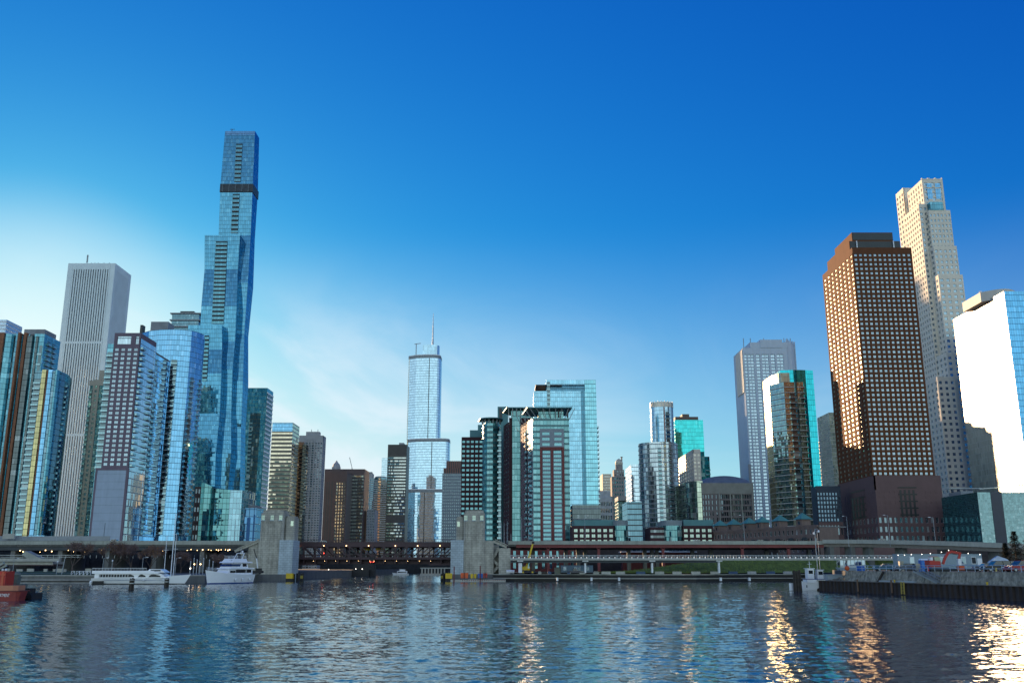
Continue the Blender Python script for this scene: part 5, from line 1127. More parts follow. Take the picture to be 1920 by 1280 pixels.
# low teal glass building at right
D = 430
b = BX(1832, 2060, 922, D, (1765, 935, 'l'), 'low_glass_building', 'low pale teal glass hall with a flat roof right of the bronze tower podium', 'building')
mb = MB(); f = b.le; mb.face([f.P(0, ZB + 8), f.P(f.W, ZB + 8), f.P(f.W, b.z1), f.P(0, b.z1)], 0, [(0, ZB), (f.W, ZB), (f.W, b.z1), (0, b.z1)]); mb.build('flank_glass', curtain('glass_flank_dark', (.25, .55, .6), .3, (.02, .075, .085), 1.2, 1.0, mull=(.04, .14, .16), blind=.2, blindcol=(.05, .13, .14)), b.t)
mb = MB(); mb.prism([(b.x0, b.y0), (b.x1, b.y0), (b.x1, b.y1), (b.x0 + .4, b.y1), (b.x0 + .4, b.y0 + .4)], ZB + 8, b.z1 - .1, per=True); mb.build('front_glass', curtain('glass_hall_pale', (.34, .52, .56), .33, (.09, .15, .16), 1.0, 1.2, mull=(.2, .32, .34), mw=.06, mh=.08, blind=.1, wob=.02), b.t)
mb = MB(); b.fr.box(mb, 6, 11, ZB + 8, b.z1 + .1, 0, .3); mb.build('dark_slot', plain('navy_slot', (.01, .02, .05), .3), b.t)
mb = MB(); mb.box(b.x0 + 3, b.y0 + 3, ZB, b.x1, b.y1, ZB + 8); mb.build('recessed_base', plantd, b.t)
mb = MB(); mb.bar((b.x0 - 14, b.y0 - 2, b.z1 + 1.4), (b.x0 + 6, b.y0 + 10, b.z1 + 2.4), 3, .3); mb.bar((b.x0 + 2, b.y0 + 3, b.z1 + 1.5), (b.x0 + 40, b.y0 + 4, b.z1 + 5), 3, .35); mb.build('roof_canopy', steel, b.t)
mb = MB(); mb.box(b.x0 - 13, b.y0 + 10, b.z1 - .1, b.x0 + 10, b.y0 + 20, b.z1 + 1.5) if False else mb.box(b.x0 + 2, b.y0 + 20, b.z1 - .1, b.x0 + 8, b.y1 - 4, b.z1 + 2); mb.build('roof_plant', plantm, b.t)

# ---- brick row houses with turrets
D = 415
x0, x1 = XA(1312, 1010, D + 12), XA(1532, 975, D - 30)
x0, x1 = XA(1312, 1000, D + 60), XA(1532, 983, D - 30)
t = thing('row_houses', 'long brown brick row of houses with six green pyramid turrets behind the viaduct', 'building', ((x0 + x1) / 2, D, ZB))
rbk = blocks('row_brick', (.22, .15, .125), (.18, .125, .11), (.16, .13, .12), .5, .25, stain=.2)
rf = F(x0, D + 60, x1, D - 30); za = ZA(1007, D + 12) ; zb_ = ZA(980, D - 30); zt = 20.5
mb = MB(); ws = []; zt = ZA(983, D - 30)
n = 4
wallgrid(mb, rf, ZB, zt - .8, 30, 5, .42, .55, .3, ws=ws); rf.box(mb, 0, rf.W, zt - .8, zt, -.6, .1); rf.box(mb, 0, rf.W, ZB, zt - .9, -10, -.7); mb.build('front_wall', rbk, t)
windows(t, ws, [WGd, frame_w], split=1)
mb = MB(); rf.box(mb, 0, rf.W, zt - 1, zt - .5, -14, -.7); mb.build('roof', roofm, t)
cop = plain('copper_green', (.08, .24, .21), .6, var=.15)
for px in (1320, 1345, 1370, 1399, 1424, 1457, 1500):
    # find u where the row projects to px
    u = min((abs(proj(rf.P(q * rf.W / 400, zt))[0] - px), q) for q in range(401))[1] * rf.W / 400; s = 2.1
    mb = MB(); rf.box(mb, u - s, u + s, zt - .6, zt + 2.6, -2 * s + .3, .35); o = mb.build('turret', rbk, t)
    mb = MB(); c = rf.P(u, 0, .35 - s); e = s + .8; q = [rf.P(u - e, 0, .35 + .8)[:2], rf.P(u + e, 0, .35 + .8)[:2], rf.P(u + e, 0, .35 - 2 * e + .8)[:2], rf.P(u - e, 0, .35 - 2 * e + .8)[:2]]
    for i in range(4): mb.face([(*q[i], zt + 2.62), (*q[(i + 1) % 4], zt + 2.62), (c[0], c[1], zt + 5.4)])
    mb.face([(*p, zt + 2.62) for p in reversed(q)])
    r_ = mb.build('turret_roof', cop, None); r_.parent = o; r_.matrix_parent_inverse.identity(); r_.location = -Vector(t.location)
    m2 = MB(); rf.box(m2, u - .5, u + .5, zt + .5, zt + 1.9, .36, .4); w_ = m2.build('window', WGd, None); w_.parent = o; w_.location = -Vector(t.location)
for k in range(9):
    u = rf.W * (k + 1.2) / 10; mb = MB(); rf.box(mb, u - 1.6, u + 1.6, zt - 5.9, zt - 5.7, 0, 1.2); rf.box(mb, u - 1.6, u + 1.6, zt - 5.7, zt - 4.8, 1.1, 1.16); mb.build('balcony', frame_d, t)
# twig planters omitted

# ================================================================ FOREGROUND STRUCTURES
def G(px, D, py=1062): return XA(px, py, D)
def lpart(t, name, mb, mats, parent=None, label=None):
    me = mb.mesh(name, mats); o = bpy.data.objects.new(name, me); C.objects.link(o); o.parent = parent or t
    if label: o['label'] = label
    return o
def lamp_mat(name, col, e):
    m, t_, o = newmat(name); n = N(t_, 'ShaderNodeEmission', inp={'Color': (*col, 1), 'Strength': e}); L(t_, n.outputs[0], o.inputs[0]); return m
L_warm = lamp_mat('lamp_warm', (1, .62, .28), 4.5); L_white = lamp_mat('lamp_white', (1, .92, .78), 5); L_red = lamp_mat('lamp_red', (1, .05, .03), 5); L_cool = lamp_mat('lamp_cool', (.9, .95, 1), 1.1)
stone = blocks('limestone', (.47, .45, .38), (.38, .365, .31), (.19, .19, .17), 1.5, .75, .9, .035, stain=.38)
stone_l = blocks('limestone_pale', (.46, .54, .58), (.39, .46, .50), (.2, .23, .25), 1.6, .8, .9, .04, stain=.2)
maroon = plain('maroon_steel', (.055, .028, .034), .55, .1, var=.2)
redst = plain('red_oxide_steel', (.17, .035, .035), .6, .1, var=.25)
black = plain('black_rubber', (.012, .012, .014), .6)
white = plain('gloss_white', (.86, .87, .88), .3, var=.04)
navyp = plain('navy_paint', (.02, .06, .22), .4)
orange = plain('orange_paint', (.62, .10, .02), .5)
yellow = plain('yellow_paint', (.62, .42, .01), .45, var=.1)
red = plain('red_paint', (.42, .018, .012), .4, var=.12)
bluep = plain('blue_plastic', (.015, .12, .48), .4)
wglass = winglass('boat_glass', (.7, .85, 1), .3, (.015, .02, .03), .2)
wood = plain('weathered_timber', (.05, .04, .032), .9, var=.35, scale=2)

# ---- stone bridge towers
def house(name, lab, sgn, D=345):
    """sgn -1: left tower; +1: right tower"""
    def X(px): return G(px, D)
    if sgn < 0: A = dict(main=(483, 527), step=(526.5, 545.5), low=(523, 549), wing=(463, 482.8)); ym, ys = 955.5, 966.5
    else: A = dict(main=(868, 908), step=(853.5, 869), low=(845, 869), wing=(908.5, 925)); ym, ys = 956, 967.5
    x0, x1 = X(A['main'][0]), X(A['main'][1]); t = thing(name, lab, 'bridge tower', ((x0 + x1) / 2, D + 6, 0))
    z1 = ZA(ym, D); zs = ZA(ys, D + 1); zl = ZA(1012, D)
    mb = MB(); c = .9
    oc = lambda a, b_, y0, y1, k: [(a + k, y0), (b_ - k, y0), (b_, y0 + k), (b_, y1 - k), (b_ - k, y1), (a + k, y1), (a, y1 - k), (a, y0 + k)]
    mb.prism(oc(x0, x1, D, D + 10, .8), zl, z1 - 1.0)
    mb.prism(oc(x0 + .5, x1 - .5, D + .5, D + 9.5, .8), z1 - 1.0, z1)
    mb.prism(oc(x0 - .35, x1 + .35, D - .35, D + 10, .5), -1, zl)
    # shallow pilasters up the shaft
    for k in (.02, .30, .70, .98): xc = x0 + (x1 - x0) * k; mb.box(max(x0 + .8, xc - .55), D - .18, zl, min(x1 - .8, xc + .55), D + .02, z1 - 4.6)
    mb.box(x0 + .8, D - .12, z1 - 4.4, x1 - .8, D + .02, z1 - 4.0)
    mb.build('shaft', stone, t)
    for k in (.11, .5, .87):
        xc = x0 + (x1 - x0) * k; m2 = MB(); m2.box(xc - .78, D - .26, z1 - 3.9, xc + .78, D - .01, z1 - 3.6); s_ = m2.build('sill', stone_l, t)
        m2 = MB(); m2.box(xc - .6, D - .05, z1 - 3.6, xc + .6, D + .2, z1 - 1.9)
        w_ = m2.build('window', winglass('pale_tower_glass', (.8, .9, .8), .3, (.12, .16, .12), .8, (.42, .5, .32)), t)  # pale green blind colour behind most of the glass
        m2 = MB()
        for q in (-.6, -.2, .2, .6): m2.box(xc + q - .04, D - .09, z1 - 3.6, xc + q + .04, D - .05, z1 - 1.9)
        m2.box(xc - .6, D - .09, z1 - 2.75, xc + .6, D - .055, z1 - 2.68); f_ = m2.build('frame', frame_t, None); f_.parent = w_; f_.location = -Vector(t.location)
    a, b_ = X(A['step'][0]), X(A['step'][1]); mb = MB(); mb.prism(oc(a, b_, D + 2.2, D + 9.6, .6), zl - .2, zs - .5); mb.prism(oc(a + .3, b_ - .3, D + 2.5, D + 9, .6), zs - .5, zs); mb.build('stepped_shaft', stone, t)
    k = (a + b_) / 2 + (.9 if sgn < 0 else -.6); m2 = MB(); m2.box(k - .5, D + 2.1, zs - 3.6, k + .5, D + 2.3, zs - 1.8); m2.build('window', winglass('pale_tower_glass', (.8, .9, .8), .3, (.12, .16, .12), .8, (.42, .5, .32)), t)
    a, b_ = X(A['low'][0]), X(A['low'][1]); mb = MB(); mb.box(a, D - 1.2, 0, b_, D + 9, zl); mb.build('abutment', stone_l, t)
    a, b_ = X(A['wing'][0]), X(A['wing'][1]); mb = MB(); mb.box(a, D + .6, 0, b_, D + 9, zl - .3); mb.build('wing_wall', stone, t)
    # stair tower
    mb = MB(); st = MB(); rl = MB()
    if sgn > 0:
        a, b_ = X(935), X(957); mb.box(a, D + .2, 0, b_, D + 8, ZA(1027, D)); mb.box(X(925), D + 5, 0, a, D + 8, ZA(1020, D)); mb.build('stair_block', stone, t)
        pts = [(X(935), ZA(1027, D)), (X(923), ZA(1048, D)), (X(935), ZA(1060, D)), (X(923), ZA(1074, D))]
        for (xa, za), (xb, zb_) in zip(pts, pts[1:]): st.bar((xa, D + 2.5, za), (xb, D + 2.5, zb_), 1.6, .9)
        st.bar((X(924), D + .6, zl - .4), (X(950), D + .6, ZA(1027, D) + .4), .5, .9); st.bar((X(928), D + .1, zl + .2), (X(952), D + .1, ZA(1026, D) + .8), .3, .3)
    else:
        a, b_ = X(441), X(463); mb.box(a + 1, D + 3, 0, b_ + .3, D + 8, ZA(1035, D)); mb.build('stair_block', stone, t)
        st.bar((X(482), D + .2, ZA(1014, D)), (X(438), D + .2, ZA(1033, D)), .6, .9); st.bar((X(482), D - .3, ZA(1011, D)), (X(444), D - .3, ZA(1028, D)), .3, .3)
        for (xa, ya), (xb, yb) in (((446, 1035), (466, 1052)), ((466, 1052), (452, 1066)), ((452, 1066), (468, 1078))): st.bar((X(xa), D + 2.6, ZA(ya, D)), (X(xb), D + 2.6, ZA(yb, D)), 1.4, .8)
    st.build('stair_flights', stone, t)
    mb = MB(); lo, hi = (X(463), X(549)) if sgn < 0 else (X(845), X(940)); mb.box(lo, D - 3.5, -1, hi, D + 3, ZA(1076, D)); mb.build('pier_base', M_concd, t)
house('bridge_tower', 'stepped limestone bridge tower left of the steel bridge, beside the motor yacht', -1)
house('bridge_tower', 'stepped limestone bridge tower right of the steel bridge, beside the yellow crane', 1)

# ---- steel bascule bridge
D = 362; xa, xb = G(547, D), G(848, D); zt = ZA(1015.5, D)
t = thing('bascule_bridge', 'dark maroon double-deck steel truss bridge between the two stone towers', 'bridge', ((xa + xb) / 2, D + 9, 0))
mb = MB(); mb.box(xa, D, zt - .5, xb, D + 20, zt); mb.build('upper_deck', maroon, t)
zc0, zc1 = ZA(1024.5, D), ZA(1044.5, D); n = 14
for yy, nm in ((D, 'truss'), (D + 19, 'truss')):
    mb = MB(); mb.box(xa, yy - .25, zc0 - .1, xb, yy + .25, zt - .5); mb.box(xa, yy - .3, zc1 - .7, xb, yy + .3, zc1 + .1); mb.box(xa, yy - .2, zc1 + .95, xb, yy + .1, zc1 + 1.15)
    for k in range(n + 1):
        x = xa + (xb - xa) * k / n; mb.box(x - .22, yy - .27, zc1, x + .22, yy + .27, zc0)
        mb.box(x - .5, yy - .31, zc1 + .1, x + .5, yy - .28, zc1 + .9); mb.box(x - .5, yy - .31, zc0 - .7, x + .5, yy - .28, zc0)
        if k < n:
            x2 = xa + (xb - xa) * (k + 1) / n
            a, c = (zc0, zc1) if k < n / 2 else (zc1, zc0); mb.bar((x, yy, a), (x2, yy, c), .35, .38)
    for k in range(n * 5): x = xa + (xb - xa) * (k + .5) / (n * 5); mb.box(x - .05, yy - .12, zc1, x + .05, yy - .04, zc1 + 1)
    mb.build(nm, maroon, t)
mb = MB(); mb.box(xa, D + .4, zc1 - .9, xb, D + 18.6, zc1 - .2)
for k in range(n + 1): x = xa + (xb - xa) * k / n; mb.box(x - .2, D + .3, zc1 - 2.2, x + .2, D + 18.7, zc1 - .9)
for yy in (3, 9.5, 16): mb.box(xa, D + yy, zc1 - 2.4, xb, D + yy + .4, zc1 - .9)
mb.build('lower_deck', maroon, t)
for sx, w in ((xa, 1), (xb, -1)):
    mb = MB(); mb.prism([(sx, D + 1), (sx + w * 9, D + 1), (sx + w * 9, D + 18), (sx, D + 18)] if w > 0 else [(sx - 9, D + 1), (sx, D + 1), (sx, D + 18), (sx - 9, D + 18)], ZA(1059, D), zc1 - 2.2); mb.build('counterweight', maroon, t)
mb = MB()
for yy in (D - .1, D + 20): 
    mb.box(xa, yy - .04, zt + .95, xb, yy + .04, zt + 1.03)
    for k in range(90): x = xa + (xb - xa) * k / 89; mb.box(x - .04, yy - .04, zt, x + .04, yy + .04, zt + .95)
mb.build('handrail', maroon, t)
for px in (558, 605, 647.5, 689.5, 740, 782, 824):
    mb = MB(); mb.ball((G(px, D - 1), D - .75, ZA(1022.5, D - 1)), .2, n=6); mb.build('lamp', L_warm, t)
for k, px in enumerate((587, 608, 629, 650, 672, 693, 701, 722, 743, 764, 786, 807)):
    mb = MB(); mb.ball((G(px, D - .6), D - .6, ZA(1051, D)), .09, n=6); mb.build('lamp', L_warm, t)
for px, py in ((694.5, 1053), (700, 1053), (606, 1036.5)): mb = MB(); mb.ball((G(px, D - .6), D - .7, ZA(py, D)), .18, n=6); mb.build('signal_lamp', L_red, t)
mb = MB(); mb.box(G(693, D), D - .5, ZA(1053.5, D), G(702, D), D + .1, ZA(1044, D)); mb.build('signal_box', black, t)
for a, c in ((703, 718), (678, 693)):
    mb = MB(); mb.box(G(a, D + 8), D + 8, ZA(1031, D + 8), G(c, D + 8), D + 8.3, ZA(1027, D + 8)); mb.build('clearance_board', yellow, t, 'yellow height board')
mb = MB()
for k in range(30): x = xa + (xb - xa) * (k + .5) / 30; mb.box(x - .05, D + 4, zc1, x + .05, D + 4.1, zc1 + .8)
mb.build('lane_posts', whitem, t)

# ---- viaducts
def sweep(t, name, pts, prof, mat):
    """pts: (x, y, z) line; prof: list of (offset perpendicular, dz)"""
    rings = []
    for i, p in enumerate(pts):
        a = Vector(pts[max(0, i - 1)]); b_ = Vector(pts[min(len(pts) - 1, i + 1)]); d = (b_ - a); d.z = 0; d.normalize(); nrm = Vector((-d.y, d.x, 0))
        rings.append([tuple(Vector(p) + nrm * o + Vector((0, 0, dz))) for o, dz in prof])
    mb = MB(); mb.loft(rings, 0, uvs=False); return mb.build(name, mat, t)
par = plain('parapet_concrete', (.32, .335, .29), .85, var=.25, streak=.5, scale=.3)
gird = plain('dark_girder', (.035, .045, .055), .6)
X0, X1 = -260, G(484, 352); zt = ZA(1013.5, 352)
t = thing('viaduct', 'long concrete road viaduct with lamps beneath it, left of the bridge behind the boats', 'viaduct', ((X0 + X1) / 2, 362, ZB))
mb = MB(); mb.box(X0, 352, zt - 1.35, X1, 352.5, zt); mb.box(X0, 375, zt - 1.35, X1, 375.5, zt); mb.build('parapet', par, t)
mb = MB(); mb.box(X0, 352.6, zt - 1.9, X1, 375, zt - 1.0); mb.build('deck', M_concd, t)
mb = MB()
for yy in (353.2, 360, 368, 374): mb.box(X0, yy, zt - 3.4, X1, yy + .5, zt - 1.9)
mb.build('girders', gird, t)
for k in range(9):
    x = -238 + k * 17.5; mb = MB(); mb.box(x, 354, ZB, x + 1.6, 374, zt - 3.4); mb.build('pier', M_concd, t)
lampx = [(30, 1031.5), (36, 1033.5), (68, 1034.5), (78, 1031), (90, 1033), (121, 1031), (132, 1033.5), (153, 1034), (164, 1031), (184, 1031), (218, 1030.5), (238, 1031), (300, 1032), (346, 1031), (353, 1029.5), (365, 1031), (375, 1030), (386, 1030), (391, 1031), (401, 1030), (405, 1031), (410, 1030), (418, 1030), (423, 1031), (426, 1030)]
for px, py in lampx: mb = MB(); mb.ball((G(px, 351.5), 353, ZA(py, 353)), .13 + .08 * (px % 3 == 0), n=6); mb.build('under_deck_lamp', L_warm, t)
# upper ramp behind (pale barrier)
t = thing('ramp', 'pale concrete ramp wall rising above the left viaduct below the glass high-rises', 'viaduct', (G(60, 400), 402, ZB))
mb = MB(); mb.box(-300, 400, ZA(1013, 400), G(200, 400), 400.5, ZA(1004.5, 400)); mb.box(-300, 400.6, ZB, G(440, 400), 412, ZA(1013, 400)); mb.build('wall', plain('pale_barrier', (.30, .33, .35), .8, var=.15), t)
mb = MB(); mb.box(G(0, 398), 397, ZA(1010, 398), G(22, 398), 398, ZA(1000, 398)); mb.build('end_block', M_conc, t)
# lower road behind the trees
t = thing('lower_road', 'lower-level concrete road beam and ramp under the left viaduct', 'viaduct', (G(60, 345), 345, ZB))
mb = MB(); mb.box(-250, 340, ZA(1052, 340), G(110, 340), 341, ZA(1046, 340)); mb.box(-250, 341.1, ZA(1058, 341), G(98, 341), 350, ZA(1052, 341)); mb.build('road_beam', M_conc, t)
mb = MB(); mb.box(-250, 341.2, ZA(1060, 341), G(100, 341), 349, ZA(1057, 341)); mb.build('maroon_girder', maroon, t)
mb = MB(); mb.loft([[(G(a, 343), 343, ZA(b_, 343)), (G(c, 343), 343, ZA(d, 343)), (G(c, 343), 347, ZA(d, 343)), (G(a, 343), 347, ZA(b_, 343))] for a, b_, c, d in ((38, 1038, 44, 1032), (48, 1046, 74, 1046))], 0, uvs=False)
mb.build('haunch', par, t)
mb = MB()
for py in (1040.5, 1044): mb.box(-250, 344, ZA(py, 344), G(150, 344), 344.08, ZA(py, 344) + .12)
for k in range(40): x = -90 + -k * 2.2; mb.box(x, 344.1, ZA(1046, 344), x + .1, 344.2, ZA(1040, 344))
mb.build('guard_rail', steel, t)
# long retaining wall of the lower level, under the left viaduct
t = thing('retaining_wall', 'dark concrete retaining wall under the left viaduct', 'wall', (G(250, 385), 385, ZB))
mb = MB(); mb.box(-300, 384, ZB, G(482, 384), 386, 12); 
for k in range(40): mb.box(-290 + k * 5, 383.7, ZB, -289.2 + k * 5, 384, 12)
mb.build('wall', plain('very_dark_concrete', (.05, .055, .06), .9, var=.4), t)  # very dark base colour, uneven at random

# right side steel viaduct
XR0, XR1 = G(953, 366), G(1548, 366); zt = ZA(1013.5, 366)
t = thing('viaduct', 'steel road viaduct with red-brown girder and columns right of the bridge', 'viaduct', ((XR0 + XR1) / 2, 376, ZB))
mb = MB(); mb.box(XR0, 366, zt - 1.35, XR1, 366.5, zt); mb.box(XR0, 388, zt - 1.35, XR1, 388.5, zt); mb.build('parapet', par, t)
mb = MB(); mb.box(XR0, 366.6, zt - 2, XR1, 388, zt - 1); mb.build('deck', M_concd, t)
mb = MB(); mb.box(XR0 + 3, 366.4, zt - 2.55, XR1, 366.9, zt - 1.36); mb.build('front_girder', redst, t)
mb = MB()
for yy in (373, 380, 387): mb.box(XR0, yy, zt - 3, XR1, yy + .4, zt - 2)
mb.build('rear_girders', gird, t)
for px in (1028, 1123, 1244, 1393, 1480): x = G(px, 367); mb = MB(); mb.box(x - .5, 366.3, ZB, x + .5, 367.4, zt - 2.56); mb.box(x - .8, 366.3, zt - 2.9, x + .8, 367.5, zt - 2.56); mb.build('column', redst, t)
for px in (1000, 1062, 1085, 1098, 1180, 1210, 1224, 1233, 1300, 1335, 1440, 1520): x = G(px, 380); mb = MB(); mb.box(x - .7, 380, ZB, x + .7, 382, zt - 3); mb.build('rear_column', M_concd, t)
# curved concrete viaduct at right
pts = [(G(1546, 366), 366, ZA(1011, 366)), (G(1620, 352), 352, ZA(1011, 352)), (G(1700, 335), 335, ZA(1012.2, 335)), (G(1790, 318), 318, ZA(1014.5, 318)), (G(1900, 300), 300, ZA(1018.5, 300)), (G(2060, 280), 280, ZA(1024, 280))]
t = thing('viaduct', 'curving grey concrete road ramp in front of the bronze tower podium at the right', 'viaduct', (G(1750, 330), 330, ZB))
vc = plain('viaduct_concrete', (.37, .37, .32), .85, var=.2, streak=.55, scale=.25)
sweep(t, 'parapet', pts, [(0, 0), (0, -1.15), (.4, -1.15), (.4, 0)], vc)
sweep(t, 'far_parapet', pts, [(10, 0), (10, -1.15), (10.4, -1.15), (10.4, 0)], vc)
sweep(t, 'deck', pts, [(-.25, -1.16), (-.25, -1.45), (10.6, -1.45), (10.6, -1.16)], vc)
sweep(t, 'girder', pts, [(.5, -1.46), (.9, -2.7), (9.5, -2.7), (9.9, -1.46)], plain('girder_concrete', (.24, .22, .2), .85, var=.2, streak=.4))
for px, D_ in ((1565, 362), (1605, 355), (1640, 349), (1703, 337), (1801, 318), (1885, 304)): x = G(px, D_); mb = MB(); mb.box(x - .8, D_ + 1.5, ZB, x + .8, D_ + 8.5, ZA(1024, D_)); mb.build('pier', M_concd, t)
# low things under the right viaduct
t = thing('brick_terrace', 'low red brick building with white windows under the right viaduct behind the yellow crane', 'building', (G(1017, 405), 410, ZB))
mb = MB(); ws = []; f = F(G(958, 402), 402, G(1080, 402), 402); wallgrid(mb, f, ZB, ZA(1026, 402), 9, 2, .4, .5, .2, ws=ws); mb.prism(quadp(f.o[0], f.o[0] + f.W, 402.6, 412), ZB, ZA(1026, 402)); mb.build('facade', redb, t); windows(t, ws, [WT, frame_g], vis=(900, 0, 1100, 1100), split=2)
t = thing('pavilion', 'low pavilion with a white flat roof and red brick base under the right viaduct', 'building', (G(1230, 395), 400, ZB))
mb = MB(); mb.box(G(1165, 395), 395, ZA(1035, 395), G(1308, 395), 403, ZA(1033, 395)); mb.build('roof', whitem, t); mb = MB(); mb.box(G(1168, 396), 396, ZB, G(1300, 396), 402, ZA(1035, 396)); mb.build('walls', redb, t)
mb = MB(); mb.box(G(1180, 397), 397, ZA(1033, 397), G(1300, 397), 401, ZA(1028, 397)); mb.build('clerestory', G_sil, t)
t = thing('retaining_wall', 'dark street wall under the right viaduct', 'wall', (G(1300, 410), 412, ZB)); mb = MB(); mb.box(G(1081, 412), 412, ZB, G(1900, 412), 414, 13.4)
mb.build('wall', plain('very_dark_brick', (.035, .03, .032), .9, var=.5), t)  # near-black base colour with strong random tone
t = thing('street_wall', 'mauve brick street wall glimpsed under the concrete ramp', 'wall', (G(1600, 395), 395, ZB)); mb = MB(); mb.box(G(1540, 392), 392, ZB, G(1760, 392), 393, ZA(1026, 392)); mb.build('wall', bw, t)

# ---- light steel walkway bridge
Dw = 326; xa, xb = G(957, Dw), G(1700, Dw)
t = thing('walkway_bridge', 'long pale steel walkway bridge with a row of small lights in front of the viaduct', 'footbridge', ((xa + xb) / 2, Dw + 2, 0))
gal = plain('pale_galvanised', (.42, .46, .48), .45, .3, var=.1)
zr, zb_ = ZA(1040, Dw), ZA(1047, Dw)
for yy in (Dw, Dw + 4):
    mb = MB(); mb.box(xa, yy, zr - .09, xb, yy + .12, zr); mb.box(xa, yy, zr - .55, xb, yy + .1, zr - .45); mb.box(xa, yy - .05, zb_, xb, yy + .2, zb_ + .22)
    n = int((xb - xa) / 1.9)
    for k in range(n + 1): x = xa + (xb - xa) * k / n; mb.box(x - .05, yy, zb_, x + .05, yy + .1, zr - .05)
    mb.build('railing', gal, t)
mb = MB(); mb.box(xa, Dw + .1, zb_ - .5, xb, Dw + 4, zb_ - .02); mb.build('deck', M_conc, t)
mb = MB(); mb.box(xa, Dw + .8, zb_ - 1.3, G(1345, Dw), Dw + 1.2, zb_ - .5); mb.box(xa, Dw + 3, zb_ - 1.3, G(1345, Dw), Dw + 3.4, zb_ - .5); mb.build('girder', gird, t)
for px in (975.5, 1098, 1224, 1350): x = G(px, Dw); mb = MB(); mb.box(x - (.6 if px < 980 else .28), Dw + 1.2, ZB, x + (.6 if px < 980 else .28), Dw + 2.8, zb_ - .5); mb.box(x - 1, Dw + .5, zb_ - .9, x + 1, Dw + 3.6, zb_ - .5); mb.build('column', whitem, t)
for k in range(70):
    x = xa + 1 + (xb - xa - 2) * k / 69; mb = MB(); mb.box(x - .12, Dw - .04, zb_ + .3, x + .12, Dw - .005, zb_ + .48); mb.build('path_light', L_cool, t)

# ---- banks
def capwall(name, lab, pts, zt, capm, wallm, cat='quay wall', depth=1.2):
    t = thing(name, lab, cat, (pts[0][0], pts[0][1], 0)); mb = MB(); c = MB()
    for (xa, ya), (xb, yb) in zip(pts, pts[1:]):
        mb.face([(xa, ya, -1), (xb, yb, -1), (xb, yb, zt - .3), (xa, ya, zt - .3)]); c.prism([(xa, ya - .25), (xb, yb - .25), (xb, yb + depth), (xa, ya + depth)], zt - .3, zt)
    mb.build('wall', wallm, t); c.build('cap', capm, t); return t
bankp = [(G(925, 345), 340), (G(965, 340), 336), (G(1040, 340), 336), (G(1180, 330), 326), (G(1300, 330), 326), (G(1400, 345), 341), (G(1505, 345), 341), (104, 341)]
t = capwall('quay_wall', 'low dark quay wall with a pale cap below the grass bank, right of the bridge', bankp, 2.55, par, black)
mb = MB()
for (xa, ya), (xb, yb) in zip(bankp, bankp[1:]): mb.prism([(xa, ya - .5), (xb, yb - .5), (xb, yb - .02), (xa, ya - .02)], 1.0, 1.25)
mb.build('waler', M_conc, t)
for px in (1042, 1104, 1154, 1338, 1390): x = G(px, 335); mb = MB(); mb.box(x - .3, 324, .4, x + .3, 325.5, 1.5); mb.build('mooring_pad', whitem, t)
mb = MB(); m_ = [(x, y + .5, ZB - .5) for x, y in bankp]; mb.face(m_ + [(bankp[-1][0], 350, ZB - .5), (bankp[0][0], 350, ZB - .5)]); 
tag(mb.build('bank_ground', plain('bank_gravel', (.09, .085, .07), .95, var=.3, scale=1)), None, None, kind='structure')
# grass bank: a mound that climbs to the walkway
grassm = plain('grass', (.10, .14, .03), .95, var=.5, scale=.6)
mb = MB(); nx, ny = 60, 8; px0, px1 = 1120, 1720
def gz(i, j):
    a = i / nx; px = px0 + (px1 - px0) * a; h = 1 / (1 + math.exp(-(px - 1255) / 42)); s = j / ny; s = s * s * (3 - 2 * s)
    top = ZA(1046 + 0.4 * noise.noise((px * .05, 0, 0)), 325.0) if px > 0 else 0
    z = (ZB - .1) + (max(top, 5.5) - ZB) * s * h + .25 * noise.noise((px * .07, j * .9, 3)) * s
    return z
grid = [[(G(px0 + (px1 - px0) * i / nx, 318) if False else 30 + (i / nx) * 112, 329 + 9 * (j / ny) * 1.0 if False else 0, 0) for i in range(nx + 1)] for j in range(ny + 1)]
P = []
for j in range(ny + 1):
    row = []
    for i in range(nx + 1):
        px = px0 + (px1 - px0) * i / nx
        yfoot = 331 if px < 1330 else min(345, 331 + (px - 1330) * .17)
        y = yfoot + (348 - yfoot) * j / ny if False else yfoot + 12 * j / ny
        row.append((G(px, y), y, gz(i, j)))
    P.append(row)
for j in range(ny):
    for i in range(nx): mb.face([P[j][i], P[j][i + 1], P[j + 1][i + 1], P[j + 1][i]], 0, None, True)
for i in range(nx): mb.face([P[ny][i], P[ny][i + 1], (P[ny][i + 1][0], P[ny][i + 1][1] + 6, P[ny][i + 1][2]), (P[ny][i][0], P[ny][i][1] + 6, P[ny][i][2])], 0)
tag(mb.build('grass_bank', grassm), None, None, kind='structure')
mb = MB(); rnd = random.Random(3)
for k in range(9000):
    i = rnd.random() * (nx - 1); j = rnd.random() * (ny - .01); a, b_ = P[int(j)][int(i)], P[int(j) + 1][int(i) + 1]; fx, fy = i % 1, j % 1
    x = a[0] + (b_[0] - a[0]) * fx; y = a[1] + (b_[1] - a[1]) * fy; z = a[2] + (b_[2] - a[2]) * fy; h = .15 + rnd.random() * .3; w = .05 + .1 * rnd.random(); dx = rnd.uniform(-.15, .15)
    mb.face([(x - w, y, z - .05), (x + w, y, z - .05), (x + dx, y + .05, z + h)])
tag(mb.build('grass', plain('grass_blades', (.13, .18, .04), .9, var=.5, scale=.4)), 'rough green grass tufts over the bank above the quay', 'grass', kind='stuff')
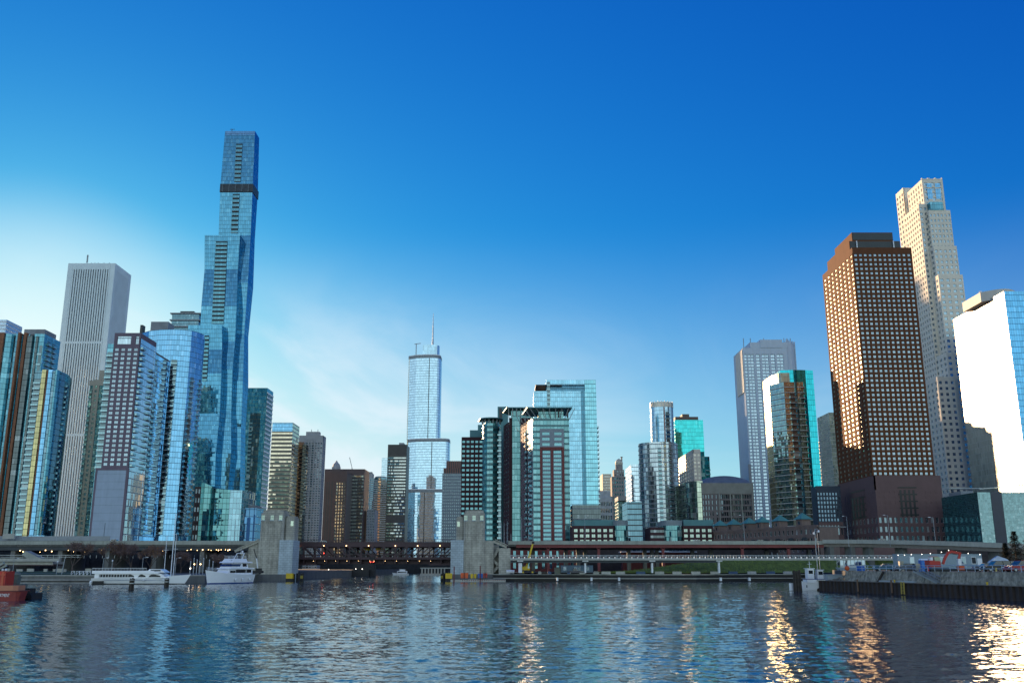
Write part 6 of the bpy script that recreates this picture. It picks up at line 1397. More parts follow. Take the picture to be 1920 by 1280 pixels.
# left bank
t = capwall('quay_wall', 'stepped concrete quay wall left of the white dinner boat', [(-300, 299), (G(190, 300), 299), (G(390, 305), 303), (G(470, 330), 330), (G(484, 343), 341)], 2.5, M_conc, M_concd, depth=2)
mb = MB()
for z, d in ((.35, 1.6), (1.3, .9)): mb.box(-300, 299 - d, z - .5, G(182, 300), 298.98, z)
mb.build('steps', plain('step_concrete', (.26, .26, .25), .9, var=.35, streak=.3), t)
mb = MB(); mb.face([(-300, 301, 2.56), (G(190, 301), 301, 2.56), (G(190, 330), 335, 3.6), (-300, 335, 3.6)]); tag(mb.build('lawn', plain('lawn', (.035, .07, .02), .95, var=.5, scale=.4)), None, None, kind='structure')
mb = MB(); mb.face([(-300, 309, 2.87), (G(150, 309), 309, 2.87), (G(150, 309), 310.4, 2.91), (-300, 310.4, 2.91)]); tag(mb.build('path', M_conc), None, None, kind='structure')
mb = MB(); mb.face([(G(190, 301), 301, 2.52), (G(390, 305), 303.5, 2.52), (G(470, 330), 330.5, 2.52), (G(484, 343), 350, 2.8), (-300, 352, 2.9), (-300, 334, 2.9), (G(190, 330), 335, 2.6)]); tag(mb.build('promenade', M_concd), None, None, kind='structure')
# low walls, kerb stones and hedge clutter beyond the lawn
rnd = random.Random(5)
for k in range(9):
    px = rnd.uniform(5, 170); y = 322 + k * 1.3; x = G(px, y); w = rnd.uniform(.8, 2.4); mb = MB(); mb.box(x, y, 3.2, x + w, y + .5, 4.1 + rnd.random() * .4); mb.box(x - .05, y - .04, 4.1, x + w + .05, y + .54, 4.25)
    tag(mb.build('stone_block', M_conc), 'pale stone block on the left lawn, %s by distance from the water' % ('nearest', 'second', 'third', 'fourth', 'fifth', 'sixth', 'seventh', 'eighth', 'farthest')[k], 'block', 'stone blocks on the left lawn')

# ---- trees
barkm = plain('bark', (.09, .065, .055), .9, var=.3, scale=2)
twigm = plain('twigs_reddish', (.17, .11, .095), .9, var=.4, scale=.7); leafm = plain('dry_leaves', (.26, .12, .03), .9, var=.5, scale=.6)
def tree(x, y, z, h, spread, seed, lab, leaf=.15, group='bare trees on the left bank', nt=4500):
    rnd = random.Random(seed); t = thing('bare_tree', lab, 'tree', (x, y, z), group); mb = MB(); tips = []
    def br(p, d, l, r, lev):
        q = p + d * l; mb.tube(p, q, r, 5 if lev < 2 else 3, 0, r * .62, cap=False)
        if lev >= 2: tips.append((q, l)); tips.append(((p + q) / 2, l))
        if lev < 4:
            for _ in range(3 if lev < 3 else 2):
                nd = (d + Vector((rnd.uniform(-1, 1) * spread, rnd.uniform(-1, 1) * spread, rnd.uniform(-.25, .6)))).normalized(); br(q, nd, l * rnd.uniform(.6, .82), r * .58, lev + 1)
    p0 = Vector((x, y, z)); mb.tube(p0, p0 + Vector((0, 0, h * .2)), h * .028, 7, 0, h * .022)
    for _ in range(4):
        nd = Vector((rnd.uniform(-1, 1) * spread, rnd.uniform(-1, 1) * spread, 1)).normalized(); br(p0 + Vector((0, 0, h * .2)), nd, h * .27, h * .014, 0)
    mb.build('trunk', barkm, t); c = MB()
    for _ in range(nt):
        q, l = rnd.choice(tips); d = Vector((rnd.gauss(0, 1), rnd.gauss(0, 1), rnd.gauss(.5, 1))).normalized(); a = q + Vector((rnd.gauss(0, .25), rnd.gauss(0, .25), rnd.gauss(0, .25))); s = rnd.uniform(.3, .9); w = d.orthogonal().normalized() * .03
        if rnd.random() < leaf: e = d.orthogonal().normalized() * .09; c.face([a, a + e, a + e + d * .14, a + d * .14], 1)
        else: c.face([a - w, a + w, a + d * s], 0)
    c.build('crown', [twigm, leafm], t)
tree(G(136, 312), 312, 2.9, 11, .85, 1, 'bare reddish tree standing alone on the lawn left of the dinner boat')
tree(G(212, 322), 322, 2.8, 10.6, .9, 2, 'bare brown tree above the stern of the dinner boat', .3, nt=6000)
tree(G(246, 326), 326, 2.8, 10.6, .9, 3, 'greyish bare tree above the middle of the dinner boat', .08, nt=6000)
tree(G(282, 322), 322, 2.8, 10, .9, 4, 'bare tree with rusty leaves just left of the tall masts', .35, nt=6000)
tree(G(340, 340), 340, 2.8, 7.5, .9, 8, 'dark bare tree in the viaduct shade right of the tall masts', .1)
tree(G(408, 345), 345, 2.8, 7, .9, 9, 'dark bare tree in the viaduct shade behind the motor yacht', .1)
def conifer(x, y, z, h, r, seed, lab):
    rnd = random.Random(seed); t = thing('evergreen_tree', lab, 'tree', (x, y, z)); mb = MB(); mb.tube((x, y, z), (x, y, z + h), .25, 6, 0, .04); mb.build('trunk', barkm, t); c = MB()
    for _ in range(3200):
        k = rnd.random() ** .8; zz = z + h * (.06 + .94 * k); rr = r * (1 - k) ** .8 * (.75 + .35 * math.sin(k * 37 + seed)) + .2; a = rnd.random() * 6.283; q = rr * rnd.random() ** .5; p = Vector((x + q * math.cos(a), y + q * math.sin(a), zz - q * .25))
        d = Vector((math.cos(a), math.sin(a), rnd.uniform(-.5, .3))).normalized() * rnd.uniform(.3, .6); e = Vector((-math.sin(a), math.cos(a), rnd.uniform(-.3, .3))) * .12; c.face([p - e, p + e, p + d])
    c.build('crown', plain('evergreen_needles', (.012, .022, .014), .9, var=.4, scale=1), t)
conifer(G(1908, 225), 225, 4, 9.2, 2.9, 1, 'dark evergreen tree at the right edge behind the parked cars')
conifer(G(1889, 232), 232, 4, 6.6, 1.7, 2, 'smaller dark evergreen left of the big one at the right edge')
conifer(G(1934, 220), 220, 4, 8.6, 2.6, 3, 'dark evergreen cut off by the right edge of the picture')
# ================================================================ RIGHT QUAY
QA, QB = (G(1520, 209), 209.0), (G(1920, 143), 143.0)
qd = Vector((QB[0] - QA[0], QB[1] - QA[1])); QL = qd.length; qd /= QL; qn = Vector((qd.y, -qd.x))       # qn points to the water (-X side)
if qn.x > 0: qn = -qn
def Q(s, o=0, z=0): return (QA[0] + qd.x * s - qn.x * o, QA[1] + qd.y * s - qn.y * o, z)     # o inland
QE = QL + 60
t = thing('sheet_pile_wall', 'rust-black corrugated sheet pile quay wall along the water at the right', 'quay wall', Q(0))
mb = MB(); n = int(QE / .75); pr = []
for k in range(n):
    s = k * .75; o = -.0 if k % 2 == 0 else .38; pr += [(s + .08, o), (s + .67, o)]
for (s0, o0), (s1, o1) in zip(pr, pr[1:]): mb.face([Q(s0, o0, -1), Q(s1, o1, -1), Q(s1, o1, 2.1), Q(s0, o0, 2.1)])
mb.face([Q(0, 8, -1), Q(0, 0, -1), Q(0, 0, 2.1), Q(0, 8, 2.1)]); mb.build('sheet_piles', plain('rusty_pile', (.038, .027, .025), .75, .1, var=.5, streak=.6, scale=1), t)
mb = MB(); mb.prism([Q(0, -.1)[:2], Q(0, .7)[:2], Q(QE, .7)[:2], Q(QE, -.1)[:2]][::-1] if False else [Q(0, -.12)[:2], Q(QE, -.12)[:2], Q(QE, .75)[:2], Q(0, .75)[:2]], 2.1, 2.22); mb.build('cap_rail', plain('steel_cap', (.16, .13, .11), .7, .2), t)
mb = MB(); mb.face([Q(0, .7, 2.05), Q(QE, .7, 2.05), Q(QE, 3, 2.05), Q(0, 3, 2.05)]); tag(mb.build('quay_ledge', M_concd), None, None, kind='structure')
for s, m in ((19, 'pad'), (31, 'pad')):
    mb = MB(); mb.prism([Q(s, -.22)[:2], Q(s + .35, -.22)[:2], Q(s + .35, -.02)[:2], Q(s, -.02)[:2]], .3, 2.6); mb.build('fender_post', plain('worn_timber', (.18, .11, .07), .9), t)
s = (QL) * .515
t = thing('ladder', 'yellow ladder on the sheet pile wall below the steel stairs', 'ladder', Q(s, -.3)); mb = MB()
for q in (0, .9): mb.bar(Q(s + q, -.28, .2), Q(s + q, -.2, 2.35), .16, .16)
for k in range(8): mb.bar(Q(s, -.26, .4 + k * .26), Q(s + .9, -.26, .4 + k * .26), .07, .07)
mb.build('rungs', plain('pale_yellow_paint', (.5, .38, .08), .6), t)
# weathered concrete wall above
wc = plain('weathered_wall', (.27, .25, .20), .95, var=.75, scale=1.6, streak=.35)
t = thing('concrete_wall', 'weathered cracked concrete wall above the sheet piles at the right', 'wall', Q(QL / 2, 2)); S0 = 11
mb = MB(); n = 50; rows = 5
def wz(s, j): return 2.06 + (4.15 - 2.06) * j / rows
def wo(s, j): return 1.6 + .45 * j / rows + .12 * noise.noise((s * .5, j * .8, 2)) + .06 * noise.noise((s * 2, j * 2, 5))
for i in range(n * 2):
    sa, sb = S0 + (QE - S0) * i / (2 * n), S0 + (QE - S0) * (i + 1) / (2 * n)
    for j in range(rows): mb.face([Q(sa, wo(sa, j), wz(sa, j)), Q(sb, wo(sb, j), wz(sb, j)), Q(sb, wo(sb, j + 1), wz(sb, j + 1)), Q(sa, wo(sa, j + 1), wz(sa, j + 1))])
mb.prism([Q(S0, 2.0)[:2], Q(QE, 2.0)[:2], Q(QE, 2.9)[:2], Q(S0, 2.9)[:2]], 3.9, 4.2); mb.build('wall', wc, t)
mb = MB(); rnd = random.Random(9)
for k in range(60):
    s = rnd.uniform(4, 13); x = rnd.random(); c = Vector(Q(s, 1.4 + x * 3, 2.1 + x * 1.9 * min(1, (s - 3) / 6))); r = rnd.uniform(.15, .4); mb.loft([[tuple(c + Vector((r * q * math.cos(a + z_) * rnd.uniform(.8, 1.2), r * q * math.sin(a + z_) * rnd.uniform(.8, 1.2), z_ * r))) for a in (0, 1.25, 2.5, 3.8, 5)] for z_, q in ((-.6, .7), (0, 1), (.6, .6))], 0, uvs=False)
mb.build('rubble', plain('rubble_stone', (.24, .23, .2), .95, var=.4, scale=2), t)
# yard ground
mb = MB(); yz = 4.16; mb.face([Q(S0, 2.5, yz), Q(QE, 2.5, yz), (300, QB[1] - 80, yz), (300, 262, yz), (G(1560, 262), 262, yz)]); 
mb.face([Q(S0, 2.5, yz), (G(1560, 262), 262, yz), (G(1560, 262), 262, 2.5), Q(S0, 2.5, 2)]); tag(mb.build('yard', plain('yard_asphalt', (.06, .06, .06), .9, var=.3)), None, None, kind='structure')
# railing on the wall
t = thing('railing', 'blue-grey tube railing along the top of the weathered quay wall', 'railing', Q(QL / 2, 2.2)); mb = MB(); s = 10.5
while s < QE: mb.tube(Q(s, 2.3, 4.15), Q(s, 2.3, 5.25), .05, 5); s += 2.2
for z in (4.7, 5.22): mb.tube(Q(10.5, 2.3, z), Q(QE, 2.3, z), .05, 5)
mb.build('rails', plain('blue_grey_steel', (.36, .45, .55), .45, .1), t)
# steps down to the ledge
t = thing('steel_stairs', 'steel stairs with handrails from the yard rail down to the ledge', 'stairs', Q(QL * .6, 1.4)); sa, sb = QL * .555, QL * .655; mb = MB()
for o in (.75, 1.5): mb.bar(Q(sa, o, 4.2), Q(sb, o, 2.3), .08, .28)
for k in range(9): s = sa + (sb - sa) * (k + .5) / 9; mb.bar(Q(s, .75, 4.2 - 1.9 * (k + .5) / 9), Q(s, 1.5, 4.2 - 1.9 * (k + .5) / 9), .3, .05)
mb.build('flight', steel, t); mb = MB()
for o in (.72, 1.55):
    for dz in (.5, 1.0): mb.tube(Q(sa, o, 4.2 + dz), Q(sb, o, 2.3 + dz), .035, 5)
    for k in range(5): s = sa + (sb - sa) * k / 4; mb.tube(Q(s, o, 4.2 - 1.9 * k / 4), Q(s, o, 5.2 - 1.9 * k / 4), .03, 4)
mb.build('handrails', steel, t)
mb = MB(); mb.prism([Q(QL * .38, .8)[:2], Q(QL * .555, .8)[:2], Q(QL * .555, 1.2)[:2], Q(QL * .38, 1.2)[:2]], 2.25, 2.5); tag(mb.build('steel_beam', gal), 'pale steel beam lying on the ledge left of the stairs', 'beam')
for s, o, lab in ((QL * .372, 1.3, 'dark timber prop leaning on the weathered wall left of the stairs'),): 
    mb = MB(); mb.bar(Q(s, .9, 2.1), Q(s + 1.1, 1.6, 4.1), .5, .3); tag(mb.build('timber_prop', wood), lab, 'prop')
for s in (QL * .47, QL * .86): mb = MB(); mb.tube(Q(s, .4, 2.2), Q(s, .4, 2.62), .14, 8); mb.tube(Q(s, .4, 2.5), Q(s, .4, 2.66), .2, 8); tag(mb.build('bollard', yellow), 'small yellow bollard on the quay ledge ' + ('near the pale beam' if s < QL * .6 else 'far right of the stairs'), 'bollard', 'yellow bollards on the right quay')

# pile dolphins
def dolphin(px, D, z1, n, lab, cap=False, sc=1.0):
    x = G(px, D); t = thing('pile_cluster', lab, 'piles', (x, D, 0)); rnd = random.Random(int(px))
    for k in range(n):
        a = 2 * math.pi * k / n; r = .42 * sc * (n / 4) ** .5; mb = MB(); mb.tube((x + r * 1.2 * math.cos(a), D + r * 1.2 * math.sin(a), -1), (x + r * math.cos(a), D + r * math.sin(a), z1 + rnd.uniform(-.15, .15)), .24 * sc, 8); mb.build('pile', wood, t)
    mb = MB(); mb.tube((x, D, z1 * .55), (x, D, z1 * .55 + .16), (.42 * (n / 4) ** .5 + .3) * sc, 12); mb.tube((x, D, z1 * .85), (x, D, z1 * .85 + .1), (.42 * (n / 4) ** .5 + .3) * sc, 12); mb.build('cable_band', steel if cap else black, t)
dolphin(1493, 204, 4.2, 8, 'dark timber pile cluster left of the white tug at the quay corner', sc=1.0)
dolphin(250, 214, 2.5, 4, 'dark pile cluster in front of the dinner boat, nearer and left of the two', True, .85)
dolphin(315, 247, 2.2, 4, 'dark pile cluster in front of the dinner boat bow, right of the two', True, .9)
x = G(1481, 206); mb = MB(); mb.tube((x, 206, .1), (x, 206, 1.6), .42, 10); tag(mb.build('fender', white), 'white cylindrical fender floating by the dark pile cluster', 'fender')

# ---- boats -------------------------------------------------------------
def hull(L_, B, H, mats, t, name='hull', bowrise=.5, stern=.85, n=14, draft=.3, flare=.75, boot=None, fine=1.9):
    mb = MB(); rings = []
    for k in range(n + 1):
        s = k / n; x = -L_ / 2 + L_ * s; w = B / 2 * (stern + (1 - stern) * min(1, s * 3)) * (1 - max(0, (s - .45) / .55) ** fine) + .02; zd = H * (1 + bowrise * max(0, (s - .3) / .7) ** 2); wl = w * flare
        xr = x + (0 if s < .8 else (s - .8) * 0); ri = L_ * .06 * max(0, (s - .6) / .4)
        rings.append([(x + ri, -w, zd), (x, -wl, .25), (x - ri * .5, -wl * .7, -draft), (x - ri * .5, wl * .7, -draft), (x, wl, .25), (x + ri, w, zd)])
    mb.loft(rings, 0, uvs=False, sm=False); o = lpart(t, name, mb, mats)
    if boot:
        mb = MB(); r2 = [[(p[0][0] * .5 + p[1][0] * .5 - (p[0][0] - p[1][0]) * .5, p[1][1] * 1.012, .0), (p[1][0], p[1][1] * 1.012, .3), (p[4][0], p[4][1] * 1.012, .3), (p[4][0], p[4][1] * 1.012, .0)] for p in rings]; mb.loft(r2, 0, uvs=False); lpart(t, 'waterline_stripe', mb, boot)
    return rings
def text_part(t, name, body_, size, loc, rot, mat, parent=None):
    cu = bpy.data.curves.new(name, 'FONT'); cu.body = body_; cu.size = size; cu.extrude = .01; cu.align_x = 'LEFT'
    o = bpy.data.objects.new(name, cu); C.objects.link(o); bpy.context.view_layer.update()
    me = bpy.data.meshes.new_from_object(o.evaluated_get(bpy.context.evaluated_depsgraph_get())); bpy.data.objects.remove(o); me.name = name; me.materials.clear(); me.materials.append(mat)
    q = bpy.data.objects.new(name, me); C.objects.link(q); q.parent = parent or t; q.location = loc; q.rotation_euler = rot; return q
def house_boat_level(t, name, x0, x1, w, z0, z1, mats, rake0=.0, rake1=.0, tw=.9):
    mb = MB(); a = [(x0, -w / 2, z0), (x1, -w / 2, z0), (x1, w / 2, z0), (x0, w / 2, z0)]; b_ = [(x0 + rake0, -w / 2 * tw, z1), (x1 - rake1, -w / 2 * tw, z1), (x1 - rake1, w / 2 * tw, z1), (x0 + rake0, w / 2 * tw, z1)]
    mb.loft([a, b_], 0, uvs=False); return lpart(t, name, mb, mats)
def rail(mb, pts, h, r=.03, every=1.2):
    for a, b_ in zip(pts, pts[1:]):
        a = Vector(a); b_ = Vector(b_); mb.tube(a + Vector((0, 0, h)), b_ + Vector((0, 0, h)), r, 4); mb.tube(a + Vector((0, 0, h * .5)), b_ + Vector((0, 0, h * .5)), r * .7, 4); n = max(1, int((b_ - a).length / every))
        for k in range(n + 1): p = a + (b_ - a) * k / n; mb.tube(p, p + Vector((0, 0, h)), r, 4)
# 1 dinner cruise boat, bow to the right
D = 284; x0, x1 = G(181, D), G(349, D); Lb = x1 - x0
t = thing('cruise_boat', 'long white two-deck dinner cruise boat moored below the bare trees', 'boat', ((x0 + x1) / 2, D, 0))
hull(Lb, 6, 1.75, white, t, bowrise=.62, stern=.95, boot=black, fine=2.2, draft=.2)
mb = MB(); mb.box(-Lb / 2 + .6, -3.05, .05, -Lb / 2 + 3.6, -2.4, 1.0); lpart(t, 'stern_recess', mb, black)
mb = MB(); rk = 2.2
f_ = lambda xa, xb, z0, z1, ra, rb_, m_, nm, w=5.4, y=0: house_boat_level(t, nm, xa, xb, w, z0, z1, m_, ra, rb_, .97)
f_(-Lb / 2 + .8, Lb * .34, 1.8, 3.05, 0, 2.2, white, 'main_cabin')
f_(-Lb / 2 + .1, Lb * .25, 3.05, 3.9, 0, 2.0, white, 'upper_bulwark', 5.9)
f_(Lb * .10, Lb * .30, 3.4, 4.35, .6, 1.6, white, 'wheelhouse', 4.6)
mb = MB(); mb.box(-Lb / 2 + 2.2, -2.77, 2.05, -Lb * .08, -2.62, 2.85); dkw = plain('boat_window_dark', (.015, .02, .026), .25, spec=.35); lpart(t, 'long_window', mb, dkw)
for k in range(11): mb = MB(); x = -Lb / 2 + 2.4 + k * .82; mb.box(x, -2.8, 2.0, x + .1, -2.775, 2.9); lpart(t, 'window_post', mb, whitem)
for x, w in ((-3.0, 2.2), (.3, 2.3), (3.4, 3.6)):
    mb = MB(); mb.loft([[(x, y, 2.1), (x + w, y, 2.1), (x + w * .92, y + .03, 2.5), (x + w * .5, y + .05, 2.88), (x + .75, y + .05, 2.88), (x + .35, y + .03, 2.6)] for y in (-2.6, -2.76)][::-1], 0, uvs=False); lpart(t, 'arched_window', mb, dkw)
mb = MB(); mb.box(Lb * .14, -2.33, 3.75, Lb * .25, -2.2, 4.15); lpart(t, 'wheelhouse_window', mb, dkw)
mb = MB(); rail(mb, [(-Lb / 2 + .2, -2.9, 3.9), (Lb * .1, -2.9, 3.9)], .75, .03, .9); mb.box(-Lb / 2 + .1, -2.9, 4.55, Lb * .1, -2.82, 4.66); lpart(t, 'top_rail', mb, whitem)
mb = MB()
for x in (Lb * .08, Lb * .3): mb.tube((x - .3, -2.85, 1.25), (x + .3, -2.85, 1.25), .3, 8)
lpart(t, 'fenders', mb, whitem); mb = MB(); mb.ball((-Lb / 2 - .1, -2.6, .5), .45, n=8, sz=1.5); lpart(t, 'stern_fender', mb, whitem)
mb = MB(); mb.box(-Lb / 2 + 3.8, -3.06, 1.2, Lb * .33, -3.02, 1.28); lpart(t, 'rub_rail', mb, navyp)
# 2 sailing vessel behind (masts)
D = 296; xm = G(318, D)
t = thing('sailing_ship', 'sailing ship with three tall white masts moored behind the dinner boat', 'boat', (xm, D, 0)); hull(9, 3, 1.4, white, t)
for px, py, r in ((308.5, 1004, .13), (321.5, 962, .17), (326, 1001, .13)):
    mb = MB(); x = G(px, D) - xm; mb.tube((x, 0, 1), (x, 0, ZA(py, D)), r, 7, 0, r * .55); mb.bar((x - .8, 0, ZA(py, D) * .7), (x + .8, 0, ZA(py, D) * .7), .08, .08); lpart(t, 'mast', mb, whitem)
# 3 motor yacht, bow towards us and left
D = 292; xm = G(426, D); t = thing('motor_yacht', 'white three-level motor yacht with its bow pointing at the camera', 'boat', (xm, D + 2, 0)); t.rotation_euler = (0, 0, R(180 + 66)); t.scale = (1.08, 1.05, 1.3); Ly = 17
hull(Ly, 5.4, 2.1, white, t, bowrise=.5, stern=.95, boot=navyp, fine=2.4, n=18)
hl = lambda nm, xa, xb, w, z0, z1, m_, ra, rb_, tw=.9: house_boat_level(t, nm, xa, xb, w, z0, z1, m_, ra, rb_, tw)
hl('main_cabin', -7.6, 3.4, 4.7, 2.1, 3.35, white, 0, 1.6); hl('upper_deck', -8.0, 2.4, 5.2, 3.35, 3.62, white, 0, .3, .98)
hl('bridge_cabin', -5.8, 1.6, 4.2, 3.62, 4.75, white, .4, 1.0); hl('bridge_roof', -7.2, 1.6, 4.9, 4.75, 5.05, white, .2, .5, .96); hl('flybridge', -5.5, .9, 3.9, 5.05, 5.75, white, .4, .8)
mb = MB(); mb.loft([[(x - .0, y * w, z) for y in (-1, 1)] + [(x - 3.6, 1 * w, z), (x - 3.6, -w, z)] for x, w, z in ((1.52, 2.13, 3.95), (.98, 2.08, 4.5))], 0, uvs=False); lpart(t, 'windscreen', mb, plain('dark_blue_glass', (.012, .03, .12), .08, spec=.9))
for sy in (-1, 1):
    for xa, xb, z0, z1, y in ((-6.9, -4.9, 2.5, 3.2, 2.32), (-4.5, -.4, 2.5, 3.2, 2.30), (-.1, 2.0, 2.5, 3.0, 2.32), (-5.0, -3.4, 3.9, 4.6, 2.06)):
        mb = MB(); mb.box(xa, sy * y - .06, z0, xb, sy * y + .06, z1); lpart(t, 'side_window', mb, plain('yacht_window', (.015, .018, .022), .1, spec=.9) if not bpy.data.materials.get('yacht_window') else bpy.data.materials['yacht_window'])
mb = MB(); rail(mb, [(-5, -1.7, 5.75), (.3, -1.6, 5.75), (.3, 1.6, 5.75), (-5, 1.7, 5.75)], .6, .035, 1.5); lpart(t, 'flybridge_rail', mb, whitem)
mb = MB(); rail(mb, [(1, -2.4, 2.75), (5, -1.8, 2.95), (8.8, -.2, 3.2)], .55, .025, 1); rail(mb, [(1, 2.4, 2.75), (5, 1.8, 2.95), (8.8, .2, 3.2)], .55, .025, 1); lpart(t, 'bow_rail', mb, whitem)
mb = MB(); mb.bar((-3.5, -1.5, 5.7), (-4.6, -1.3, 7.0), .15, .2); mb.bar((-3.5, 1.5, 5.7), (-4.6, 1.3, 7.0), .15, .2); mb.bar((-4.6, -1.4, 7.0), (-4.6, 1.4, 7.0), .4, .15); mb.tube((-4.6, 0, 7), (-4.6, 0, 8.2), .05, 5); mb.ball((-4.6, .6, 7.35), .3); lpart(t, 'radar_arch', mb, whitem)
mb = MB()
for x in (-6, -3, 0): mb.ball((x, 2.75, .95), .3, sz=1.4); mb.ball((x, -2.75, .95), .3, sz=1.4)
lpart(t, 'fenders', mb, whitem)
text_part(t, 'lettering', 'C 30', .45, (.75, .75, 5.22), (R(90), 0, R(90)), plain('logo_dark', (.02, .02, .03), .5))
# 4 fireboat at the left edge
D = 146; xr = G(42, D); t = thing('fireboat', 'red fireboat with white lettering on its hull cut off by the left edge', 'boat', (xr - 6, D + 1.6, 0))
mb = MB(); rings = [[(x, -y, 1.45), (x, -y * .93, -.3), (x, y * .93, -.3), (x, y, 1.45)] for x, y in ((-9, 1.6), (4.4, 1.6), (5.4, 1.4), (5.75, 1.0))]
rings[-1] = [(5.95, -1.0, 1.45), (5.6, -.93, -.3), (5.6, .93, -.3), (5.95, 1.0, 1.45)]; mb.loft(rings, 0, uvs=False); lpart(t, 'hull', mb, plain('hull_red', (.26, .035, .028), .55, var=.2, scale=1.2))
mb = MB(); mb.box(-9, -1.66, 1.38, 5.98, 1.6, 1.5); lpart(t, 'gunwale', mb, plain('gunwale_dark_red', (.14, .02, .02), .5))
mb = MB(); mb.prism([(-9, -1.5), (4.9, -1.5), (5.4, -.9), (5.4, 1.2), (-9, 1.4)], 1.5, 2.25); lpart(t, 'bulwark', mb, plain('faded_orange', (.5, .2, .11), .6, var=.12))
mb = MB(); mb.box(-4, -1.35, 2.25, 3.5, 1.2, 4.35); lpart(t, 'deckhouse', mb, red); mb = MB(); mb.box(2.9, -1.42, 2.2, 3.25, -1.1, 4.3); mb.box(1.6, -1.42, 2.2, 1.8, -1.1, 3.8); mb.box(1.4, -1.5, 3.75, 3.5, -1.0, 3.9); lpart(t, 'frame_posts', mb, plain('orange_red', (.5, .09, .04), .5))
mb = MB(); mb.box(.8, -1.55, 1.7, 2.2, -1.5, 2.5); lpart(t, 'white_panel', mb, whitem)
mb = MB(); mb.bar((.4, -.5, 4.3), (2.6, -.6, 5.6), .35, .35); mb.bar((.8, -.3, 4.2), (2.9, -.3, 5.2), .3, .3); mb.tube((.6, -.4, 4.2), (.6, -.4, 4.7), .3, 8); lpart(t, 'water_cannon', mb, plain('cannon_grey', (.28, .31, .28), .5, .3))
for x in (2.7, 3.2): mb = MB(); mb.ball((x, -.9, 4.55), .2); lpart(t, 'radar_dome', mb, whitem)
mb = MB(); mb.tube((2.0, -1.6, 3.98), (2.0, -1.5, 4.16), .12, 6); lpart(t, 'deck_lamp', mb, L_warm)
mb = MB(); rail(mb, [(3.4, -1.45, 2.25), (5.2, -1.3, 2.25)], .3, .02, .6); lpart(t, 'rail', mb, redst)
xt = G(25.6, D) - (xr - 6); tx = text_part(t, 'lettering', 'DEPARTMENT', .66, (xt - 2.5, -1.62, .6), (R(90), 0, 0), white); tx.scale = (.58, 1, 1)
xq = G(31, 152); t = thing('water_monitor', 'grey-green deck gun and winch on a barge behind the fireboat bow', 'machine', (xq, 153, 0))
mb = MB(); mb.box(xq - .8, 152, 1.3, xq + 1.3, 153.6, 2.4); mb.bar((xq, 152.5, 2.4), (xq + .2, 152.5, 3.6), 1.0, .7); mb.ball((xq + .1, 152.4, 3.75), .55); mb.build('gun', plain('grey_green', (.13, .15, .13), .6), t)
mb = MB(); mb.box(xq - 1, 151.7, .2, xq + 1.9, 154, 1.3); mb.build('base', black, t)
xq = G(58, 153); t = thing('work_float', 'low black work float with tyre fenders right of the fireboat', 'boat', (xq, 154, 0))
mb = MB(); mb.box(xq - 1.2, 152.5, -.2, xq + .9, 156, .95); mb.box(xq - .8, 153, .95, xq + .2, 155, 1.7); mb.build('float', black, t)
for k in range(3): mb = MB(); mb.tube((xq - .9 + k * .8, 152.4, .45), (xq - .9 + k * .8, 152.1, .45), .42, 10); mb.build('tyre', black, t)
# 5 tug at the right
D = 207; xm = G(1531, D); t = thing('tugboat', 'small white and blue tug moored behind the end of the sheet pile wall', 'boat', (xm, D + 1, 0)); hull(7.4, 3, 1.7, white, t, bowrise=.25, stern=.9)
bpy.data.objects[t.name].rotation_euler = (0, 0, R(180))
mb = MB(); mb.box(-3.2, -1.5, 1.7, 2.4, 1.5, 2.35); lpart(t, 'deck_cabin', mb, white); mb = MB(); mb.box(-3.3, -1.56, 2.36, 2.5, 1.56, 2.5); lpart(t, 'blue_band', mb, navyp)
mb = MB(); mb.box(.6, -.9, 2.5, 2.0, .9, 4.6); mb.box(-1.4, -.8, 2.5, -.2, .8, 4.3); lpart(t, 'wheelhouse', mb, white)
for x, z in ((1.3, 3.9), (-.8, 3.7)): mb = MB(); mb.box(x - .45, .82, z - .35, x + .45, .96, z + .35); lpart(t, 'window', mb, plain('tug_window%d' % int(z * 10), (.01, .015, .02), .15))
mb = MB(); mb.box(.4, -1.05, 4.6, 2.2, 1.05, 4.72); mb.box(-1.6, -.95, 4.3, 0, .95, 4.42); lpart(t, 'cabin_roof', mb, whitem)
mb = MB(); rail(mb, [(-3.1, 1.4, 2.5), (2.3, 1.4, 2.5)], .7, .03, .8); lpart(t, 'rail', mb, whitem)
mb = MB(); mb.tube((1.2, 0, 4.7), (1.2, 0, 6.2), .05, 5); mb.bar((.7, 0, 5.6), (1.7, 0, 5.6), .06, .06); lpart(t, 'mast', mb, whitem)
mb = MB(); mb.tube((-1.7, 1.5, 1.4), (-1.7, 1.75, 1.4), .5, 12); lpart(t, 'life_ring', mb, bluep); mb = MB(); mb.box(2.45, 1.35, .7, 2.6, 1.56, 1.2); lpart(t, 'vent', mb, black)
xq = G(1561, 206); mb = MB(); mb.box(xq - 1.6, 205, 0, xq + 1.5, 208, 3.3); mb.box(xq - 1.7, 204.9, 3.3, xq + 1.6, 208.1, 3.45); tag(mb.build('dock_cabin', plain('pale_blue_panel', (.36, .43, .48), .6)), 'small pale blue cabin on the dock right of the white tug', 'cabin')
# boat under the bridge
D = 590; xm = G(752, D); t = thing('tour_boat', 'small white boat on the river seen beneath the bridge', 'boat', (xm, D, 0)); hull(9.5, 3.4, 1.0, white, t); t.rotation_euler = (0, 0, R(180))
mb = MB(); mb.box(-3.8, -1.5, 1.0, 2.2, 1.5, 2.5); lpart(t, 'cabin', mb, white); mb = MB(); mb.box(-3.4, 1.48, 1.5, 1.9, 1.56, 2.1); lpart(t, 'window', mb, wglass); mb = MB(); mb.box(-2.6, -1.3, 2.5, .8, 1.3, 3.5); lpart(t, 'upper_cabin', mb, white)
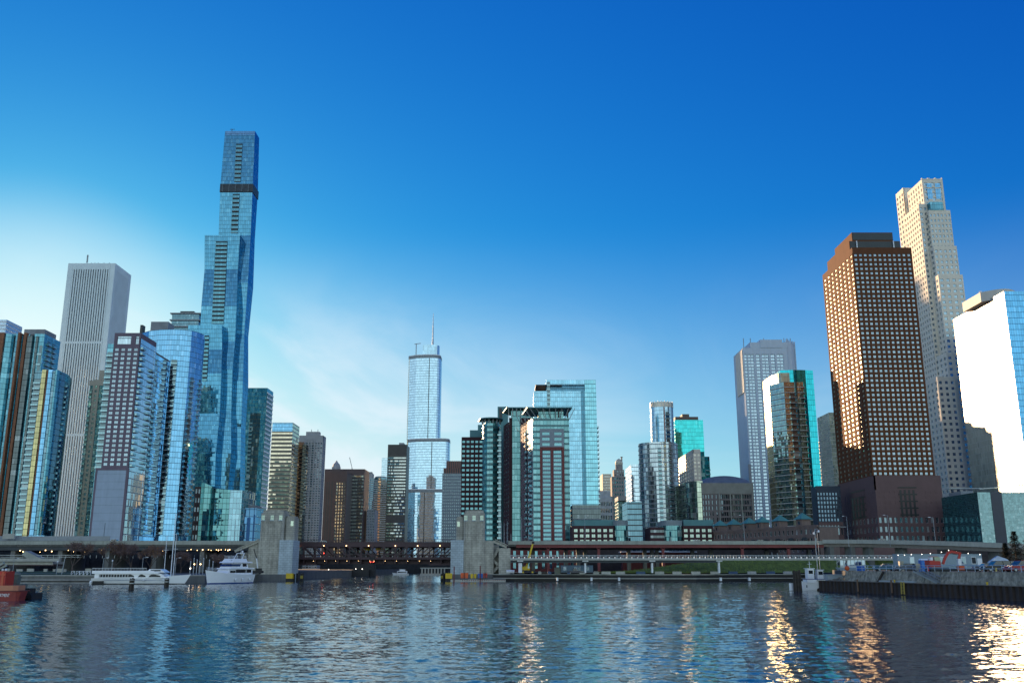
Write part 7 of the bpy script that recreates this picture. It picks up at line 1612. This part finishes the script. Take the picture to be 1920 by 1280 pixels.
# far river dock structures
t = thing('river_dock', 'pale columned riverside dock building seen under the right part of the bridge', 'building', (G(812, 560), 562, 0)); mb = MB(); mb.box(G(788, 560), 560, -1, CHR - .1, 566, 1.2); mb.box(G(788, 560), 560, 4.0, CHR - .1, 566, 4.6)
for k in range(8): x = G(790 + k * 6, 560); mb.box(x, 560.2, 1.2, x + .8, 561, 4)
mb.build('arcade', M_conc, t)
t = thing('river_dock', 'dark riverside wall with white lamps seen under the left part of the bridge', 'wall', (G(640, 520), 522, 0)); mb = MB(); mb.box(CHL + .1, 520, -1, G(692, 520), 524, 3.4); mb.box(CHL + .1, 524, -1, G(700, 520), 530, 12.2); mb.build('wall', black, t)
for px, py in ((667, 1066), (679, 1066), (616, 1067)): mb = MB(); mb.ball((G(px, 519), 519.5, ZA(py, 519.5)), .2, n=6); mb.build('lamp', L_white, t)
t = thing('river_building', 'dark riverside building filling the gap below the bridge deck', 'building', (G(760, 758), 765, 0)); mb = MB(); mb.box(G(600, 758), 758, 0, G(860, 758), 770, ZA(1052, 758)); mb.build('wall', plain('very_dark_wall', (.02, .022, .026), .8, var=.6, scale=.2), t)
# barge with machines at the right tower foot
D = 334; xa, xb = G(846, D), G(948, D); t = thing('work_barge', 'flat work barge floating below the right stone tower', 'barge', ((xa + xb) / 2, D, 0)); mb = MB(); mb.box(xa, D - 2.5, -.3, xb, D + 2.5, .75); mb.build('deck', M_conc, t)
mb = MB()
for k in range(20): x = xa + 4 + k * .75; mb.box(x, D - 2.55, .3, x + .35, D - 2.5, .62)
mb.build('red_white_edging', redst, t)
for px, y0, lab in ((851.5, 1061, 'thin red spud pole at the left end of the work barge'), (900.5, 1060, 'thin red spud pole right of the yellow winch')): x = G(px, D - 2.7); mb = MB(); mb.tube((x, D - 2.8, -.5), (x, D - 2.8, ZA(y0, D)), .2, 6); tag(mb.build('spud_pole', redst), lab, 'pole', 'red spud poles')
def tank(name, px, py, w, h, mat, lab, cat, D=D, extra=None):
    x = G(px, D); z0 = .76; t = thing(name, lab, cat, (x, D, z0)); mb = MB(); n = 3
    for k in range(n): mb.tube((x - w / 2 + w * (k + .5) / n, D - .9, z0 + h * .35), (x - w / 2 + w * (k + .5) / n, D + .9, z0 + h * .35), w / n * .48, 9)
    mb.box(x - w / 2, D - .6, z0 + h * .5, x + w / 2, D + .6, z0 + h); mb.build('body', mat, t); mb = MB(); mb.box(x - w / 2 - .1, D - .8, z0, x + w / 2 + .1, D + .8, z0 + .2); mb.box(x - .1, D - .95, z0 + .2, x + .1, D - .85, z0 + h + .2); mb.build('frame', black if mat != yellow else M_concd, t); return t
tank('pump', 871, 0, 2.6, 2.2, orange, 'orange-red pump unit at the left end of the work barge', 'machine'); tank('winch', 888, 0, 2.0, 1.9, yellow, 'yellow winch in the middle of the work barge', 'machine')
tank('water_tank', 901, 0, 1.6, 2.0, bluep, 'blue tank next to the right red pole on the work barge', 'tank'); tank('pump', 910, 0, 1.4, 2.1, red, 'small dark red pump right of the blue tank', 'machine')
# yellow navigation boxes on fender piers
for px, D, lab, s in ((544.5, 336, 'bright yellow box on a dark fender pier left of the bridge opening', 1), (842, 336, 'bright yellow box on a dark fender pier right of the bridge opening', -1)):
    x = G(px, D); t = thing('marker_box', lab, 'marker', (x, D, 0), 'yellow markers at the bridge opening'); mb = MB(); mb.box(x - 1.15, D - 1, ZA(1084, D), x + .1, D + 1, ZA(1074, D)); mb.box(x + .14, D - 1, ZA(1084, D), x + 1.15, D + 1, ZA(1074, D)); mb.build('panel', yellow, t)
    mb = MB(); mb.box(x - 1.2, D - .9, -1, x + 1.2, D + 1, ZA(1084, D)); mb.build('post', black, t)
for px, lab in ((561, 'dark timber fender pier with a yellow stripe, right of the left yellow box'), (832, 'dark timber fender pier with a yellow stripe, left of the right yellow box')):
    D = 338; x = G(px, D); t = thing('fender_pier', lab, 'piles', (x, D, 0))
    for k in range(5): mb = MB(); xx = x + (k - 2) * .75 * (1 if px < 700 else .5); mb.tube((xx, D + (k % 2) * .6, -1), (xx, D + (k % 2) * .6, 2.6 + .5 * ((k * 7) % 3) * .5), .3, 7); mb.build('pile', black, t)
    mb = MB(); mb.box(x + (.6 if px < 700 else -1), D - .35, 1.0, x + (1.6 if px < 700 else -.2), D - .3, 2.0); mb.build('yellow_board', plain('dull_yellow', (.25, .2, .02), .6), t)

# ---- cranes, vehicles, site objects
D = 330; x = G(990, D); t = thing('crane_truck', 'yellow mobile crane with its boom raised, right of the right stone tower', 'crane', (x, D, ZB - .4)); t.location.z = 2.6
mb = MB(); mb.box(-2.6, -1.2, .7, 2.4, 1.2, 1.3); lpart(t, 'chassis', mb, black); mb = MB(); mb.prism([(-2.2, -1), (.6, -1), (.6, 1), (-2.2, 1)], 1.3, 2.5); mb.box(-2.6, -.7, 1.6, -2.2, .7, 2.3); lpart(t, 'cab', mb, yellow)
mb = MB(); mb.box(-.1, -1.06, 1.9, .5, -1.0, 2.4); lpart(t, 'cab_window', mb, wglass)
for sx in (-1.7, 1.5):
    for sy in (-1, 1): mb = MB(); mb.tube((sx, sy * .9, .62), (sx, sy * 1.35, .62), .62, 14); w_ = lpart(t, 'wheel', mb, black); mb = MB(); mb.tube((sx, sy * 1.34, .62), (sx, sy * 1.4, .62), .32, 10); lpart(t, 'rim', mb, yellow, w_)
zt = ZA(1018, D) - 2.6; bx = G(999.5, D) - x
mb = MB(); mb.bar((-.6, 0, 2.1), (-.6 + (bx + .6) * .55, 0, 2.1 + (zt - 2.1) * .55), .75, .75); mb.bar((-.6 + (bx + .6) * .5, 0, 2.1 + (zt - 2.1) * .5), (bx, 0, zt), .55, .55); lpart(t, 'boom', mb, yellow)
mb = MB(); mb.box(bx - .4, -.4, zt - .2, bx + .5, .4, zt + .6); lpart(t, 'boom_head', mb, black); mb = MB(); mb.tube((-1.2, 0, 2.4), (.4, 0, 4.6), .14, 6); lpart(t, 'ram', mb, steel)
D = 333; x = G(487, D); t = thing('small_crane', 'small black crane with a thin raised boom at the foot of the left stone tower', 'crane', (x, D, 2.5))
mb = MB(); mb.box(-2.8, -1, .4, 1.2, 1, 1.2); mb.box(-1.2, -.8, 1.2, .6, .8, 2.0); lpart(t, 'body', mb, black); mb = MB(); mb.bar((-.6, 0, 1.6), (G(480, D) - x, 0, ZA(1046, D) - 2.5), .3, .35); lpart(t, 'lower_boom', mb, whitem); mb = MB(); mb.bar((G(480, D) - x, 0, ZA(1046, D) - 2.5), (G(474, D) - x, 0, ZA(1029, D) - 2.5), .22, .25); lpart(t, 'upper_boom', mb, black)
for sx in (-2, .4): mb = MB(); mb.tube((sx, -1.2, .4), (sx, -.8, .4), .4, 10); lpart(t, 'wheel', mb, black)
# cars
def car(x, y, z, ang, mat, lab, kind='suv', name='parked_car', cat='car', group=None):
    t = thing(name, lab, cat, (x, y, z), group); t.rotation_euler = (0, 0, R(ang)); Lc, Wc, H = (4.8, 1.95, 1.75) if kind == 'suv' else (4.5, 1.8, 1.42) if kind == 'sedan' else (5.4, 2.0, 1.85)
    mb = MB(); w = Wc / 2; prof = [(-Lc / 2, .35), (Lc / 2, .35), (Lc / 2 + .02, .75), (Lc / 2 - .25, .95), (Lc * .22, 1.05 if kind != 'sedan' else .92), (-Lc / 2 + .05, 1.08 if kind != 'sedan' else .95)]
    mb.loft([[(px_, sy, pz) for px_, pz in prof] for sy in (w, -w)], 0, uvs=False); lpart(t, 'body', mb, mat)
    xr = -Lc / 2 + (.15 if kind == 'suv' else .7 if kind == 'sedan' else 2.0); zb_ = 1.04 if kind != 'sedan' else .92
    cab = [(xr, zb_), (Lc * .22, zb_), (Lc * .07, H), (xr + .3, H)]; mb = MB(); mb.loft([[(a, sy, b_) for a, b_ in cab] for sy in (w * .93, -w * .93)], 0, uvs=False); lpart(t, 'windows', mb, plain('car_glass', (.03, .04, .05), .08, spec=1) if not bpy.data.materials.get('car_glass') else bpy.data.materials['car_glass'])
    mb = MB(); mb.box(xr + .28, -w * .94, H, Lc * .07, w * .94, H + .07)
    for xx in (xr + .02, (xr + Lc * .1) / 2): mb.bar((xx, -w * .935, zb_), (xx + .2, -w * .935, H), .06, .12); mb.bar((xx, w * .935, zb_), (xx + .2, w * .935, H), .06, .12)
    lpart(t, 'roof', mb, mat)
    for sx in (-Lc * .31, Lc * .31):
        for sy in (-1, 1): mb = MB(); mb.tube((sx, sy * (w - .2), .36), (sx, sy * (w + .02), .36), .36, 14); q = lpart(t, 'wheel', mb, black); mb = MB(); mb.tube((sx, sy * (w + .01), .36), (sx, sy * (w + .04), .36), .2, 10); lpart(t, 'rim', mb, steel, q)
    for sy in (-1, 1): mb = MB(); mb.box(Lc / 2 - .06, sy * w * .75 - .2, .68, Lc / 2 + .05, sy * w * .75 + .2, .84); lpart(t, 'headlight', mb, whitem)
    return t
yz = 4.17
car(G(1913, 153), 153, yz, 187, plain('car_red', (.30, .012, .02), .25), 'red SUV parked at the right edge by the railing')
car(G(1868, 163), 163, yz, 180, plain('car_black', (.012, .013, .016), .25), 'black pickup-like SUV parked left of the red one', 'suv')
car(G(1848, 176), 176, yz, 175, plain('car_navy', (.02, .03, .06), .3), 'dark blue sedan parked between the excavator and the black SUV', 'sedan')
car(G(1885, 180), 180, yz, 178, plain('car_silver', (.35, .38, .42), .3, .4), 'silver-blue SUV behind the black and red ones', 'suv')
car(G(1700, 188), 188, yz, 170, plain('car_grey', (.10, .12, .15), .3), 'grey car parked left of the blue portable toilet', 'sedan'); car(G(1660, 192), 192, yz, 172, plain('car_teal', (.02, .10, .16), .3), 'dark teal car parked on the yard behind the railing', 'sedan')
car(G(1078, 332), 333, 2.6, 0, plain('pickup_navy', (.02, .03, .06), .3), 'dark pickup truck in front of the grey site trailer', 'pickup', 'pickup_truck', 'truck')
for px, zc, D_, lab, m in ((606, 1015.5, 366, 'white car crossing the bridge near its left end', white), (1310, 1013.5, 372, 'white car on the steel viaduct above the pavilion', white), (212, 1013, 360, 'silver car on the left viaduct', steel), (1430, 1013.5, 371, 'dark car on the steel viaduct near the turrets', black), (1660, 1011.5, 349, 'grey car on the curving ramp in front of the bronze tower', M_conc)):
    car(G(px, D_), D_, ZA(zc, D_) - 1.0, 0, m, lab, 'sedan', 'moving_car', 'car')
# white tanks by the crane
t = thing('storage_tank', 'white horizontal tank on the ground left of the yellow crane', 'tank', (G(957, 335), 335, 2.6)); mb = MB(); mb.tube((-1.4, 0, .8), (1.4, 0, .8), .55, 12); lpart(t, 'tank', mb, white); mb = MB(); mb.box(-1.1, -.4, 0, -.9, .4, .5); mb.box(.9, -.4, 0, 1.1, .4, .5); lpart(t, 'cradle', mb, steel)
# site trailers
def trailer(px0, px1, D, z0, h, mat, lab, wins, door=None, legs=True, name='site_trailer', ribs=0):
    x0, x1 = G(px0, D), G(px1, D); t = thing(name, lab, 'trailer', ((x0 + x1) / 2, D + 1.5, z0)); mb = MB(); b0 = z0 + (.5 if legs else 0); mb.box(x0, D, b0, x1, D + 3, b0 + h); mb.box(x0 - .06, D - .06, b0 + h, x1 + .06, D + 3.06, b0 + h + .12)
    n = int((x1 - x0) / .6)
    for k in range(n): x = x0 + .6 * k + .2; mb.box(x, D - .025, b0 + .05, x + .12, D, b0 + h - .03)
    mb.build('body', mat, t)
    if legs: mb = MB(); mb.box(x0 + .2, D + .3, z0, x1 - .2, D + 2.7, b0); mb.build('skirt', black, t)
    for a in wins: x = G(a, D); m2 = MB(); m2.box(x - .42, D - .1, b0 + h * .35, x + .42, D - .03, b0 + h * .8); w_ = m2.build('window', WGd, t); m2 = MB(); m2.box(x - .5, D - .07, b0 + h * .31, x + .5, D - .028, b0 + h * .84); f_ = m2.build('window_frame', whitem, t)
    if door: x = G(door, D); m2 = MB(); m2.box(x - .5, D - .08, b0 + .05, x + .5, D - .03, b0 + 2.1); m2.build('door', whitem, t)
    return t
gtr = plain('trailer_grey', (.24, .32, .37), .6, var=.08)
trailer(1686, 1843, 205, 4.17, 2.9, gtr, 'long blue-grey site office trailer behind the red excavator', (1711, 1768, 1808, 1827), 1838)
trailer(1052, 1112, 336, 2.6, 2.3, plain('trailer_blue_grey', (.17, .26, .30), .6), 'blue-grey site trailer under the walkway bridge', (1059, 1079, 1086, 1102), None)
trailer(1040, 1051, 337, 2.6, 2.0, plain('container_olive', (.20, .22, .16), .7), 'small olive container left of the blue-grey site trailer', (), None, False, 'container')
t = thing('storage_container', 'beige electrical cabinet at the left end of the long trailer', 'cabinet', (G(1690, 200), 200, yz)); mb = MB(); mb.box(-.4, -.4, 0, .4, .4, 1.9); mb.box(-.44, -.44, 1.9, .44, .44, 1.98); lpart(t, 'body', mb, plain('cabinet_beige', (.33, .32, .26), .6)); mb = MB(); mb.box(-.3, -.43, .3, .3, -.405, 1.6); lpart(t, 'door', mb, plain('cabinet_door', (.27, .27, .22), .6))
# lights strung above the trailer
t = thing('string_lights', 'string of small white lights above the long trailer and excavator', 'lights', (G(1770, 200), 200, 8)); mb = MB(); p = None
for k, (px, py) in enumerate(((1686, 1040), (1698, 1040), (1711, 1039), (1731, 1038.5), (1747, 1037), (1768, 1034.5), (1782, 1031), (1797, 1033.5), (1818, 1037), (1840, 1039))):
    q = (G(px, 203), 203, ZA(py, 203)); m2 = MB(); m2.ball(q, .07, n=6); m2.build('bulb', L_white, t)
    if p: mb.tube(p, q, .02, 4)
    p = q
mb.build('cable', black, t)
# portable toilet
for px, D_, lab in ((1731, 184, 'blue portable toilet with a white roof left of the red excavator'), (1738.5, 186, 'second blue portable toilet half hidden behind the first')):
    t = thing('portable_toilet', lab, 'toilet', (G(px, D_), D_, yz)); mb = MB(); mb.box(-.6, -.6, 0, .6, .6, 2.05); lpart(t, 'body', mb, bluep); mb = MB(); mb.box(-.45, -.64, .1, .45, -.605, 1.9); lpart(t, 'door', mb, plain('blue_door', (.03, .2, .6), .4)); mb = MB(); mb.loft([[(-.66, -.66, 2.06), (.66, -.66, 2.06), (.66, .66, 2.06), (-.66, .66, 2.06)], [(-.4, -.4, 2.35), (.4, -.4, 2.35), (.4, .4, 2.35), (-.4, .4, 2.35)]], 0, uvs=False); lpart(t, 'roof', mb, whitem)
# red excavator
D = 172; x = G(1757, D); t = thing('excavator', 'red excavator with a bent arm and white-and-red bucket end on the yard', 'excavator', (x, D, yz)); kx = lambda px: G(px, D) - x; kz = lambda py: ZA(py, D) - yz
mb = MB()
for sy in (-1, 1): mb.loft([[(a, sy * .95 - .25, c) for a, c in ((-1.5, 0), (1.5, 0), (1.8, .35), (1.5, .7), (-1.5, .7), (-1.8, .35))][::-1], [(a, sy * .95 + .25, c) for a, c in ((-1.5, 0), (1.5, 0), (1.8, .35), (1.5, .7), (-1.5, .7), (-1.8, .35))][::-1]], 0, uvs=False)
lpart(t, 'tracks', mb, black)
mb = MB(); mb.prism([(kx(1739), -1), (kx(1760), -1), (kx(1760), 1), (kx(1739), 1)], .8, kz(1050)); mb.loft([[(kx(1745), y, kz(1050)), (kx(1761), y, kz(1050)), (kx(1760), y, kz(1042.5)), (kx(1747), y, kz(1042.5))] for y in (1, -.2)], 0, uvs=False); lpart(t, 'house', mb, red)
mb = MB(); mb.loft([[(kx(1749.5), y, kz(1051)), (kx(1760), y, kz(1051)), (kx(1758.5), y, kz(1043.5)), (kx(1748.5), y, kz(1043.5))] for y in (-.2, -1.02)], 0, uvs=False); lpart(t, 'cab_glass', mb, plain('cab_glass_green', (.25, .32, .2), .1, spec=.8))
mb = MB(); mb.box(kx(1742), -1.03, kz(1050), kx(1746), 0, kz(1044)); lpart(t, 'side_panel', mb, whitem)
P_ = [(1769, 1055), (1773, 1046), (1780, 1036), (1787, 1033.5), (1801, 1036.5)]
mb = MB()
for (a, c), (e, g) in zip(P_, P_[1:]): mb.bar((kx(a), 0, kz(c)), (kx(e), 0, kz(g)), .34, .42)
for a, c in P_: mb.tube((kx(a), -.2, kz(c)), (kx(a), .2, kz(c)), .24, 8)
lpart(t, 'boom', mb, red)
mb = MB(); mb.bar((kx(1803), 0, kz(1035)), (kx(1798.5), 0, kz(1048)), .34, .36); lpart(t, 'stick', mb, red); mb = MB(); mb.box(kx(1796.5), -.3, kz(1060), kx(1802), .3, kz(1047)); lpart(t, 'hammer', mb, whitem); mb = MB(); mb.prism([(kx(1796), -.5), (kx(1806), -.5), (kx(1806), .5), (kx(1796), .5)], kz(1068), kz(1060)); mb.box(kx(1797), -.52, kz(1066), kx(1803), -.5, kz(1063)); lpart(t, 'bucket', mb, orange)
mb = MB(); mb.tube((kx(1766), 0, 1), (kx(1772), 0, kz(1046)), .09, 6); mb.tube((kx(1786), .0, kz(1037)), (kx(1797), 0, kz(1039)), .08, 6); lpart(t, 'rams', mb, steel)
# site clutter
def drum(px, D_, r, h, mat, lab, name='barrel', cat='barrel', group=None, n=1):
    t = thing(name, lab, cat, (G(px, D_), D_, yz), group); mb = MB()
    mb.tube((0, 0, 0), (0, 0, h), r, 12); mb.tube((0, 0, h * .3), (0, 0, h * .36), r * 1.05, 12); mb.tube((0, 0, h * .66), (0, 0, h * .72), r * 1.05, 12); lpart(t, 'shell', mb, mat); mb = MB(); mb.tube((0, 0, h), (0, 0, h + .04), r * .9, 12); lpart(t, 'lid', mb, mat)
for k, px in enumerate((1609, 1613.5, 1618)): drum(px, 196 - k, .32, .95, bluep, ('leftmost', 'middle', 'rightmost')[k] + ' of three blue barrels on the yard beside the open cabin boat', group='blue barrels on the yard')
t = thing('buoy', 'orange ball buoy on the yard in front of the open cabin boat', 'buoy', (G(1588, 197), 197, yz)); mb = MB(); mb.ball((0, 0, .55), .5, n=12); lpart(t, 'ball', mb, orange); mb = MB(); mb.tube((0, 0, 1.0), (0, 0, 1.25), .1, 6); lpart(t, 'eye', mb, black)
D = 202; x = G(1596, D); t = thing('pontoon_boat', 'open boat hull with a white-framed cabin standing on the yard', 'boat', (x, D, yz))
mb = MB()
for k in range(8): mb.bar((-2.6 + k * .75, -1, .7), (-2.6 + k * .75, -1, 2.2), .08, .08); mb.bar((-2.6 + k * .75, 1, .7), (-2.6 + k * .75, 1, 2.2), .08, .08)
mb.box(-3.3, -1.15, 2.2, 2.9, 1.15, 2.3); mb.bar((-3.4, -1, 1.6), (-2.6, -1, 2.25), .1, .1); mb.box(-2.6, -1.02, .7, 2.65, -.98, 1.15); lpart(t, 'cabin_frame', mb, plain('off_white', (.5, .53, .5), .5))
mb = MB(); mb.box(-2.55, -.95, 1.15, 2.6, .95, 2.18); lpart(t, 'cabin_glass', mb, wglass); mb = MB(); mb.loft([[(-3, y, .7), (3, y, .7), (2.6, y * .8, .1), (-2.6, y * .8, .1)] for y in (1.1, -1.1)], 0, uvs=False); lpart(t, 'hull', mb, plain('hull_pale_blue', (.3, .38, .45), .5))
for k, (px, m, lab) in enumerate(((1756, plain('board_cream', (.42, .38, .26), .7), 'cream notice board on the railing above the stairs'), (1866, plain('post_yellow', (.5, .4, .12), .7), 'small pale yellow post by the railing near the red SUV'))):
    s_ = QL * (.545 if k == 0 else .86); t = thing('sign_board' if k == 0 else 'marker_post', lab, 'sign' if k == 0 else 'post', Q(s_, 2.25, 4.2)); mb = MB(); w = .38 if k == 0 else .12; mb.box(-w, -.05, .1 if k else .25, w, .05, .65 if k else 1.35); lpart(t, 'board', mb, m); mb = MB(); mb.box(-.04, .06, 0, .04, .12, 1.0 if k == 0 else .5); lpart(t, 'post', mb, steel)
t = thing('traffic_cone', 'pink-red cone on top of the steel stairs', 'cone', Q(QL * .58, 2.6, 4.2)); mb = MB(); mb.tube((0, 0, .05), (0, 0, 1.0), .22, 10, 0, .05); lpart(t, 'cone', mb, plain('cone_red', (.7, .05, .06), .5)); mb = MB(); mb.box(-.28, -.28, 0, .28, .28, .05); lpart(t, 'base', mb, black)
t = thing('covered_boat', 'boat under a white and blue tarpaulin behind the parked SUVs', 'boat', (G(1874, 195), 195, yz)); mb = MB(); mb.loft([[(-2.4, y * 1.1, .9), (2.4, y * 1.1, .9), (1.6, y * .5, 2.3), (-.2, y * .3, 3.0), (-1.9, y * .5, 1.9)] for y in (1, -1)], 0, uvs=False); lpart(t, 'tarpaulin', mb, plain('tarp', (.45, .52, .6), .6, var=.25, scale=1)); mb = MB(); mb.loft([[(-2.4, y, .9), (2.4, y, .9), (2.0, y * .6, .2), (-2.0, y * .6, .2)] for y in (1, -1)], 0, uvs=False); lpart(t, 'hull', mb, navyp)
# concrete barriers along the grass foot
for k, (px, m) in enumerate(((1136, 0), (1163, 0), (1201, 1), (1236, 0), (1269, 0), (1304, 0), (1340, 0), (1374, 1), (1409, 0), (1444, 1), (1476, 0))):
    D_ = 329 if px < 1330 else min(343, 329 + (px - 1330) * .16); x = G(px, D_); mb = MB(); w = 1.55; mb.loft([[(x + s * w, D_ - a, z) for s in (-1, 1)] + [(x + s * w, D_ + a, z) for s in (1, -1)] for a, z in ((.35, 2.56), (.33, 2.8), (.14, 3.1), (.1, 3.45))], 0, uvs=False)
    o = mb.build('road_barrier', [M_conc, plain('barrier_blue', (.05, .09, .16), .7), M_conc][m]); names = ('first', 'second', 'third', 'fourth', 'fifth', 'sixth', 'seventh', 'eighth', 'ninth', 'tenth', 'eleventh')
    tag(o, '%s road barrier from the left along the foot of the grass bank, %s' % (names[k], 'dark blue' if m else 'pale concrete'), 'barrier', 'road barriers below the grass bank')
# bank clutter near the crane
rnd = random.Random(21)
for k in range(7):
    px = (1012, 1020, 1030, 1118, 1127, 1066, 1092)[k]; x = G(px, 331); mb = MB(); w = .5 + rnd.random() * .7; mb.box(x - w, 330.5, 2.56, x + w, 331.4, 3.0 + rnd.random() * .35); mb.box(x - w * .8, 330.6, 3.3, x + w * .5, 331.2, 3.5)
    tag(mb.build('material_stack', (M_conc, wood, plain('tarp_blue', (.05, .1, .2), .7))[k % 3]), '%s on the quay, %s from the left between crane and grass bank' % (('concrete blocks', 'timber stack', 'blue-sheeted stack')[k % 3], ('first', 'second', 'third', 'sixth', 'seventh', 'fourth', 'fifth')[k]), 'stack', 'building material stacks on the quay')
# ---- lamp posts and poles
polem = plain('pole_grey', (.30, .34, .38), .45, .4)
def post(px, D_, ytop, z0, lab, kind='arm', r=.09, side=1, group=None, name='street_lamp', h=None):
    x = G(px, D_); t = thing(name, lab, 'lamp post' if kind != 'flag' else 'pole', (x, D_, z0), group); H = (ZA(ytop, D_) - z0) if h is None else h; mb = MB(); mb.tube((0, 0, 0), (0, 0, H), r, 7, 0, r * .6); lpart(t, 'pole', mb, polem)
    if kind == 'arm': mb = MB(); mb.tube((0, 0, H), (side * 1.0, 0, H + .15), r * .5, 5); lpart(t, 'arm', mb, polem); mb = MB(); mb.box(min(side * .9, side * 1.6), -.15, H + .08, max(side * .9, side * 1.6), .15, H + .24); lpart(t, 'lantern', mb, whitem)
    elif kind == 'globe': mb = MB(); mb.ball((0, 0, H + .1), .28); lpart(t, 'lantern', mb, whitem); mb = MB(); mb.tube((0, 0, H - .25), (0, 0, H - .12), .2, 8); lpart(t, 'collar', mb, polem)
    elif kind == 'hook':
        mb = MB(); pr_ = [(0, H), (side * .15, H + .5), (side * .6, H + .6), (side * .85, H + .25)]
        for (a, c), (e, g) in zip(pr_, pr_[1:]): mb.tube((a, 0, c), (e, 0, g), r * .6, 5)
        lpart(t, 'arm', mb, polem); mb = MB(); mb.ball((side * .85, 0, H + .05), .26, sz=1.2); lpart(t, 'lantern', mb, whitem)
    return t
zd = ZA(1013.5, 366)
for px, D_, yt, z0, lab, kd, sd_ in ((1399, 368, 966, zd - 1, 'street lamp on the steel viaduct in front of the brick turrets', 'arm', -1), (1098, 368, 967, zd - 1, 'street lamp on the steel viaduct below the sky-blue slab', 'arm', 1), (978, 368, 969, zd - 1, 'street lamp on the viaduct left of the red-striped block', 'arm', -1),
    (1595, 350, 968, 12, 'street lamp on the curving ramp in front of the navy annex', 'arm', -1), (1673, 340, 966, 12, 'street lamp on the curving ramp left of the podium middle', 'arm', -1), (1759, 324, 970, 12, 'street lamp on the curving ramp at the right edge of the podium', 'arm', -1),
    (100, 356, 985, 13, 'street lamp on the left viaduct below the dark glass wing', 'arm', 1), (68, 356, 980, 13, 'street lamp on the left viaduct near the far left', 'arm', 1), (225, 356, 1004, 13, 'short lamp on the left viaduct below the blank panel', 'arm', 1)):
    post(px, D_, yt, z0, lab, kd, side=sd_)
for k, (px, yt) in enumerate(((940, 980), (945, 979), (951, 977), (958, 1000), (992, 1000))): post(px, 369, yt, zd - 1, 'bare white flagpole, %s of five beside the right stone tower' % ('leftmost', 'second', 'third', 'fourth', 'last')[k], 'flag', .13, group='flagpoles by the right stone tower', name='flagpole')
for k, (px, yt, y0) in enumerate(((436, 975, 0), (501, 990, 0))[:1]): post(px, 360, yt, 13, 'thin white pole rising before the green glass podium', 'flag', .12, name='flagpole')
for px, D_, yt, lab, kd in ((25, 312, 1047, 'lamp post on the left lawn behind the fireboat', 'arm'), (107, 305, 1053, 'globe lamp left of the leaning pole on the left quay', 'globe'), (193, 308, 1046, 'lamp post behind the stern of the dinner boat', 'arm'), (210, 306, 1051, 'globe lamp behind the dinner boat near its stern', 'globe'), (267, 308, 1045, 'lamp post behind the middle of the dinner boat', 'arm'), (329, 308, 1046, 'lamp post right of the tall masts', 'arm')):
    post(px, D_, yt, 2.6, lab, kd, .1)
t = post(117, 304, 1045, 2.6, 'leaning pale pole on the left quay beside the bare tree', 'flag', .13, name='leaning_pole'); t.rotation_euler = (0, R(6), 0)
for k, px in enumerate((357, 363, 369, 374, 381, 392, 399)):
    x = G(px, 310 + (k % 2) * 4); t = thing('dock_pile', 'slim grey dock pile, number %s from the left between dinner boat and yacht' % ('one', 'two', 'three', 'four', 'five', 'six', 'seven')[k], 'pile', (x, 310 + (k % 2) * 4, 0), 'dock piles left of the yacht'); mb = MB(); mb.tube((0, 0, -1), (0, 0, 6.6 + (k * 5 % 3) * .5), .16, 7); lpart(t, 'shaft', mb, polem); mb = MB(); mb.tube((0, 0, 6.6 + (k * 5 % 3) * .5), (0, 0, 6.8 + (k * 5 % 3) * .5), .2, 7, 0, .05); lpart(t, 'cap', mb, whitem)
for k, (px, py) in enumerate(((364, 1057), (375.5, 1057), (357, 1065))): t = thing('dock_lamp', ('left', 'right', 'lower')[k] + ' of three small lit lamps on the dock between dinner boat and yacht', 'lamp', (G(px, 309), 309, ZA(py, 309)), 'dock lamps'); mb = MB(); mb.ball((0, 0, 0), .22, n=8); lpart(t, 'bulb', mb, L_warm if k < 2 else L_white); mb = MB(); mb.tube((0, 0, -4.2 + 0 * k), (0, 0, -.2), .06, 5); lpart(t, 'post', mb, polem)
post(1532.5, 212, 996, 0, 'tall twin-hook lamp mast behind the white tug, nearer pole', 'hook', .1, 1, name='lamp_mast'); post(1537.5, 218, 1000, 0, 'thinner lamp mast just right of the twin-hook one behind the tug', 'hook', .07, -1, name='lamp_mast')
for px in (1449, 1459): post(px, 326.5, 1034.5 if px < 1455 else 1036, 7.5, 'short white post on the walkway, %s of two' % ('left' if px < 1455 else 'right'), 'flag', .12, name='marker_post', group='white posts on the walkway')
# white bench-like railing frames on left quay
for k, px in enumerate((138, 147, 154, 161, 168)):
    x = G(px, 301); t = thing('gate_frame', 'white tubular frame on the left quay, %s of five beside the dinner boat stern' % ('first', 'second', 'third', 'fourth', 'fifth')[k], 'frame', (x, 301, 2.55), 'white frames on the left quay'); mb = MB(); mb.bar((-.5, 0, 0), (-.5, 0, 1.2), .1, .1); mb.bar((.5, 0, 0), (.5, 0, 1.2), .1, .1); mb.bar((-.5, 0, 1.15), (.5, 0, 1.15), .1, .1); mb.bar((-.5, 0, .1), (.5, 0, 1.1), .08, .08); lpart(t, 'tubes', mb, whitem)
